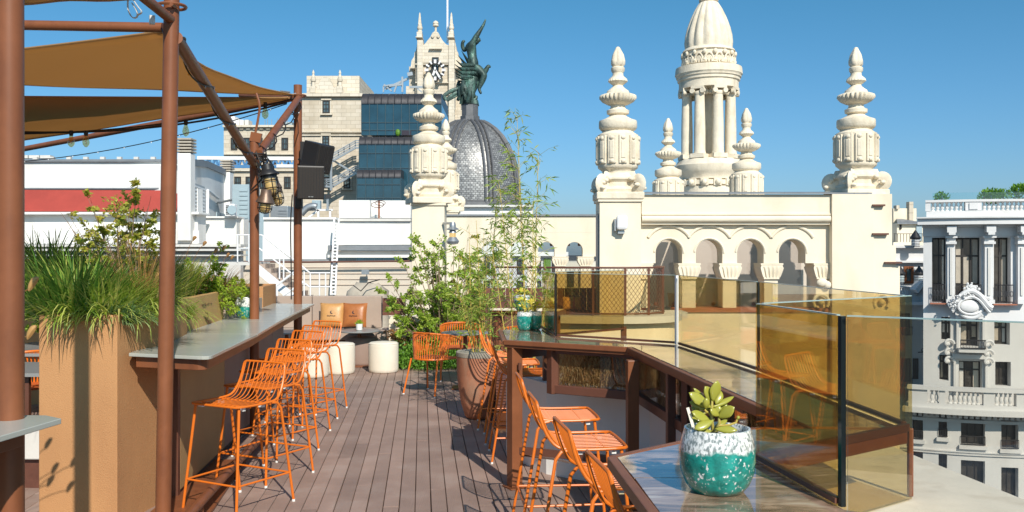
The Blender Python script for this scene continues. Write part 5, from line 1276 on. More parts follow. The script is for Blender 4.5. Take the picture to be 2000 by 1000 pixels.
m = MB(); pa = [(1786, 566), (1800, 548), (1818, 562), (1818, 572), (1801, 560), (1792, 572)]; m.extr([(U(a_, b_, YW-1.7).x, U(a_, b_, YW-1.7).z) for a_, b_ in pa], YW-1.8, YW-1); m.build('small_pediment', 'white_facade', lwg)
m = MB(); pbox(m, 1770, 590.5, 1830, 596, YW-1.6, 1.6); m.build('string_course', 'white_facade', lwg)
for v_ in (755, 790): m = MB(); pbox(m, 1700, v_, 1830, v_+5.5, YW-1.0, 1); m.build('string_course', 'white_facade', lwg)
m = MB()
for v0, v1 in ((738, 758), (638, 655), (838, 850)):
    for i in range(10): pbox(m, 1762+i*2.2, v0, 1762.5+i*2.2, v1, YW-.9, .04)
    pbox(m, 1762, v0, 1784, v0+1, YW-.9, .04)
m.build('iron_guard', 'iron', lwg, props=STUFF)
a_ = U(1800, 688, YW-1); t = thing('street_lamp_bracket', 'wrought iron lamp bracket on the side wing', 'bracket', tuple(a_))
m = MB(); m.tube([a_ + Vector((-.2,0,0)), a_ + Vector((.35,0,.02))], .03, 5); m.ball(a_+Vector((.35,0,0)), .06); m.tube([a_ + Vector((.1+.1*math.cos(q), 0, .12+.1*math.sin(q))) for q in [i*.7 for i in range(9)]], .02, 4); m.build('scroll', 'iron', t)
# building continuing behind, to fill the street view
fill = thing('corner_block', 'plain white block closing the street behind the side wing', 'building', (xY(1700, 75), 75, -26))
m = MB(); pbox(m, 1560, 500, 1760, 1400, 75, 10); m.build('wall', 'white_facade', fill)
# ================================================================== TERRACE: LEFT SIDE
dirY = Vector((-.0978, .9952, 0)); dirX = Vector((.9952, .0978, 0))
def along(p, d, s=0): return Vector((p[0], p[1], 0)) + dirY*d + dirX*s
# -- bar counter
bc = thing('bar_counter', 'long grey-topped bar counter with ochre and brown panels along the planters', 'bar counter', (-2.4, 8.5, 0))
edge = [(-1.885, 5.74), (-2.03, 7.35), (-2.20, 8.70), (-2.34, 10.0), (-2.50, 11.65)]
back = [(-2.475, 5.95), (-2.66, 7.35), (-2.80, 8.70), (-2.92, 10.0), (-3.05, 11.75)]
def rnd(poly, i, r, n=5):
    p = Vector(poly[i]); a = Vector(poly[i-1]); b = Vector(poly[(i+1) % len(poly)]); pa = p + (a-p).normalized()*r; pb = p + (b-p).normalized()*r
    return [tuple(pa*(1-t)**2 + p*2*t*(1-t) + pb*t*t) for t in [k/n for k in range(n+1)]]
for i in range(4):
    g = .0025*(Vector(edge[i+1]) - Vector(edge[i])).normalized()
    poly = [tuple(Vector(back[i])+g), tuple(Vector(edge[i])+g), tuple(Vector(edge[i+1])-g), tuple(Vector(back[i+1])-g)]
    if i == 0: poly = [poly[0]] + rnd(poly, 1, .09) + poly[2:]
    MB().prism(poly, 1.078, 1.10).build('countertop', 'stone_top', bc, bevel=.003)
fr = [(-2.44, 5.98), (-1.93, 5.80), (-2.07, 7.35), (-2.24, 8.7), (-2.38, 10.0), (-2.54, 11.6), (-2.9, 11.68), (-2.85, 10), (-2.72, 8.7), (-2.6, 7.35)]
fr2 = [fr[0]] + rnd(fr, 1, .09) + fr[2:]
MB().prism(fr2, 1.005, 1.0775).build('frame', 'steel_brown', bc, bevel=.004)
def wallp(y0, y1, mt, nm='panel', off=0, z0=.05, z1=1.0):
    a = Vector((-2.375 + off, 6.6, 0)) + Vector((-.0905, 1, 0))*(y0-6.6); b = Vector((-2.375 + off, 6.6, 0)) + Vector((-.0905, 1, 0))*(y1-6.6)
    return MB().prism([(a.x, a.y), (b.x, b.y), (b.x-.05, b.y), (a.x-.05, a.y)], z0, z1).build(nm, mt, bc, bevel=.003)
wallp(6.605, 8.03, 'panel_ochre'); wallp(8.04, 9.25, 'panel_mauve'); wallp(9.26, 10.5, 'panel_mauve'); wallp(10.51, 11.3, 'panel_mauve')
a = Vector((-2.375, 6.6, 0)); MB().prism([(-2.375, 6.6), (-2.44, 6.6), (-2.8, 6.6), (-2.8, 6.55), (-2.375, 6.55)], .0, 1.0).build('end_panel', 'frame_brown', bc)
wallp(6.56, 11.3, 'black', 'skirting', -.01, 0.0, .048)
m = MB(); p = [Vector((-1.93, 5.0, .13)), Vector((-2.06, 6.4, .13)), Vector((-2.42, 10.6, .13))]; 
m.tube(p, .032, 10); m.build('foot_rail', 'steel_brown', bc, smooth=True)
for d in (6.0, 7.1, 8.4, 9.7): 
    x = -2.06 - (d-6.4)*.0857; m = MB(); m.tube([(x, d, 0), (x, d, .13)], .018, 8); m.build('foot_rail_post', 'steel_brown', bc, smooth=True)
# -- poles and frame tubes
def pole(name, x, y, z0, z1, r, label, lean=0, group='brown steel posts of the shade frame'):
    t = thing(name, label, 'post', (x, y, z0), 0, group)
    m = MB(); m.tube([(x, y, z0), (x+lean, y, z1)], r, 24); m.build('tube', 'steel_brown', t, smooth=True)
    return t
t0 = pole('steel_post', -1.958, 3.6, 0, 3.6, .050, 'thick brown steel post at the left picture edge', -.004)
t1 = pole('steel_post', -2.13, 5.62, 0, 3.6, .046, 'brown steel post with a ring near its top, by the near end of the counter', .06)
m = MB(); cx_, cy_ = -2.075, 5.62; m.tube([(cx_ + .083*math.cos(a), cy_ + .083*math.sin(a), 3.25) for a in [i*math.pi/10 for i in range(20)]], .010, 6, closed=True, flat=1); m.build('ring', 'steel_brown', t1, smooth=True)
m = MB(); m.tube([(cx_+.03, cy_-.09, 3.24), (cx_+.03, cy_-.0, 3.24)], .012, 6); m.build('bracket', 'steel_brown', t1)
t2 = pole('steel_post', -2.515, 9.0, 0, 2.83, .045, 'brown steel post through the counter, carrying the caged lamps')
MB().tube([(-2.515, 9.0, 2.829), (-2.515, 9.0, 2.833)], .047, 20).build('cap', 'frame_brown', t2)
m = MB(); m.bar((-2.545, 8.97, 2.88), (-2.44, 8.97, 2.86), .03, .09); m.build('tab', 'steel_brown', t2)
m = MB(); m.tube(smoothpath([(-2.50, 8.97, 2.9), (-2.47, 8.97, 3.05), (-2.45, 8.97, 3.18), (-2.49, 8.97, 3.30)]), .012, 6); m.build('hook', 'steel_brown', t2, smooth=True)
t3 = pole('steel_post', -2.70, 11.62, 0, 3.86, .052, 'brown steel post at the far end of the counter, carrying the speakers', .0)
m = MB(); q = U(583, 187, 11.6); m.tube([q + Vector((.09*math.cos(a), .09*math.sin(a), 0)) for a in [i*math.pi/9 for i in range(18)]], .012, 6, closed=True); m.build('ring', 'steel_brown', t3, smooth=True)
def beam(label, pts, r, nm='steel_beam', mt='steel_brown', cat='beam'):
    t = thing(nm, label, cat, tuple(pts[0])); m = MB(); m.tube(pts, r, 18); m.build('tube', mt, t, smooth=True); return t
P1 = Vector((-2.08, 5.6, 3.10)); P2 = Vector((-2.51, 8.98, 2.62)); P3 = Vector((-2.69, 11.6, 3.66))
beam('brown horizontal tube running left from the ringed post', [U(-120, 46, 5.62), U(318, 54, 5.62)], .030)
d1 = beam('dark brown inclined tube from the ringed post down to the lamp post', [U(344, 74, 5.62), U(497, 322, 8.95)], .040)
beam('dark brown tube entering from the top edge to the ringed post', [U(250, -30, 5.0), U(334, 38, 5.6)], .030)
beam('dark brown V-shaped strut from the lamp post up to the far post', [U(505, 300, 8.95), U(583, 192, 11.5)], .040)
beam('long thin brown tube rising from the left to the far post', [U(-60, 311, 15.5), U(580, 190, 11.62)], .042)
beam('short brown tube just under the sail corner at the far post', [U(470, 186, 12.6), U(575, 190, 11.65)], .034)
# black string-light cable with little bulbs wound along the inclined tube
def cable(label, pts, r=.006, bulbs=0, bm='white_metal'):
    t = thing('cable', label, 'cable', tuple(pts[0])); m = MB(); m.tube(pts, r, 5); m.build('wire', 'cable', t, smooth=True)
    for i in range(bulbs):
        q = Vector(pts[int((i+.5)/bulbs*(len(pts)-1))]); mm = MB(); mm.tube([q, q + Vector((.002, -.008, -.018))], .006, 6); mm.build('mini_bulb', 'bulb_glass' if bm is None else bm, t, smooth=True)
    return t
pts = []
a, b = U(344, 74, 5.62), U(497, 322, 8.95)
for i in range(60):
    f = i/59; pts.append(a.lerp(b, f) + Vector((.048*math.cos(f*22), -.01, .048*math.sin(f*22))))
cable('black fairy-light cable wound around the inclined tube', pts, .006, 14, None)
cable('black cable drooping from the tube bundle down to the lamp post', smoothpath([U(497, 322, 8.9), U(515, 338, 8.88), U(512, 350, 8.9), U(490, 372, 8.93)]), .008)
def sag(a, b, s, n=24): a, b = Vector(a), Vector(b); return [a.lerp(b, i/n) - Vector((0, 0, s*4*(i/n)*(1-i/n))) for i in range(n+1)]
cable('upper black cable hanging below the lower sail', sag(U(-40, 262, 9.5), U(575, 192, 11.5), .12), .008)
cable('black festoon cable carrying the clear bulbs', sag(U(-40, 255, 9.0), U(560, 200, 11.4), .14), .012)
cable('thin black light string below the long thin tube', sag(U(-60, 320, 14.5), U(560, 203, 11.7), .18), .007, 12)
cable('black cable hanging down beside the far post from the speakers', smoothpath([U(571, 380, 11.5), U(567, 440, 11.5), U(569, 520, 11.5), U(569, 585, 11.5)]), .008)
cable('black cable twisted along the V-shaped strut', [U(508, 298, 8.88).lerp(U(583, 200, 11.4), i/30) + Vector((.06*math.cos(i*.9), 0, .05*math.sin(i*.9) - .03)) for i in range(31)], .007, 5)
t = thing('cable_bundle', 'tangle of black cables tied to the top of the lamp post', 'cable', tuple(U(515, 310, 8.9)))
random.seed(9); m = MB()
for i in range(14):
    p = U(498, 303, 8.88) + Vector((random.uniform(-.01, .12), random.uniform(-.05, .02), random.uniform(-.06, .03))); q = U(519, 338, 8.85) + Vector((random.uniform(-.05, .03), random.uniform(-.05, .02), random.uniform(-.05, .02)))
    m.tube(smoothpath([p, (p+q)/2 + Vector((random.uniform(-.07, .1), random.uniform(-.05, .05), random.uniform(-.05, .07))), q]), .006, 5)
for z in (.0, .03, .05): m.tube([U(505, 312, 8.95) + Vector((.075*math.cos(a), .075*math.sin(a), z)) for a in [i*.5 for i in range(14)]], .009, 5)
m.build('wires', 'cable', t, smooth=True, props=STUFF)
# festoon bulbs
for u, v, Y, lb in ((139, 255, 9.6, 'left'), (168, 255, 9.6, 'middle'), (363, 234, 10.6, 'third from left'), (518, 200, 11.3, 'rightmost, by the far post,')):
    p = U(u, v, Y); t = thing('light_bulb', 'clear amber festoon bulb, %s of the four under the sails' % lb, 'light bulb', tuple(p), 0, 'festoon bulbs'); k_ = Y/9.6
    m = MB(); m.lathe([(.018*k_, 0), (.022*k_, -.03*k_), (.018*k_, -.055*k_)], 12, p); m.build('socket', 'cable', t, smooth=True)
    m = MB(); m.lathe([(.015*k_, -.055*k_), (.024*k_, -.08*k_), (.036*k_, -.12*k_), (.030*k_, -.15*k_), (.012*k_, -.17*k_), (.001, -.174*k_)], 16, p); m.build('bulb', 'bulb_glass', t, smooth=True)
    m = MB(); m.tube([p + Vector((.012*math.cos(i*1.9), 0.006*math.sin(i*1.9), -.075*k_ - .008*i*k_)) for i in range(9)], .0022, 4); m.build('filament', 'orange', t)
# -- shade sails
def sail(label, c, bow=(0, 0, 0, 0), belly=.15, n=18):
    """four corners, each edge curved inward by bow[i]"""
    a, b, d, e = [Vector(p) for p in c]; ctr = (a+b+d+e)/4
    def edge(p, q, s, t): m_ = p.lerp(q, t); return m_ + (ctr - (p+q)/2)*(s*4*t*(1-t))
    t_ = thing('shade_sail', label, 'shade sail', tuple(a)); vs = []
    for j in range(n+1):
        v = j/n
        for i in range(n+1):
            u = i/n
            top = edge(a, b, bow[0], u); bot = edge(e, d, bow[2], u); lf = edge(a, e, bow[3], v); rt = edge(b, d, bow[1], v)
            p = top*(1-v) + bot*v + lf*(1-u) + rt*u - (a*(1-u)*(1-v) + b*u*(1-v) + e*(1-u)*v + d*u*v)
            p = p - Vector((0, 0, belly*16*u*(1-u)*v*(1-v))); vs.append(p + Vector((0, 0, .012*math.sin(u*19+v*7)*math.sin(v*9))))
    fs = [(j*(n+1)+i, j*(n+1)+i+1, (j+1)*(n+1)+i+1, (j+1)*(n+1)+i) for j in range(n) for i in range(n)]
    o = MB().add(vs, fs).build('cloth', 'sail', t_, smooth=True, angle=80)
    s = o.modifiers.new('solid', 'SOLIDIFY'); s.thickness = .004
    for idx, nm in (([i for i in range(n+1)], 'hem'), ([j*(n+1)+n for j in range(n+1)], 'hem'), ([n*(n+1)+i for i in range(n+1)], 'hem')):
        m = MB(); m.tube([vs[q] for q in idx], .010, 5); m.build(nm, 'sail', t_, smooth=True)
    return t_
# corners given where they are tied
sail('large brown shade sail stretched between the ringed post and the far post', [U(-260, 128, 7.6), U(318, 62, 5.66), U(573, 186, 11.5), U(-420, 150, 10.5)], (.04, .13, .06, 0), .05)
sail('lower brown shade sail behind the large one', [U(-300, 186, 9.6), U(560, 191, 11.6), U(568, 193, 11.65), U(-260, 323, 12.5)], (.02, 0, .02, 0), .02)
sail('brown shade sail edge at the top left corner', [U(-200, -120, 5.2), U(262, -60, 4.6), U(268, -2, 5.0), U(-160, 30, 5.6)], (0, .02, .16, 0), .0)
t = thing('ratchet_strap', 'white webbing strap loop hanging by the ringed post', 'strap', tuple(U(262, 10, 5.1)))
m = MB()
for pp in ([U(250, -4, 5.1), U(249, 18, 5.1), U(258, 36, 5.1), U(269, 34, 5.1), U(268, 22, 5.1), U(258, 6, 5.1)], [U(258, -4, 5.08), U(270, 14, 5.08), U(279, 24, 5.08), U(268, 30, 5.08)]): m.tube(smoothpath(pp), .012, 6, flat=.25)
m.build('webbing', 'webbing', t, smooth=True)
m = MB(); m.obox(U(297, 39, 5.45), (.03, .03, .05), .5); m.build('buckle', 'webbing', t)
t = thing('sail_fitting', 'steel turnbuckle tying the sail corner to the far post', 'fitting', tuple(U(565, 183, 11.5)))
m = MB(); m.tube([U(540, 182, 11.4), U(566, 186, 11.5), U(578, 184, 11.55)], .018, 6); m.tube([U(548, 178, 11.4), U(566, 180, 11.5)], .012, 6); m.build('turnbuckle', 'galvanised', t)
# -- loudspeakers on the far post
def speaker(label, c, rz, rx, sz):
    t = thing('loudspeaker', label, 'loudspeaker', tuple(c)); Mx = Matrix.Translation(c) @ Matrix.Rotation(rz, 4, 'Z') @ Matrix.Rotation(rx, 4, 'X')
    w_, d_, h_ = sz
    m = MB(); m.prism([(-w_/2, -d_/2), (w_/2, -d_/2), (w_*.28, d_/2), (-w_*.28, d_/2)], -h_/2, h_/2); m.mapped(lambda v: Mx @ v); m.build('cabinet', 'black', t, bevel=.012)
    m = MB(); m.box(-w_/2+.012, w_/2-.012, -d_/2-.012, -d_/2-.001, -h_/2+.012, h_/2-.012, Mx); m.build('grille', 'dark_frame', t, bevel=.006)
    for i in range(9): mm = MB(); x = -w_/2+.03+(w_-.06)*i/8; mm.box(x-.003, x+.003, -d_/2-.016, -d_/2-.012, -h_/2+.02, h_/2-.02, Mx); mm.build('grille_rib', 'black', t)
    m = MB(); m.box(-.03, .03, -d_/2-.015, -d_/2-.012, -h_/2+.03, -h_/2+.04, Mx); m.build('badge', 'galvanised', t)
    return t
speaker('lower black loudspeaker facing us on the far post', U(606, 355, 11.3), R(16), R(10), (.33, .22, .41))
speaker('upper black loudspeaker turned to the right on the far post', U(616, 307, 11.4), R(62), R(14), (.30, .30, .36))
t = thing('loudspeaker', 'small black loudspeaker hanging low on the far post behind the others', 'loudspeaker', tuple(U(585, 395, 11.5))); m = MB(); m.obox(U(584, 396, 11.52), (.09, .09, .16)); m.build('cabinet', 'black', t, bevel=.02)
m = MB(); m.tube([U(583, 312, 11.5), U(596, 300, 11.45)], .012, 6); m.tube([U(583, 352, 11.5), U(594, 352, 11.4)], .014, 6); m.obox(U(591, 294, 11.45), (.05, .05, .22)); tb = thing('speaker_bracket', 'black mounting brackets holding the loudspeakers to the far post', 'bracket', tuple(U(583, 330, 11.5))); m.build('arms', 'black', tb)
# -- caged lamps on post 2
def caged(label, c, Mx, glass_len, r, hood, mt='lampshade'):
    t = thing('caged_lamp', label, 'lamp', tuple(c)); M_ = Matrix.Translation(c) @ Mx
    def bl(m, nm, mt_, **k): m.mapped(lambda v: M_ @ v); return m.build(nm, mt_, t, **k)
    m = MB(); m.lathe([(.02, .09), (.05, .085), (.055, .03), hood, (hood[0]*1.02, hood[1]-.012), (r, -.02), (r, -.05)], 28); bl(m, 'hood', mt, smooth=True)
    m = MB(); m.lathe([(r*.9, -.03), (r*.9, -glass_len*.7), (r*.75, -glass_len*.88), (r*.4, -glass_len*.98), (.001, -glass_len)], 24); bl(m, 'lamp_glass', 'bulb_glass', smooth=True)
    m = MB(); m.lathe([(r*.82, -.03), (r*.82, -glass_len*.68), (r*.68, -glass_len*.84), (r*.36, -glass_len*.93), (.001, -glass_len*.95)], 20); bl(m, 'lamp_bulb', 'pouf', smooth=True)
    for k_ in range(6):
        a = k_*math.pi/3; m = MB(); m.tube([(r*1.08*math.cos(a)*s_, r*1.08*math.sin(a)*s_, z_) for s_, z_ in ((1, -.02), (1, -glass_len*.72), (.82, -glass_len*.92), (.4, -glass_len*1.02), (0, -glass_len*1.05))], .004, 4); bl(m, 'cage_wire', 'cable')
    for z_ in (.35, .68): m = MB(); m.tube([(r*1.1*math.cos(a), r*1.1*math.sin(a), -glass_len*z_) for a in [i*math.pi/8 for i in range(16)]], .005, 4, closed=True); bl(m, 'cage_ring', 'cable')
    return t
caged('upper caged lamp with dark round hood hanging at the lamp post', U(524, 338, 8.82), Matrix.Rotation(R(-10), 4, 'Y'), .22, .068, (.10, -.01), 'black')
caged('lower caged lamp with brown rusted hood on the lamp post', U(519, 388, 8.78), Matrix.Rotation(R(6), 4, 'Y'), .135, .062, (.088, -.03))
caged('tilted caged lamp behind the two others on the lamp post', U(536, 365, 8.95), Matrix.Rotation(R(-14), 4, 'Y'), .18, .058, (.07, -.01))
t = thing('lamp_chain', 'light steel chain and hooks above the caged lamps', 'chain', tuple(U(515, 335, 8.8)))
m = MB()
for i in range(12): p = U(517, 322+i*1.6, 8.84) + Vector((0, 0, 0)); m.tube([p + Vector(((.010*math.cos(a)) if i % 2 else 0, 0 if i % 2 else .010*math.cos(a), .014*math.sin(a))) for a in [j*math.pi/4 for j in range(8)]], .003, 4, closed=True)
m.build('links', 'galvanised', t, props=STUFF)
t = thing('wall_lamp', 'bell-shaped galvanised wall lamp on the cream pillar above the bushes', 'lamp', tuple(U(883, 440, 22.4)))
c = U(884, 447, 22.2); m = MB(); m.tube([U(866, 436, 22.55), U(880, 436, 22.2)], .03, 8); m.build('arm', 'galvanised', t)
m = MB(); m.lathe([(.06, .16), (.08, .10), (.08, .04), (.15, 0), (.15, -.02), (.07, -.03), (.10, -.10)], 20, c); m.build('fitting', 'galvanised', t, smooth=True)
m = MB(); m.lathe([(.08, -.10), (.08, -.20)], 16, c); m.build('lamp_glass', 'bulb_glass', t, smooth=True)
m = MB(); m.lathe([(.09, -.20), (.16, -.30), (.13, -.36), (.04, -.38)], 20, c); m.build('reflector', 'galvanised', t, smooth=True)

# -- planters
def planter(label, poly, z1, mt='planter', hole=.05):
    cx_ = sum(p[0] for p in poly)/len(poly); cy_ = sum(p[1] for p in poly)/len(poly); t = thing('planter', label, 'planter', (cx_, cy_, 0))
    inner = [(cx_ + (p[0]-cx_)*(1-hole/ .3), cy_ + (p[1]-cy_)*(1-hole/.6)) for p in poly]
    n = len(poly); vs = [(p[0], p[1], 0) for p in poly] + [(p[0], p[1], z1) for p in poly] + [(p[0], p[1], z1) for p in inner] + [(p[0], p[1], z1-.06) for p in inner]
    fs = []
    for i in range(n): j = (i+1) % n; fs += [(i, j, n+j, n+i), (n+i, n+j, 2*n+j, 2*n+i), (2*n+i, 2*n+j, 3*n+j, 3*n+i)]
    MB().add(vs, fs).build('box', mt, t, bevel=.006)
    MB().prism(inner, z1-.12, z1-.062).build('soil', 'soil', t); return t
planter('tall orange stucco planter with grasses, nearest to us', [(-3.03, 5.9), (-2.52, 5.88), (-2.44, 6.545), (-2.60, 7.38), (-3.2, 7.3)], 1.35)
planter('ochre planter with scribbled emblem beside the counter', [(-3.35, 7.42), (-2.655, 7.44), (-2.81, 8.98), (-3.5, 8.98)], 1.375, 'planter_ochre')
planter('low taupe planter behind the teal pot on the counter', [(-3.45, 9.0), (-2.80, 9.0), (-2.94, 10.85), (-3.55, 10.85)], 1.22, 'taupe')
planter('orange stucco planter without grasses at the far end of the counter', [(-3.6, 10.92), (-2.945, 10.9), (-3.06, 11.95), (-3.7, 11.95)], 1.345)
planter('long orange planter farther back, left of the near planter', [(-6.9, 10.6), (-4.9, 10.6), (-5.0, 11.6), (-7.0, 11.6)], 1.0)
# emblem lines scratched on the ochre planter
em = thing('planter_emblem', 'dark scratched line emblem and scribble on the ochre planter', 'emblem', (-2.72, 8.2, 1.2))
def onp(s, z): return Vector((-2.655 - .1007*(s) + .004, 7.44 + s, z))
m = MB()
for s0, s1, z in ((.62, .78, 1.29), (.66, .80, 1.275), (.82, .92, 1.285), (.96, 1.02, 1.282)): m.bar(onp(s0, z), onp(s1, z+.003), .003, .006)
for ph in (0, .9, 1.7, 2.6):
    m.tube([onp(.75 + .10*math.sin(i*.55+ph) + .012*i, 1.20 - .007*i + .022*math.cos(i*.8+ph)) for i in range(14)], .0022, 3)
for s_, z in ((.78, 1.08), (.90, 1.07)): m.tube([onp(s_ + .035*math.cos(i*.8), z + .018*math.sin(i*.8)) for i in range(8)], .0022, 3, closed=True)
m.build('lines', 'frame_brown', em)

# -- vegetation helpers
def grass(label, cx_, cy_, z, rx, ry, n, L, W_, mt, lean=(.1, .9), droop=1.0, azb=None, name='grass_clump', azs=3.2):
    t = thing(name, label, 'ornamental grass', (cx_, cy_, z)); th = rng.random(n)*2*np.pi; r = np.sqrt(rng.random(n))
    P = np.stack([cx_ + rx*r*np.cos(th), cy_ + ry*r*np.sin(th), np.full(n, z)], 1)
    az = th + rng.normal(0, .5, n) if azb is None else azb + rng.normal(0, azs/3, n)
    ln = lean[0] + (lean[1]-lean[0])*rng.random(n)*(.3+.7*r)
    Lg = L*(.55 + .45*rng.random(n)); V_, F_ = blades_np(P, az, ln, Lg, np.full(n, W_*2.1)*(.6+.6*rng.random(n)), 6, droop)
    np_obj('blades', V_, F_, mt, t); return t
grass('dark green spiky grass clump at the left of the near planter', -2.95, 6.25, 1.28, .22, .3, 900, .62, .0045, 'grass_dark', (.1, 1.2), .7)
grass('bright green grass clump in the middle of the near planter', -2.72, 6.30, 1.28, .2, .35, 1500, .46, .0032, 'grass_green', (.1, 1.2), 1.0)
grass('blue-green tufty grass at the front edge of the near planter', -2.70, 6.05, 1.28, .26, .12, 900, .28, .0028, 'grass_blue', (.1, 1.4), 1.2)
grass('tall pale straw grass rising from the middle of the near planter', -2.66, 6.6, 1.3, .12, .2, 170, .62, .0022, 'straw', (.05, .45), .5)
grass('long arching yellow-green blades hanging over the planter front', -2.78, 5.98, 1.30, .24, .05, 46, .50, .0036, 'grass_green', (.7, 1.3), 2.0, -1.6, azs=1.6)
grass('green grass hanging over the near end of the counter', -2.52, 6.35, 1.30, .05, .2, 130, .46, .005, 'grass_green', (.6, 1.5), 1.7, -.4, azs=1.6)
grass('dense green grass right behind the near planter', -2.95, 7.0, 1.28, .28, .3, 1300, .50, .004, 'grass_green', (.1, 1.1), .9)
grass('dark feathery grass behind the ringed post', -3.02, 7.7, 1.33, .22, .2, 800, .48, .004, 'grass_dark', (.05, .6), .6)
grass('light green grass in the ochre planter', -3.12, 8.35, 1.33, .2, .4, 1300, .44, .004, 'grass_green', (.05, .6), .7)
grass('thin arching grass stems over the counter from the ochre planter', -2.67, 7.5, 1.2, .03, .12, 60, .42, .0028, 'grass_green', (.5, 1.5), 1.2, -.5, azs=1.2)
grass('long dark grass left of the near planter behind the post', -5.5, 11.0, .95, .5, .35, 1300, 1.35, .007, 'grass_dark', (.1, 1.0), .8)
grass('bright green grass behind the dark grass on the far left', -6.2, 11.0, .95, .6, .35, 1000, 1.25, .007, 'grass_green', (.1, 1.0), .9)
grass('low lime grass between the ochre planter and the teal pot', -3.05, 9.5, 1.18, .22, .45, 900, .42, .004, 'grass_green', (.1, 1.1), 1.0)
grass('wispy tan grass behind the teal pot', -2.98, 9.3, 1.20, .12, .12, 350, .52, .0024, 'straw', (.05, .7), .8)
# fountain grass seed heads
t = thing('seed_head_grass', 'fountain grass stems with brown seed heads behind the ringed post', 'ornamental grass', (-2.9, 8.2, 1.33))
for i, (u, v, Y) in enumerate(((378, 468, 8.2), (436, 486, 8.6), (420, 492, 8.5), (398, 478, 8.3), (452, 505, 9.0), (444, 500, 9.3), (428, 520, 8.8))):
    tip = U(u, v, Y); base = Vector((-2.9, Y-.1, 1.33)); pts = bez(base, base.lerp(tip, .6) + Vector((-.05, 0, .12)), tip, 10)
    m = MB(); m.tube(pts, .002, 4); m.build('stalk', 'straw', t); m = MB(); m.tube([pts[-1] + Vector((.004*j, 0, .010*j - .0012*j*j)) for j in range(-1, 8)], [.004, .011, .014, .015, .015, .014, .011, .007, .002], 7); m.build('seed_head', 'straw', t, smooth=True)
planter('brown planter box beyond the left picture edge', [(-3.5, 4.2), (-2.78, 4.2), (-2.78, 4.8), (-3.5, 4.8)], 1.0)
t = thing('seed_head_grass', 'thin grass stems in front of and behind the left post', 'ornamental grass', (-2.9, 4.5, .95))
for x_, y_, z_ in ((-2.50, 4.5, 1.62), (-2.44, 4.45, 1.50), (-2.36, 4.5, 1.34), (-2.52, 4.6, 1.30), (-2.30, 4.4, 1.58)):
    tip = Vector((x_, y_, z_)); base = Vector((-2.85, 4.5, .94)); pts = bez(base, base.lerp(tip, .5) + Vector((-.05, 0, .16)), tip, 10)
    m = MB(); m.tube(pts, .003, 4); m.build('stalk', 'straw', t); m = MB(); m.tube([pts[-1] + Vector((.006*j, 0, .014*j - .001*j*j)) for j in range(-1, 8)], [.004, .012, .015, .016, .016, .015, .012, .008, .002], 7); m.build('seed_head', 'straw', t, smooth=True)
# leafy shrub helper
def shrub(name, label, cat, base, clumps, nleaf, leaf, mt, stems=8, bark='bark', stem_r=.012, up=.3, parent_rnd=1):
    t = thing(name, label, cat, base); B = Vector(base); m = MB(); random.seed(parent_rnd); Ps = []; Ds = []
    for c, r in clumps:
        c = Vector(c)
        for s_ in range(max(1, int(stems*r))):
            d = Vector((random.gauss(0, 1), random.gauss(0, 1), random.gauss(0, 1))).normalized(); end = c + d*r*random.uniform(.4, 1.0)
            b0_ = B + Vector((random.uniform(-.06, .06), random.uniform(-.06, .06), 0)); mid = b0_.lerp(end, .5) + Vector((random.uniform(-.1, .1)*r, random.uniform(-.1, .1)*r, .12*r))
            pts = bez(b0_, mid, end, 9); m.tube(pts, [stem_r*(1-.85*i/9) for i in range(10)], 5)
            for k_ in range(4):                                             # twigs
                p = pts[random.randint(4, 9)]; dd = (d + Vector((random.gauss(0, .7), random.gauss(0, .7), random.gauss(.3, .6)))).normalized(); q = p + dd*r*random.uniform(.25, .6)
                m.tube([p, (p+q)/2 + Vector((0, 0, .01)), q], [stem_r*.3, stem_r*.25, stem_r*.1], 4)
                nl = max(3, int(nleaf/len(clumps)/max(1, int(stems*r))/4))
                for _ in range(nl): f = random.random()**.6; Ps.append(tuple(p.lerp(q, f) + Vector((random.gauss(0, .02), random.gauss(0, .02), random.gauss(0, .02)))*r*2)); Ds.append((dd.x + random.gauss(0, .9), dd.y + random.gauss(0, .9), dd.z*.5 + random.gauss(up, .7)))
    m.build('stems', bark, t, smooth=True)
    P, D = np.array(Ps), np.array(Ds); n_ = len(P); V_, F_ = leaves_np(P, D, leaf*(.6 + .7*rng.random(n_)), leaf*.28*(.7+.5*rng.random(n_)), .2, .15)
    np_obj('foliage', V_, F_, mt, t); return t
def Uc(u, v, Y, r): return (tuple(U(u, v, Y)), r)
shrub('young_tree', 'small thin-leaved tree growing out of the grasses against the red awning', 'tree', (-2.95, 7.0, 1.3),
      [Uc(120, 415, 7.4, .14), Uc(165, 392, 7.3, .10), Uc(190, 430, 7.2, .22), Uc(235, 445, 7.1, .30), Uc(280, 440, 7.2, .22), Uc(268, 375, 7.0, .13), Uc(250, 405, 7.1, .12), Uc(210, 465, 7.0, .24), Uc(295, 400, 7.3, .10)], 4200, .038, 'leaf_tree', 22, stem_r=.008, parent_rnd=3)
shrub('small_shrub', 'lime-green leafy shrub at the far side of the ochre planter', 'shrub', (-3.0, 8.9, 1.25),
      [Uc(400, 530, 8.7, .22), Uc(425, 555, 8.9, .25), Uc(445, 580, 9.0, .22), Uc(412, 510, 8.8, .16), Uc(470, 560, 9.4, .12)], 5200, .032, 'leaf_lime', 40, stem_r=.005, parent_rnd=4)
shrub('small_shrub', 'yellow-green creeping shrub low behind the left post', 'shrub', (-2.98, 6.1, 1.30),
      [Uc(66, 600, 6.2, .12), Uc(60, 630, 6.1, .10), Uc(75, 572, 6.2, .14), Uc(66, 650, 6.1, .07)], 1600, .03, 'leaf_lime', 50, stem_r=.004, parent_rnd=5)
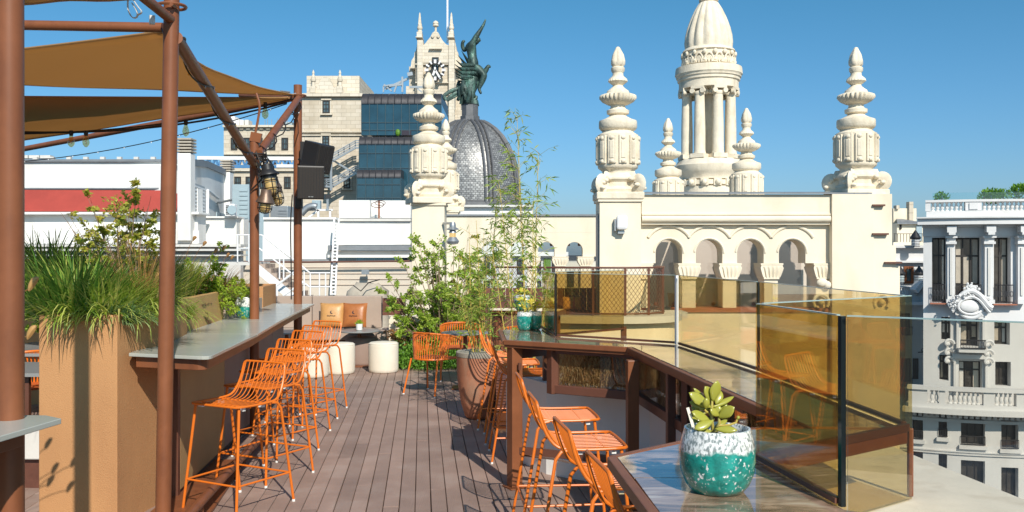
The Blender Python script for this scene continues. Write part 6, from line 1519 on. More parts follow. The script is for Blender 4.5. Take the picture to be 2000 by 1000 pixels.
shrub('leafy_bush', 'large loose light-green bush beside the cream pillar behind the armchairs', 'bush', (-1.05, 14.2, 0),
      [Uc(850, 520, 14.2, .62), Uc(800, 540, 14.0, .45), Uc(900, 560, 14.3, .60), Uc(830, 500, 14.2, .42), Uc(785, 565, 13.9, .34), Uc(880, 500, 14.3, .45), Uc(925, 520, 14.4, .5), Uc(940, 590, 14.4, .45), Uc(830, 600, 14.0, .45), Uc(800, 630, 13.9, .35), Uc(880, 630, 14.2, .4)], 11000, .058, 'leaf_bush', 13, stem_r=.018, parent_rnd=6)
shrub('leafy_bush', 'thinner branches of a second bush rising in front of the pillar lamp', 'bush', (-.9, 14.6, 0),
      [Uc(865, 490, 14.6, .3), Uc(905, 490, 14.7, .35), Uc(935, 540, 14.7, .3)], 1800, .06, 'leaf_tree', 14, stem_r=.012, parent_rnd=7)
# ground cover at the foot of the bush
def cover(label, pts, n, leaf, mt, h):
    c0 = pts[0]; t = thing('ground_cover', label, 'ground cover', (c0[0], c0[1], 0)); P = []
    for i in range(n):
        x, y, r_ = random.choice(pts); a = random.random()*6.283; q = r_*math.sqrt(random.random()); P.append((x + q*math.cos(a), y + q*math.sin(a)*.6, h*random.random()*(1-.6*(q/r_)**2) + .01))
    D = rng.normal(size=(n, 3)) + np.array([0, -.2, .8]); V_, F_ = leaves_np(np.array(P), D, leaf*(.6+.7*rng.random(n)), leaf*.35, .2); o = np_obj('foliage', V_, F_, mt, t, props=STUFF); return t
random.seed(12)
cover('dense low green ground cover at the foot of the bush', [(-1.65, 14.0, .35), (-1.35, 13.8, .4), (-1.0, 13.9, .4), (-.6, 14.0, .4), (-1.5, 14.4, .4), (-.2, 14.1, .3)], 9000, .04, 'leaf_cover', .42)
shrub('small_shrub', 'copper-coloured dry plant beside the taupe bench', 'shrub', (-1.75, 14.5, .3), [Uc(782, 655, 14.5, .18), Uc(795, 668, 14.4, .14)], 900, .05, 'straw', 40, stem_r=.004, parent_rnd=8)

# -- banquette with cushions
bq = thing('banquette', 'taupe upholstered corner bench along the back of the terrace', 'bench', (-3, 15, 0))
xs_b = [-4.6, -3.9, -3.3, -2.15]
for a, b in zip(xs_b, xs_b[1:]): MB().box(a+.004, b-.004, 15.2, 15.36, .50, 1.03).build('backrest', 'taupe', bq, bevel=.015)
for a, b in zip(xs_b, xs_b[1:]): MB().box(a+.004, b-.004, 14.55, 15.19, .36, .50).build('seat', 'taupe', bq, bevel=.02)
MB().box(-4.6, -2.15, 14.7, 15.3, 0, .358).build('base', 'deck_dark', bq)
MB().box(-2.14, -1.98, 14.5, 15.4, 0, .50).build('side_panel', 'taupe', bq, bevel=.01)
pw = thing('planter_wall', 'pale planter box with dark red back beside the bench', 'planter', (-1.6, 15, 0))
MB().box(-1.97, -1.3, 14.75, 15.0, 0, .72).build('front', 'cream', pw); MB().box(-2.12, -1.75, 15.1, 15.2, .72, 1.0).build('back_board', 'timber_dark', pw)
MB().box(-1.3, .2, 15.3, 15.5, 0, .95).build('back_wall', 'timber_dark', pw)
# low building mass right of the banquette, seen under the far arches
MB().box(-.9, 1.9, 24.0, 24.2, -1, .42).build('low_wall', 'beige_wall', props=dict(label='low beige wall beneath the far arches', category='wall'))
for i in range(18):
    pass
def logo(t, Mx, s=1.0):
    m = MB(); cr2 = [(0 + .026*math.cos(R(a)), .026*math.sin(R(a))) for a in range(100, 300, 15)] + [(.010 + .020*math.cos(R(a)), .004 + .022*math.sin(R(a))) for a in range(285, 110, -20)]
    n_ = len(cr2); m.add([Mx @ Vector((x*s, -.083, z*s+.03*s)) for x, z in cr2] + [Mx @ Vector((x*s, -.075, z*s+.03*s)) for x, z in cr2], [tuple(range(n_))] + [(i, (i+1) % n_, (i+1) % n_+n_, i+n_) for i in range(n_)]); m.build('crescent_print', 'ink', t)
    x = -.075; m = MB(); random.seed(21)                           # flowing script word under the crescent
    word = []
    for i, (wd, up_, dn_) in enumerate([(.014, .02, 0), (.012, .008, 0), (.012, .022, 0), (.012, .008, -.008), (.014, .022, 0), (.012, .008, 0), (.012, .02, 0), (.012, .008, 0), (.014, .008, 0), (.012, .016, -.006), (.014, .008, 0)]):
        word += [(x, 0 + dn_), (x + wd*.4, up_), (x + wd*.8, .002)]; x += wd
    m.tube(smoothpath([Mx @ Vector((a_*s, -.082, (b_ - .035)*s)) for a_, b_ in word], 2), .0024*s, 4); m.build('script_print', 'ink', t)
t, Mx = cushion('cushion', 'light tan leather cushion with dark crescent logo, left one on the bench', (-2.92, 14.98, .735), .40, .40, .15, 'leather_light', R(-14), R(3)); logo(t, Mx)
t, Mx = cushion('cushion', 'darker brown leather cushion with crescent logo, right one on the bench', (-2.55, 14.95, .735), .40, .40, .15, 'leather_dark', R(-14), R(-4)); logo(t, Mx)
# -- poufs
def pouf(label, x, y, mt='pouf', d=.435, h=.44):
    t = thing('pouf', label, 'pouf', (x, y, 0), 0, 'round fabric poufs'); r = d/2
    m = MB(); m.lathe([(r*.9, .0), (r*.97, .015), (r, .05), (r, h-.05), (r*.98, h-.02), (r*.9, h-.003), (r*.5, h+.006), (.001, h+.01)], 40, (x, y, 0)); m.build('cover', mt, t, smooth=True, angle=60)
    m = MB(); m.tube([(x + r*.985*math.cos(a), y + r*.985*math.sin(a), h-.022) for a in [i*math.pi/24 for i in range(48)]], .004, 5, closed=True); m.build('piping', mt, t, smooth=True); return t
pouf('cream round pouf right of the small round table', (750-1000)/F*13.55, 13.5); pouf('cream round pouf between the bar stools and the small round table', (665-1000)/F*13.4, 13.35)
pouf('dark taupe round pouf under the small round table', (708-1000)/F*14.5, 14.4, 'panel_mauve', .5)
pouf('cream round pouf half hidden behind the row of bar stools', (612-1000)/F*13.0, 13.0)
# -- round tables
def round_table(label, x, y, h, d, mt='table_grey'):
    t = thing('round_table', label, 'table', (x, y, 0)); m = MB(); m.lathe([(d/2-.01, h-.022), (d/2, h-.016), (d/2, h-.004), (d/2-.004, h), (.001, h)], 48, (x, y, 0)); m.build('tabletop', mt, t, smooth=True)
    m = MB(); m.tube([(x, y, .02), (x, y, h-.022)], .03, 16); m.build('column', 'steel_brown', t, smooth=True); m = MB(); m.box(x-.17, x+.17, y-.17, y+.17, 0, .014); m.build('foot_plate', 'steel_brown', t, bevel=.003); return t
round_table('small round grey table with a white potted plant before the cushions', (702-1000)/F*14.2, 14.2, .55, .64)
round_table('small round grey table mostly hidden behind the counter posts', (560-1000)/F*14.0, 14.0, .55, .66)
round_table('round grey table beside the two woven armchairs', (908-1000)/F*11.8, 11.9, .72, .62)
t = thing('potted_plant', 'tiny succulent in a white pot on the round table by the cushions', 'potted plant', (-2.36, 14.15, .552)); x, y = -2.345, 14.15
m = MB(); m.lathe([(.035, .552), (.047, .56), (.052, .655), (.045, .655), (.042, .63), (.001, .628)], 24, (x, y, 0)); m.build('pot', 'white_rubber', t, smooth=True)
n_ = 70; D = rng.normal(size=(n_, 3)) + [0, 0, 1.2]; P = np.tile([[x, y, .65]], (n_, 1)) + rng.normal(size=(n_, 3))*.018; V_, F_ = leaves_np(P, D, .055, .012, .2); np_obj('foliage', V_, F_, 'leaf_lime', t)

# -- table at the left edge
lt = thing('bar_table', 'grey-topped bar table at the left picture edge, only its corner in view', 'table', (-2.6, 3.3, 0))
tp = [(-3.4, 3.72), (-1.86, 3.68), (-1.765, 3.61), (-1.95, 2.2), (-3.4, 2.2)]
MB().prism([(p[0], p[1]) for p in tp][::-1], 1.078, 1.10).build('tabletop', 'stone_top', lt, bevel=.003)
MB().prism([(-3.35, 3.66), (-1.93, 3.60), (-1.88, 3.55), (-2.02, 2.25), (-3.35, 2.25)][::-1], 1.005, 1.077).build('frame', 'steel_brown', lt, bevel=.003)
m = MB(); m.box(-2.35, -2.2, 2.6, 2.75, 0, 1.004); m.build('leg', 'steel_brown', lt)
# things seen in the slit left of the near planter
sl = thing('low_table', 'grey low table seen between the left post and the orange planter', 'table', (-4.6, 9.0, 0))
for z, y0, y1 in ((.74, 9.2, 10.4), (.74, 7.7, 8.5)): MB().box(-5.4, -3.9, y0, y1, z-.03, z).build('tabletop', 'table_grey', sl)
for x in (-5.2, -4.1):
    for y in (7.8, 8.4, 9.3, 10.2): MB().box(x-.02, x+.02, y-.02, y+.02, 0, .708).build('leg', 'frame_brown', sl)
cbx = thing('bench_box', 'white low bench box seen left of the orange planter near the floor', 'bench', (-4.2, 6.6, 0))
MB().box(-4.6, -3.05, 6.8, 7.3, .22, .45).build('seat', 'concrete', cbx, bevel=.01); MB().box(-4.6, -3.05, 6.85, 7.3, 0, .21).build('base', 'timber_dark', cbx)
# ================================================================== STOOLS AND CHAIRS
def make_stool(loc, rz, label, group):
    """local: sits facing +y; seat at z .72"""
    t = thing('bar_stool', label, 'bar stool', loc, rz, group); M_ = W[t]
    def bl(m, nm, mt='orange', par=None, **k): m.mapped(lambda v: M_ @ v); return m.build(nm, mt, par or t, **k)
    zs = .725; side = []
    def fr(s): return [(s*.19, .215, zs), (s*.222, .19, zs), (s*.228, .0, zs-.004), (s*.222, -.12, zs), (s*.215, -.17, zs+.015), (s*.208, -.21, zs+.06), (s*.20, -.245, zs+.14), (s*.196, -.262, zs+.215), (s*.185, -.266, zs+.237), (s*.165, -.268, zs+.243)]
    L_, R_ = fr(-1), fr(1)
    loop = R_[::-1] + L_
    loop = [Vector(p) for p in (R_ + L_[::-1])]
    sm = []
    n = len(loop)
    for i in range(n): sm += [loop[i]*.75 + loop[(i+1) % n]*.25, loop[i]*.25 + loop[(i+1) % n]*.75]
    m = MB(); m.tube(sm, .0085, 8, closed=True); bl(m, 'seat_frame', smooth=True)
    rod = None
    prof_ = [(.208, zs-.006), (.10, zs-.009), (-.06, zs-.009), (-.125, zs-.002), (-.17, zs+.028), (-.205, zs+.085), (-.232, zs+.15), (-.262, zs+.238)]
    for i in range(10):
        x = -.172 + .344*i/9
        if rod is None:
            m = MB(); m.tube(smoothpath([(0, a, b) for a, b in prof_], 1), .0037, 6); rod = bl(m, 'rod', smooth=True); o = rod
        else: o = share(rod, t)
        o.location = (x, 0, 0)
    for y in (.10, -.08): m = MB(); m.tube([(-.225, y, zs-.012), (.225, y, zs-.012)], .006, 6); bl(m, 'cross_bar', smooth=True)
    foot = {}
    for s in (-1, 1):
        f = [(s*.20, .18, zs-.008), (s*.246, .25, .012)]; b_ = [(s*.222, -.10, zs-.006), (s*.232, -.145, zs-.012), (s*.238, -.175, zs-.05), (s*.255, -.285, .012)]
        m = MB(); m.tube(f, .0095, 8); bl(m, 'leg', smooth=True); m = MB(); m.tube(b_, .0095, 8); bl(m, 'leg', smooth=True)
        for p, nm in ((f[-1], 'f'), (b_[-1], 'b')): m = MB(); m.tube([(p[0], p[1], 0), (p[0], p[1], .016)], .0115, 8); bl(m, 'foot_cap', 'white_rubber')
        for y in (.14, -.04): m = MB(); m.box(s*.19-.018, s*.19+.018, y-.012, y+.012, zs-.032, zs-.012); bl(m, 'stacking_pad', 'white_rubber')
    k = (zs-.21)/zs; c = [(.20+.046*k, .18+.07*k), (.238+.017*.72, -.175-.11*.72)]
    ring = [(c[0][0], c[0][1], .21), (-c[0][0], c[0][1], .21), (-c[1][0], c[1][1], .21), (c[1][0], c[1][1], .21)]
    for i in range(4): m = MB(); m.tube([ring[i], ring[(i+1) % 4]], .007, 8); bl(m, 'footrest', smooth=True)
    return t
gL = 'orange wire bar stools in a row at the grey counter'
backs = [(-1.775, 6.59, 'nearest of the six at the grey counter'), (-1.815, 7.42, 'second nearest of the six at the grey counter'), (-1.945, 8.25, 'third nearest of the six at the grey counter'),
         (-2.02, 9.14, 'fourth nearest of the six at the grey counter'), (-2.075, 9.80, 'fifth nearest, next to last of the six at the grey counter'), (-2.095, 10.47, 'farthest of the six at the grey counter, before the cushions')]
st0 = None
for i, (x, y, lb) in enumerate(backs):
    fx, fy = -.46, -.888; rz = math.atan2(-fx, fy) + random.uniform(-.03, .03); loc = (x + fx*.265, y + fy*.265, 0)
    lb = 'orange wire bar stool, ' + lb
    if st0 is None: st0 = make_stool(loc, rz, lb, gL)
    else: copy_tree(st0, loc, rz, lb)
gR = 'orange wire bar stools along the right-hand bar'
for x, y, a, lb in ((.31, 5.85, 5, 'farthest of the four turned to the near right bar'), (.375, 5.03, 6, 'second farthest of the four turned to the near right bar'), (.49, 4.24, 8, 'third of four at the near right bar'), (.585, 3.50, 8, 'nearest of four at the right, only its backrest showing'),
                    (-.06, 9.34, 2, 'farthest of the three in shade behind the terracotta pot'), (.03, 8.64, 3, 'middle of the three in shade behind the bar leg'), (.10, 7.90, 4, 'nearest of the three in shade beside the bar leg')):
    o = copy_tree(st0, (x, y, 0), R(-90 + a), 'orange wire bar stool, ' + lb); o['group'] = gR
# woven armchairs
def armchair(loc, rz, label):
    t = thing('woven_armchair', label, 'armchair', loc, rz, 'orange woven-cord armchairs'); M_ = W[t]
    def bl(m, nm, mt='orange', **k): m.mapped(lambda v: M_ @ v); return m.build(nm, mt, t, **k)
    top = [(.27*math.cos(R(a)), .02 - .27*math.sin(R(a))*.95, .73 + .035*math.sin(R(a))) for a in range(0, 181, 15)]
    top = [(.275, .20, .66), (.278, .10, .70)] + top + [(-.278, .10, .70), (-.275, .20, .66)]
    m = MB(); m.tube(smoothpath(top, 1), .012, 8); bl(m, 'top_rail', smooth=True)
    bot = [(.23*math.cos(R(a)), -.02 - .22*math.sin(R(a)), .44) for a in range(-30, 211, 15)]
    m = MB(); m.tube(bot, .010, 8); bl(m, 'seat_rail', smooth=True)
    m = MB(); vs = [(.235, .22, .44), (-.235, .22, .44), (-.23, -.1, .44), (-.12, -.22, .44), (.12, -.22, .44), (.23, -.1, .44)]; m.prism([(a, b) for a, b, c in vs], .43, .452); bl(m, 'seat', 'orange_rust', bevel=.008)
    cord = MB(); N_ = 46
    for i in range(N_):
        a = R(4 + 172*i/(N_-1)); sh_ = R(7 if i % 2 else -7)
        p = Vector((.27*math.cos(a), .02 - .257*math.sin(a), .73 + .035*math.sin(a))); q = Vector((.23*math.cos(a+sh_), -.02 - .22*math.sin(a+sh_), .445)); cord.tube([p, p.lerp(q, .5) + Vector((0, -.012*math.sin(a), 0)), q], .0055, 5)
    bl(cord, 'woven_cords', 'orange', smooth=True); t.children[-1]['kind'] = 'stuff' if t.children else ''
    for x, y, s in ((.275, .20, .66), (-.275, .20, .66)): m = MB(); m.tube([(x, y, s), (x*1.02, y+.03, 0.012)], .011, 8); bl(m, 'leg', smooth=True)
    for s in (-1, 1): m = MB(); m.tube([(s*.21, -.17, .44), (s*.25, -.27, .012)], .011, 8); bl(m, 'leg', smooth=True)
    for x, y in ((.2805, .23), (-.2805, .23), (.25, -.27), (-.25, -.27)): m = MB(); m.tube([(x, y, 0), (x, y, .014)], .014, 8); bl(m, 'foot_cap', 'white_rubber')
    m = MB(); m.tube([(.235, .22, .44), (.275, .21, .44)], .008, 6); m.tube([(-.235, .22, .44), (-.275, .21, .44)], .008, 6); bl(m, 'joint', smooth=True)
    return t
ac1 = armchair((-.98, 11.45, 0), R(-35), 'orange woven-cord armchair seen from behind, left of the terracotta pot')
copy_tree(ac1, (-.72, 12.75, 0), R(-172), 'orange woven-cord armchair beyond the round table, facing us')
copy_tree(ac1, (-.05, 12.2, 0), R(95), 'orange woven-cord armchair behind the far bar leg, right of the round table')
copy_tree(ac1, (-4.75, 9.0, 0), R(160), 'orange armchair seen in the slit left of the orange planter')

# ================================================================== RIGHT-HAND BAR
A_ = [(-.1, 7.75), (-.057, 6.84), (.80, 6.32), (1.06, 3.80), (1.10, 3.424), (1.46, 3.404), (1.345, 5.02), (1.17, 6.5), (.337, 7.11), (.265, 7.9)]
rb = thing('bar_table', 'brown steel bar with polished marble top and straw-filled glass box, middle right', 'bar table', (.6, 6, 0))
def inset(poly, d):
    n = len(poly); out = []
    for i in range(n):
        p0, p1, p2 = Vector(poly[i-1]), Vector(poly[i]), Vector(poly[(i+1) % n]); a = (p1-p0).normalized(); b = (p2-p1).normalized(); na, nb_ = Vector((-a.y, a.x)), Vector((-b.y, b.x)); s_ = (na+nb_).normalized(); k_ = d/max(.35, s_.dot(na)); out.append(tuple(p1 + s_*k_))
    return out
def slabs(par, polys, z0, z1, mt='marble', nm='marble_slab'):
    for q in polys: MB().prism(q, z0, z1).build(nm, mt, par, bevel=.0015)
# frame tray then slabs
MB().prism(A_, 1.045, 1.088).build('frame', 'steel_brown', rb, bevel=.003)
def rimbar(par, path, z, w_=.03, h_=.035, closed=False):
    for a, b in zip(path, path[1:]): m = MB(); m.bar((*a, z), (*b, z), w_, h_); m.build('rim', 'steel_brown', par, bevel=.004)
g_ = .002
slabs(rb, [[(-.078, 7.73), (-.04, 6.86), (.335, 6.633), (.335, 7.09), (.262, 7.87)], [(.339, 6.631), (.792, 6.345), (.83, 6.34), (.76, 6.80), (.339, 7.09)],
           [(.834, 6.30), (.90, 5.60), (1.262, 5.78), (1.165, 6.49), (.765, 6.795)], [(.902, 5.596), (.99, 4.70), (1.352, 4.80), (1.34, 5.0), (1.264, 5.775)], [(.992, 4.696), (1.08, 3.83), (1.115, 3.44), (1.445, 3.42), (1.354, 4.795)]], 1.0885, 1.10)
rimbar(rb, [(-.1, 7.75), (-.057, 6.84), (.80, 6.32), (1.06, 3.80), (1.085, 3.55)], 1.083)
# posts
def post(par, x, y, z0, z1, s, rz, mt='frame_brown', nm='post'): m = MB(); m.obox((x, y, (z0+z1)/2), (s, s, z1-z0), rz); return m.build(nm, mt, par, bevel=.004)
def legpost(par, x, y, z1, s=.088, rz=R(28)):
    post(par, x, y, .012, z1, s, rz, 'steel_brown', 'leg'); m = MB(); m.obox((x, y, .006), (s+.05, s+.05, .011), rz); m.build('base_plate', 'steel_brown', par)
legpost(rb, .02, 6.86, 1.044); legpost(rb, .79, 6.05, 1.044, .075, R(5)); legpost(rb, 1.0, 4.6, 1.044, .07, R(5)); post(rb, .28, 7.45, 0, 1.044, .06, R(10)); post(rb, .93, 5.4, .5, 1.044, .05, R(5))
c = Vector((.055, 6.795, .91)); m = MB(); m.obox(c, (.02, .015, .05), R(28)); m.build('hook_plate', 'frame_brown', rb)
m = MB(); m.bar((.02, 6.84, 1.0), (.30, 7.15, 1.0), .05, .08); m.build('brace', 'frame_brown', rb); m = MB(); m.bar((.03, 6.86, .28), (.80, 6.5, .28), .04, .05); m.build('brace', 'frame_brown', rb)
# box with straw behind glass
Bp = [(.30, 6.73), (.86, 6.40), (.99, 5.2), (1.07, 4.2)]
Bo = [(.40, 7.0), (1.06, 6.6), (1.20, 5.25), (1.25, 4.25)]
for a, b in zip(Bp, Bp[1:]):
    m = MB(); m.bar((*a, .755), (*b, .755), .05, .06); m.build('box_rail', 'frame_brown', rb, bevel=.003)
    m = MB(); m.bar((*a, 1.03), (*b, 1.03), .04, .03); m.build('box_rail', 'frame_brown', rb)
    m = MB(); aa, b2 = Vector((*a, 0)), Vector((*b, 0)); m.bar(aa + Vector((0,0,.90)), b2 + Vector((0,0,.90)), .006, .24); m.build('box_glass', 'glass_clear', rb)
for a, b in zip(Bo, Bo[1:]): m = MB(); m.bar((*a, .90), (*b, .90), .02, .28); m.build('box_back', 'straw', rb)
MB().prism([Bp[0], Bp[1], Bp[2], Bp[3], Bo[3], Bo[2], Bo[1], Bo[0]], .72, .735).build('box_floor', 'frame_brown', rb)
for p, s in ((Bp[0], .07), (Bp[1], .05), (Bp[2], .05)): post(rb, p[0], p[1], .72, 1.044, s, R(30))
n_ = 15000; seg = rng.integers(0, 3, n_); seg = np.where(rng.random(n_) < .25, 0, seg); f = rng.random(n_); g = .06 + .8*rng.random(n_)**1.3; Bp_, Bo_ = np.array(Bp), np.array(Bo)
lo_ = Bp_[seg]*(1-f)[:, None] + Bp_[seg+1]*f[:, None]; hi_ = Bo_[seg]*(1-f)[:, None] + Bo_[seg+1]*f[:, None]; P = np.concatenate([lo_*(1-g)[:, None] + hi_*g[:, None], (.775 + .24*rng.random(n_))[:, None]], 1)
V_, F_ = blades_np(P, rng.random(n_)*6.283, np.arccos(1-2*rng.random(n_)), .04 + .07*rng.random(n_), np.full(n_, .0013), 5, 2.6)
V_[:, 2] = np.clip(V_[:, 2], .742, 1.04)
# keep strands inside the box: pull anything crossing the glass back
def inside(V):
    for i in range(3):
        a, b = Bp_[i], Bp_[i+1]; d = (b-a)/np.linalg.norm(b-a); nrm = np.array([-d[1], d[0]]); s = (V[:, :2]-a) @ nrm; al = ((V[:, :2]-a) @ d)/np.linalg.norm(b-a)
        k_ = (s < .01) & (al > -.02) & (al < 1.02); V[k_, :2] += nrm*(.01 - s[k_])[:, None]
    return V
V_ = inside(V_); np_obj('straw_filling', V_, F_, 'straw', rb, props=STUFF)
# hedge of the pale parapet under the box
pw2 = thing('parapet', 'white low parapet wall under the straw-filled bar', 'wall', (.8, 6.5, -3))
wi = [(-.05, 7.95), (.27, 7.28), (1.00, 6.70), (1.22, 5.0), (1.36, 3.55), (1.0, 2.8)]; wo_ = [(.4, 8.1), (.62, 7.5), (1.30, 6.86), (1.52, 5.05), (1.66, 3.5)]
MB().prism([wi[0], wi[1], wi[2], wi[3], wi[4], wo_[4], wo_[3], wo_[2], wo_[1], wo_[0]], -2, .715).build('wall', 'white_wall', pw2)
m = MB(); m.tube([(.02, 6.95, .24), (.30, 6.8, .24), (.86, 6.30, .24), (1.05, 4.6, .24), (1.08, 3.2, .24)], .022, 12); m.build('foot_rail', 'chrome', rb, smooth=True)
for p in ((.62, 6.5), (.97, 5.2), (1.06, 4.0)): m = MB(); m.tube([(p[0], p[1], 0), (p[0], p[1], .24)], .015, 8); m.build('foot_rail_post', 'chrome', rb, smooth=True)

# near pot table
T_ = [(.317, 2.93), (.43, 1.0), (1.5, 1.0), (1.5, 1.86), (1.17, 2.1), (.84, 2.34), (.768, 2.887), (1.46, 3.40), (1.10, 3.42), (.85, 3.40)]
nt_ = thing('bar_table', 'near bar table corner with reflective marble top holding the big teal pot', 'bar table', (.7, 2.4, 0))
MB().prism(T_, 1.045, 1.087).build('frame', 'steel_brown', nt_, bevel=.003)
slabs(nt_, [[(.334, 2.925), (.352, 2.66), (.794, 2.66), (.768, 2.887), (1.40, 3.36), (1.09, 3.40), (.855, 3.382)], [(.354, 2.656), (.43, 1.02), (1.48, 1.02), (1.48, 1.86), (1.17, 2.09), (.84, 2.33), (.795, 2.656)]], 1.0875, 1.10)
rimbar(nt_, [(.42, 1.2), (.317, 2.93), (.85, 3.40), (1.08, 3.43)], 1.084)
legpost(nt_, .43, 2.75, 1.044, .08, R(10)); post(nt_, .62, 3.0, .9, 1.044, .05, .4)
# far bar B
fb_ = thing('bar_table', 'farther brown bar with marble top behind the twin teal pots', 'bar table', (.2, 10.4, 0))
FB = [(-.27, 10.75), (-.26, 10.35), (.50, 10.15), (.62, 10.6), (.3, 10.8)]
MB().prism(FB, 1.045, 1.087).build('frame', 'steel_brown', fb_, bevel=.003)
slabs(fb_, [[(-.255, 10.74), (-.245, 10.365), (.12, 10.265), (.12, 10.77)], [(.124, 10.264), (.49, 10.17), (.60, 10.59), (.3, 10.78), (.124, 10.77)]], 1.0875, 1.10)
rimbar(fb_, [(-.27, 10.75), (-.26, 10.35), (.50, 10.15)], 1.083)
legpost(fb_, -.16, 10.42, 1.044, .12, R(20)); post(fb_, .12, 10.5, 0, 1.044, .07, 0); post(fb_, .48, 10.2, 0, 1.044, .07, 0)
m = MB(); m.bar((.12, 10.6, .88), (.55, 10.5, .88), .02, .30); m.build('straw_box', 'straw', fb_)
c = U(992, 640, 10.3); m = MB(); m.tube([c + Vector((.02*math.cos(a), 0, .03*math.sin(a))) for a in [i*.5-2.8 for i in range(8)]], .004, 5); m.build('hook', 'galvanised', fb_)
# parapet continuing from far bar
MB().box(.6, 1.4, 8.2, 8.35, -2, .9).build('spandrel_wall', 'cream', props=dict(label='short cream wall end behind the dark glass pane', category='wall'))

# -- glass screens
gg = 'frameless glass wind screens on the bars'
def pane(label, a, b, z0, z1, mt, th=.012, edge=True, rail=True):
    a, b = Vector(a), Vector(b); t = thing('glass_screen', label, 'glass screen', (a[0], a[1], z0), 0, gg); m = MB(); h = (z1-z0)
    A3, B3 = Vector((*a, z0+h/2)), Vector((*b, z0+h/2)); m.bar(A3, B3, th, h); m.build('pane', mt, t)
    if rail: m = MB(); d = (B3-A3).normalized(); m.bar(A3 - Vector((0,0,h/2-.012)), B3 - Vector((0,0,h/2-.012)), .020, .014); m.build('bottom_rail', 'frame_brown', t)
    if edge:
        m = MB(); m.bar(A3 + Vector((0,0,h/2+.002)), B3 + Vector((0,0,h/2+.002)), th*.8, .003); m.build('top_edge', 'rail_glass_edge', t)
    return t
mat('rail_glass_edge', (0.30, 0.42, 0.40), 0.15, bump=0, var=0.05); mat('edge_dark', (0.012, 0.018, 0.02), 0.15, bump=0, var=0.05)
V0, V1, V2, V3, V4, V5 = (.337, 7.11), (1.165, 6.50), (1.345, 5.02), (1.46, 3.402), (.768, 2.887), (.838, 2.34)
zb, zt2 = 1.102, 1.588
pane('narrow glass screen seen edge-on beside the twin teal pots', (.262, 7.86), (.333, 7.16), zb, zt2, 'glass_dark')
pane('dark bronze glass screen standing back behind the twin pots', (.345, 7.15), (.93, 7.70), zb, zt2+.012, 'glass_dark')
pane('pale bronze glass screen before the curved ledge', (.35, 7.10), (1.15, 6.515), zb, zt2, 'glass_bronze')
pane('pale bronze glass screen before the first arch piers', (1.17, 6.45), (1.343, 5.05), zb, zt2, 'glass_bronze')
pane('pale bronze glass screen running towards us on the outer side of the bar', (1.348, 5.0), (1.458, 3.43), zb, zt2, 'glass_bronze')
pane('amber glass screen crossing between the two bar tables', (1.465, 3.388), (.785, 2.883), .846, zt2+.001, 'glass_amber', rail=False)
rl = MB(); rl.bar((1.463, 3.412, 1.103), (.772, 2.905, 1.103), .02, .028); rl.build('screen_rail', 'frame_brown', nt_)
pane('amber glass screen with stool reflections right of the big pot', (.766, 2.875), (.836, 2.36), zb, zt2, 'glass_amber')
pane('large clear grey glass screen at the right picture edge', (.848, 2.33), (1.9, 1.62), zb-.3, zt2, 'glass_grey', rail=False)
for x, y, z0, z1, s, mt in ((.842, 2.352, zb, zt2, .014, 'edge_dark'), (1.347, 5.035, zb, zt2, .012, 'edge_dark'), (.338, 7.12, zb, zt2, .014, 'edge_dark'), (1.16, 6.49, zb, zt2, .02, 'white_metal')):
    t = thing('edge_profile', {.842: 'dark vertical edge joint between amber and clear screens', 1.347: 'dark vertical edge joint in front of the second arch pier', .338: 'dark vertical edge joint beside the twin teal pots', 1.16: 'white vertical joint strip right of the curved ledge'}[x], 'glass joint', (x, y, z0)); m = MB(); m.obox((x, y, (z0+z1)/2), (s, s, z1-z0), .3); m.build('strip', mt, t)
t = thing('screen_post', 'brown steel end post of the amber screen standing on the white ledge', 'post', (1.485, 3.43, .84)); m = MB(); m.obox((1.482, 3.43, .97), (.018, .022, .255), 0); m.build('post', 'steel_brown', t, bevel=.004)
t = thing('screen_post', 'small brown bracket under the end of the dark bronze screen', 'post', (.935, 7.72, .98)); m = MB(); m.obox((.935, 7.72, 1.05), (.045, .04, .16), 0); m.build('post', 'frame_brown', t)
# white stone ledge outside
lg = thing('stone_ledge', 'white stone parapet ledge at the bottom right corner', 'ledge', (1.6, 3, -2))
MB().prism([(.90, 1.0), (2.13, 1.0), (1.89, 3.4), (1.81, 4.13), (1.70, 5.2), (1.55, 6.9), (1.36, 6.9), (1.36, 5.0), (1.27, 4.3), (1.10, 4.0), (.90, 3.30)], .76, .84).build('slab', 'stone_ledge', lg, bevel=.006)
MB().prism([(1.0, 1.0), (2.05, 1.0), (1.80, 3.4), (1.66, 5.2), (1.5, 6.85), (1.35, 6.85), (1.45, 5.1), (1.45, 3.5), (1.0, 3.2)], -2, .758).build('wall', 'cream', lg)

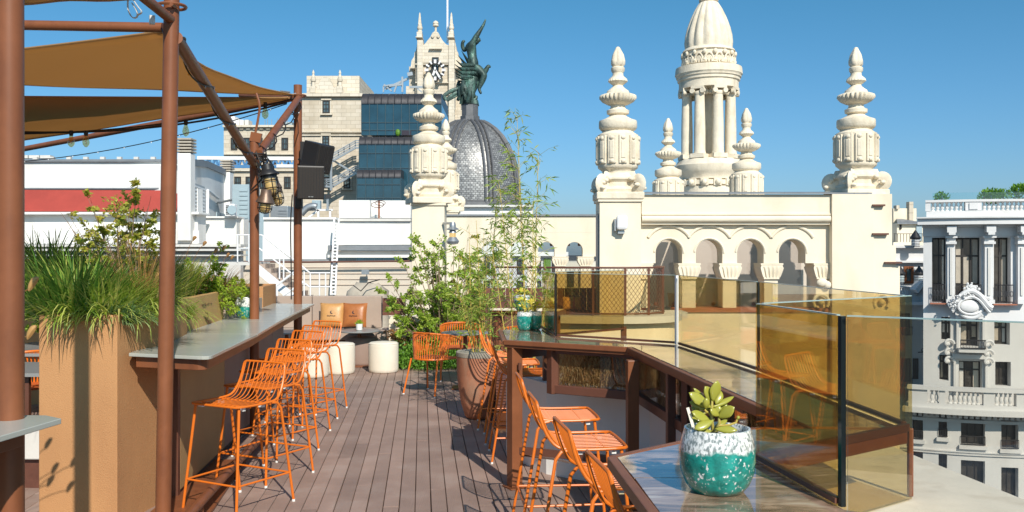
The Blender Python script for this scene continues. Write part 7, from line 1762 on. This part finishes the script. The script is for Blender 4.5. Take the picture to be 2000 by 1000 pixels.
# -- teal pots and succulents
def teal_pot(label, x, y, z, d, h):
    t = thing('teal_pot', label, 'plant pot', (x, y, z)); k = d/.2046; q = h/.172; r = .1023
    pr = [(.058, 0), (.070, .002), (.086, .022), (.099, .055), (.1023, .085), (.101, .115), (.096, .145), (.090, .166), (.0885, .172), (.083, .1725), (.080, .168), (.082, .14), (.082, .135)]
    m = MB(); m.lathe([(a, b) for a, b in pr], 56); m.mapped(lambda v: Vector((v.x*k + x, v.y*k + y, v.z*q + z))); o = m.build('vessel', 'teal_glaze', t, smooth=True, angle=60)
    m = MB(); m.lathe([(.0815, .136), (.001, .138)], 32); m.mapped(lambda v: Vector((v.x*k + x, v.y*k + y, v.z*q + z))); m.build('soil', 'soil', t, smooth=True)
    return t
def succ_leaf(m, p, d, L, w_, th=.006, curl=.25):
    """thick spoon-shaped leaf"""
    d = Vector(d).normalized(); s = d.cross(Vector((random.uniform(-.5, .5), -.8, .6)));
    if s.length < .1: s = Vector((1, 0, 0))
    s.normalize(); n_ = s.cross(d).normalized(); K = 8; vs = []; S_ = 10
    for i in range(K+1):
        f = i/K; c = Vector(p) + d*(L*f) + n_*(curl*L*(f*f-.3*f)); ww = w_*(math.sin(math.pi*min(1, f**1.2))**.7*.84 + .10*(1-f)) if 0 < f < 1 else w_*(.10 if f == 0 else .01); tt = th*(.35 + .65*math.sin(math.pi*min(1, f*.9+.08)))
        if f == 1: tt = .0005
        for k in range(S_): a = 2*math.pi*k/S_; vs.append(c + s*(ww*math.cos(a)) + n_*(tt*math.sin(a) + .20*ww*abs(math.cos(a))))
    fs = [(i*S_+k, i*S_+(k+1) % S_, (i+1)*S_+(k+1) % S_, (i+1)*S_+k) for i in range(K) for k in range(S_)] + [tuple(range(K*S_, (K+1)*S_)), tuple(reversed(range(S_)))]
    m.add(vs, fs)
px_, py_ = .560, 2.515
teal_pot('large teal and white glazed pot on the near bar table', px_, py_, 1.1002, .2046, .172)
jp = thing('jade_plant', 'jade plant with thick yellow-green leaves in the big teal pot', 'succulent', (px_, py_, 1.24))
def PP(u, v, dy=0): return U(u, v, 2.5 + dy)
def lf(u0, v0, u1, v1, w_, dy0=0, dy1=0, curl=.15, th=.006):
    m = MB(); a = PP(u0, v0, dy0); b = PP(u1, v1, dy1); succ_leaf(m, a, b-a, (b-a).length, w_/F*2.5/2, th, curl); return m.build('leaf', 'succulent', jp, smooth=True, angle=80)
m = MB(); m.tube([PP(1393, 846, .02), PP(1390, 822), PP(1390, 800), PP(1391, 782)], [.0055, .005, .0045, .003], 8); m.tube([PP(1398, 846, .0), PP(1405, 825, -.01), PP(1404, 812, -.01)], [.005, .0045, .003], 8); m.tube([PP(1390, 812), PP(1380, 804), PP(1376, 800)], .003, 6)
m.tube([PP(1404, 832, -.02), PP(1425, 830, -.03), PP(1438, 825, -.03), PP(1440, 818, -.03)], .003, 6); m.build('stem', 'culm', jp, smooth=True)
for a in ((1392,784,1399,742,27,0,-.005), (1391,784,1374,754,24,.01,.0), (1398,790,1408,765,20,0,.02), (1388,796,1343,768,26,0,0), (1388,800,1345,786,20,.01,.02), (1382,790,1352,758,14,.03,.03), (1378,798,1379,776,17,-.02,-.03,.1,.009), (1391,796,1433,778,14,0,.03),
          (1403,816,1436,795,26,-.01,-.03), (1404,814,1400,790,20,0,.01), (1403,812,1418,785,22,.02,.03), (1404,812,1385,800,18,-.01,-.02), (1380,806,1350,812,16,.02,.03), (1386,822,1348,806,24,-.02,-.03), (1388,818,1344,822,18,.02,.02), (1392,822,1356,840,22,-.03,-.04), (1396,838,1440,842,18,-.03,-.04), (1390,842,1357,846,16,-.02,-.02),
          (1396,818,1368,832,14,0,0), (1440,820,1444,812,8,-.03,-.03), (1404,800,1428,800,16,.03,.04), (1370,798,1350,798,14,.04,.05), (1395,836,1420,822,14,.03,.05)):
    lf(*a)
m = MB(); m.bar(PP(1354, 834, -.03), PP(1343, 796, -.02), .008, .002, (0, 1, 0)); m.build('plant_tag', 'pouf', jp)
# twin pots on the middle bar
def Gp(u, v, h): g = G(u, v, h); return g.x, g.y
for u, v, d, h, lb in ((1025, 645, .115, .150, 'left of the twin teal pots on the middle bar'), (1043, 643.5, .115, .150, 'right of the twin teal pots on the middle bar')):
    x, y = Gp(u, v, 1.1); teal_pot('small ' + lb, x, y, 1.1002, .14, .152)
    t = thing('jade_plant', 'small branching succulent in the ' + lb, 'succulent', (x, y, 1.23)); random.seed(int(u)); m = MB()
    for i in range(9 if u > 1030 else 6):
        a = random.random()*6.283; e = Vector((x + .05*math.cos(a), y + .05*math.sin(a), 1.24 + random.uniform(.03, .11))); m.tube(bez((x, y, 1.22), ((x+e.x)/2, (y+e.y)/2, e.z-.02), e, 6), .0025, 5)
        for k in range(6): d = Vector((random.gauss(0, 1), random.gauss(0, 1), random.gauss(.6, .6))); mm = MB(); succ_leaf(mm, e, d, random.uniform(.025, .045), .009, .003); mm.build('leaf', 'succulent', t, smooth=True)
    m.build('stem', 'culm', t, smooth=True)
x, y = Gp(1020, 606, 1.1); teal_pot('teal pot with yellowish succulent on the farther bar', x, y, 1.1002, .19, .175)
t = thing('jade_plant', 'yellow-green succulent in the pot on the farther bar', 'succulent', (x, y, 1.25)); random.seed(31)
for i in range(70): d = Vector((random.gauss(0, 1), random.gauss(0, 1), random.gauss(.8, .6))); mm = MB(); succ_leaf(mm, (x + random.gauss(0, .035), y + random.gauss(0, .03), 1.27 + random.uniform(0, .05)), d, random.uniform(.03, .06), .012, .004); mm.build('leaf', 'succulent', t, smooth=True)
x, y = Gp(478, 621, 1.1); teal_pot('teal and white pot on the grey counter behind the second post', x+.02, y, 1.1002, .23, .20)
# -- terracotta pot with bamboo
tx, ty = (937-1000)/F*9.7, 9.75
tp_ = thing('terracotta_pot', 'big tapering terracotta pot with a greenish rim on the deck', 'plant pot', (tx, ty, 0))
m = MB(); m.lathe([(.125, 0), (.16, .03), (.20, .16), (.232, .35), (.245, .55), (.248, .68), (.250, .70), (.235, .703), (.225, .66), (.22, .62)], 56, (tx, ty, 0)); m.build('vessel', 'terracotta', tp_, smooth=True, angle=50)
m = MB(); m.lathe([(.2505, .655), (.2535, .672), (.2535, .700), (.244, .7085), (.232, .7045)], 56, (tx, ty, 0)); m.build('rim', 'pot_rim', tp_, smooth=True)
m = MB(); m.lathe([(.222, .64), (.001, .645)], 32, (tx, ty, 0)); m.build('soil', 'soil', tp_)
def bamboo(label, base, culms, nl, seed, leafL=.11):
    t = thing('bamboo', label, 'bamboo', base); random.seed(seed); Ps, Ds = [], []
    for (bx, by, bz), tip, lo, hi, dens in culms:
        a = Vector((bx, by, bz)); b = Vector(tip); mid = a.lerp(b, .55) + Vector((random.uniform(-.03, .03), 0, .08)); pts = bez(a, mid, b, 14); L_c = (b-a).length
        r0 = random.uniform(.006, .009); m = MB(); m.tube(pts, [r0*(1-.75*i/14) for i in range(15)], 6)
        for k in range(2, 14): m.tube([pts[k] - (pts[k]-pts[k-1]).normalized()*.004, pts[k] + (pts[k]-pts[k-1]).normalized()*.004], r0*(1-.75*k/14)*1.35, 6)
        m.build('culm', 'culm', t, smooth=True)
        for k in range(int(dens)):
            f = random.uniform(lo, hi); p = pts[min(13, int(f*14))].lerp(pts[min(14, int(f*14)+1)], f*14 % 1); az = random.random()*6.283; d = Vector((math.cos(az), math.sin(az)*.8, random.uniform(.3, 1.2))).normalized(); q = p + d*random.uniform(.06, .26)
            tw.tube([p, p.lerp(q, .5) + Vector((0, 0, .015)), q], [.0022, .0016, .001], 4)
            for _ in range(nl):
                g = random.uniform(.5, 1); c = p.lerp(q, g); Ps.append(tuple(c)); Ds.append((d.x + random.gauss(0, .8), d.y + random.gauss(0, .8), random.gauss(-.1, .6)))
    P, D = np.array(Ps), np.array(Ds); n_ = len(P); V_, F_ = leaves_np(P, D, leafL*(.6+.6*rng.random(n_)), leafL*.075, .25, .15); np_obj('foliage', V_, F_, 'leaf_bamboo', t)
    tw.build('twigs', 'culm', t, props=STUFF); return t
tw = MB()
bz_ = .64
bamboo('yellow bamboo canes with leafy shoots in the terracotta pot', (tx, ty, .64),
       [((tx-.08, ty, bz_), U(916, 440, 9.8), .0, .2, 3), ((tx, ty-.05, bz_), U(930, 430, 9.6), .1, .9, 9), ((tx+.05, ty, bz_), U(945, 455, 9.8), .1, .9, 16), ((tx-.02, ty+.08, bz_), U(901, 500, 10.0), .2, 1, 16), ((tx+.03, ty+.06, bz_), U(952, 470, 9.9), .2, .9, 18), ((tx-.05, ty-.06, bz_), U(893, 560, 9.6), .3, 1, 22), ((tx+.07, ty+.03, bz_), U(935, 560, 9.5), .2, 1, 30), ((tx-.03, ty, bz_), U(905, 590, 9.4), .2, 1, 24), ((tx+.1, ty-.02, bz_), U(965, 440, 10.1), .4, 1, 26), ((tx+.08, ty+.08, bz_), U(975, 350, 10.2), .55, 1, 26)], 4, 41, .10)
tw = MB()
b2x, b2y = (1036-1000)/F*9.6, 9.3
bamboo('tall green bamboo rising behind the twin teal pots into the sky', (b2x-.1, b2y, 0),
       [((b2x, b2y, .1), U(1010, 228, 9.4), .45, 1, 44), ((b2x-.02, b2y+.1, .1), U(1012, 268, 9.5), .4, 1, 34), ((b2x-.12, b2y, .1), U(975, 360, 9.4), .5, 1, 28), ((b2x+.04, b2y+.1, .1), U(1052, 300, 9.6), .5, 1, 26), ((b2x-.2, b2y+.1, .1), U(998, 420, 9.5), .4, 1, 40), ((b2x+.02, b2y-.05, .1), U(1040, 395, 9.3), .4, 1, 34), ((b2x-.15, b2y-.05, .1), U(960, 480, 9.3), .3, 1, 24), ((b2x-.1, b2y+.2, .1), U(1048, 440, 9.8), .45, 1, 20)], 4, 43, .10)
bpl = thing('planter', 'low brown planter box holding the tall bamboo behind the bar', 'planter', (b2x-.1, b2y, 0)); MB().box(b2x-.35, b2x+.2, b2y-.2, b2y+.35, 0, .5).build('box', 'timber_dark', bpl)
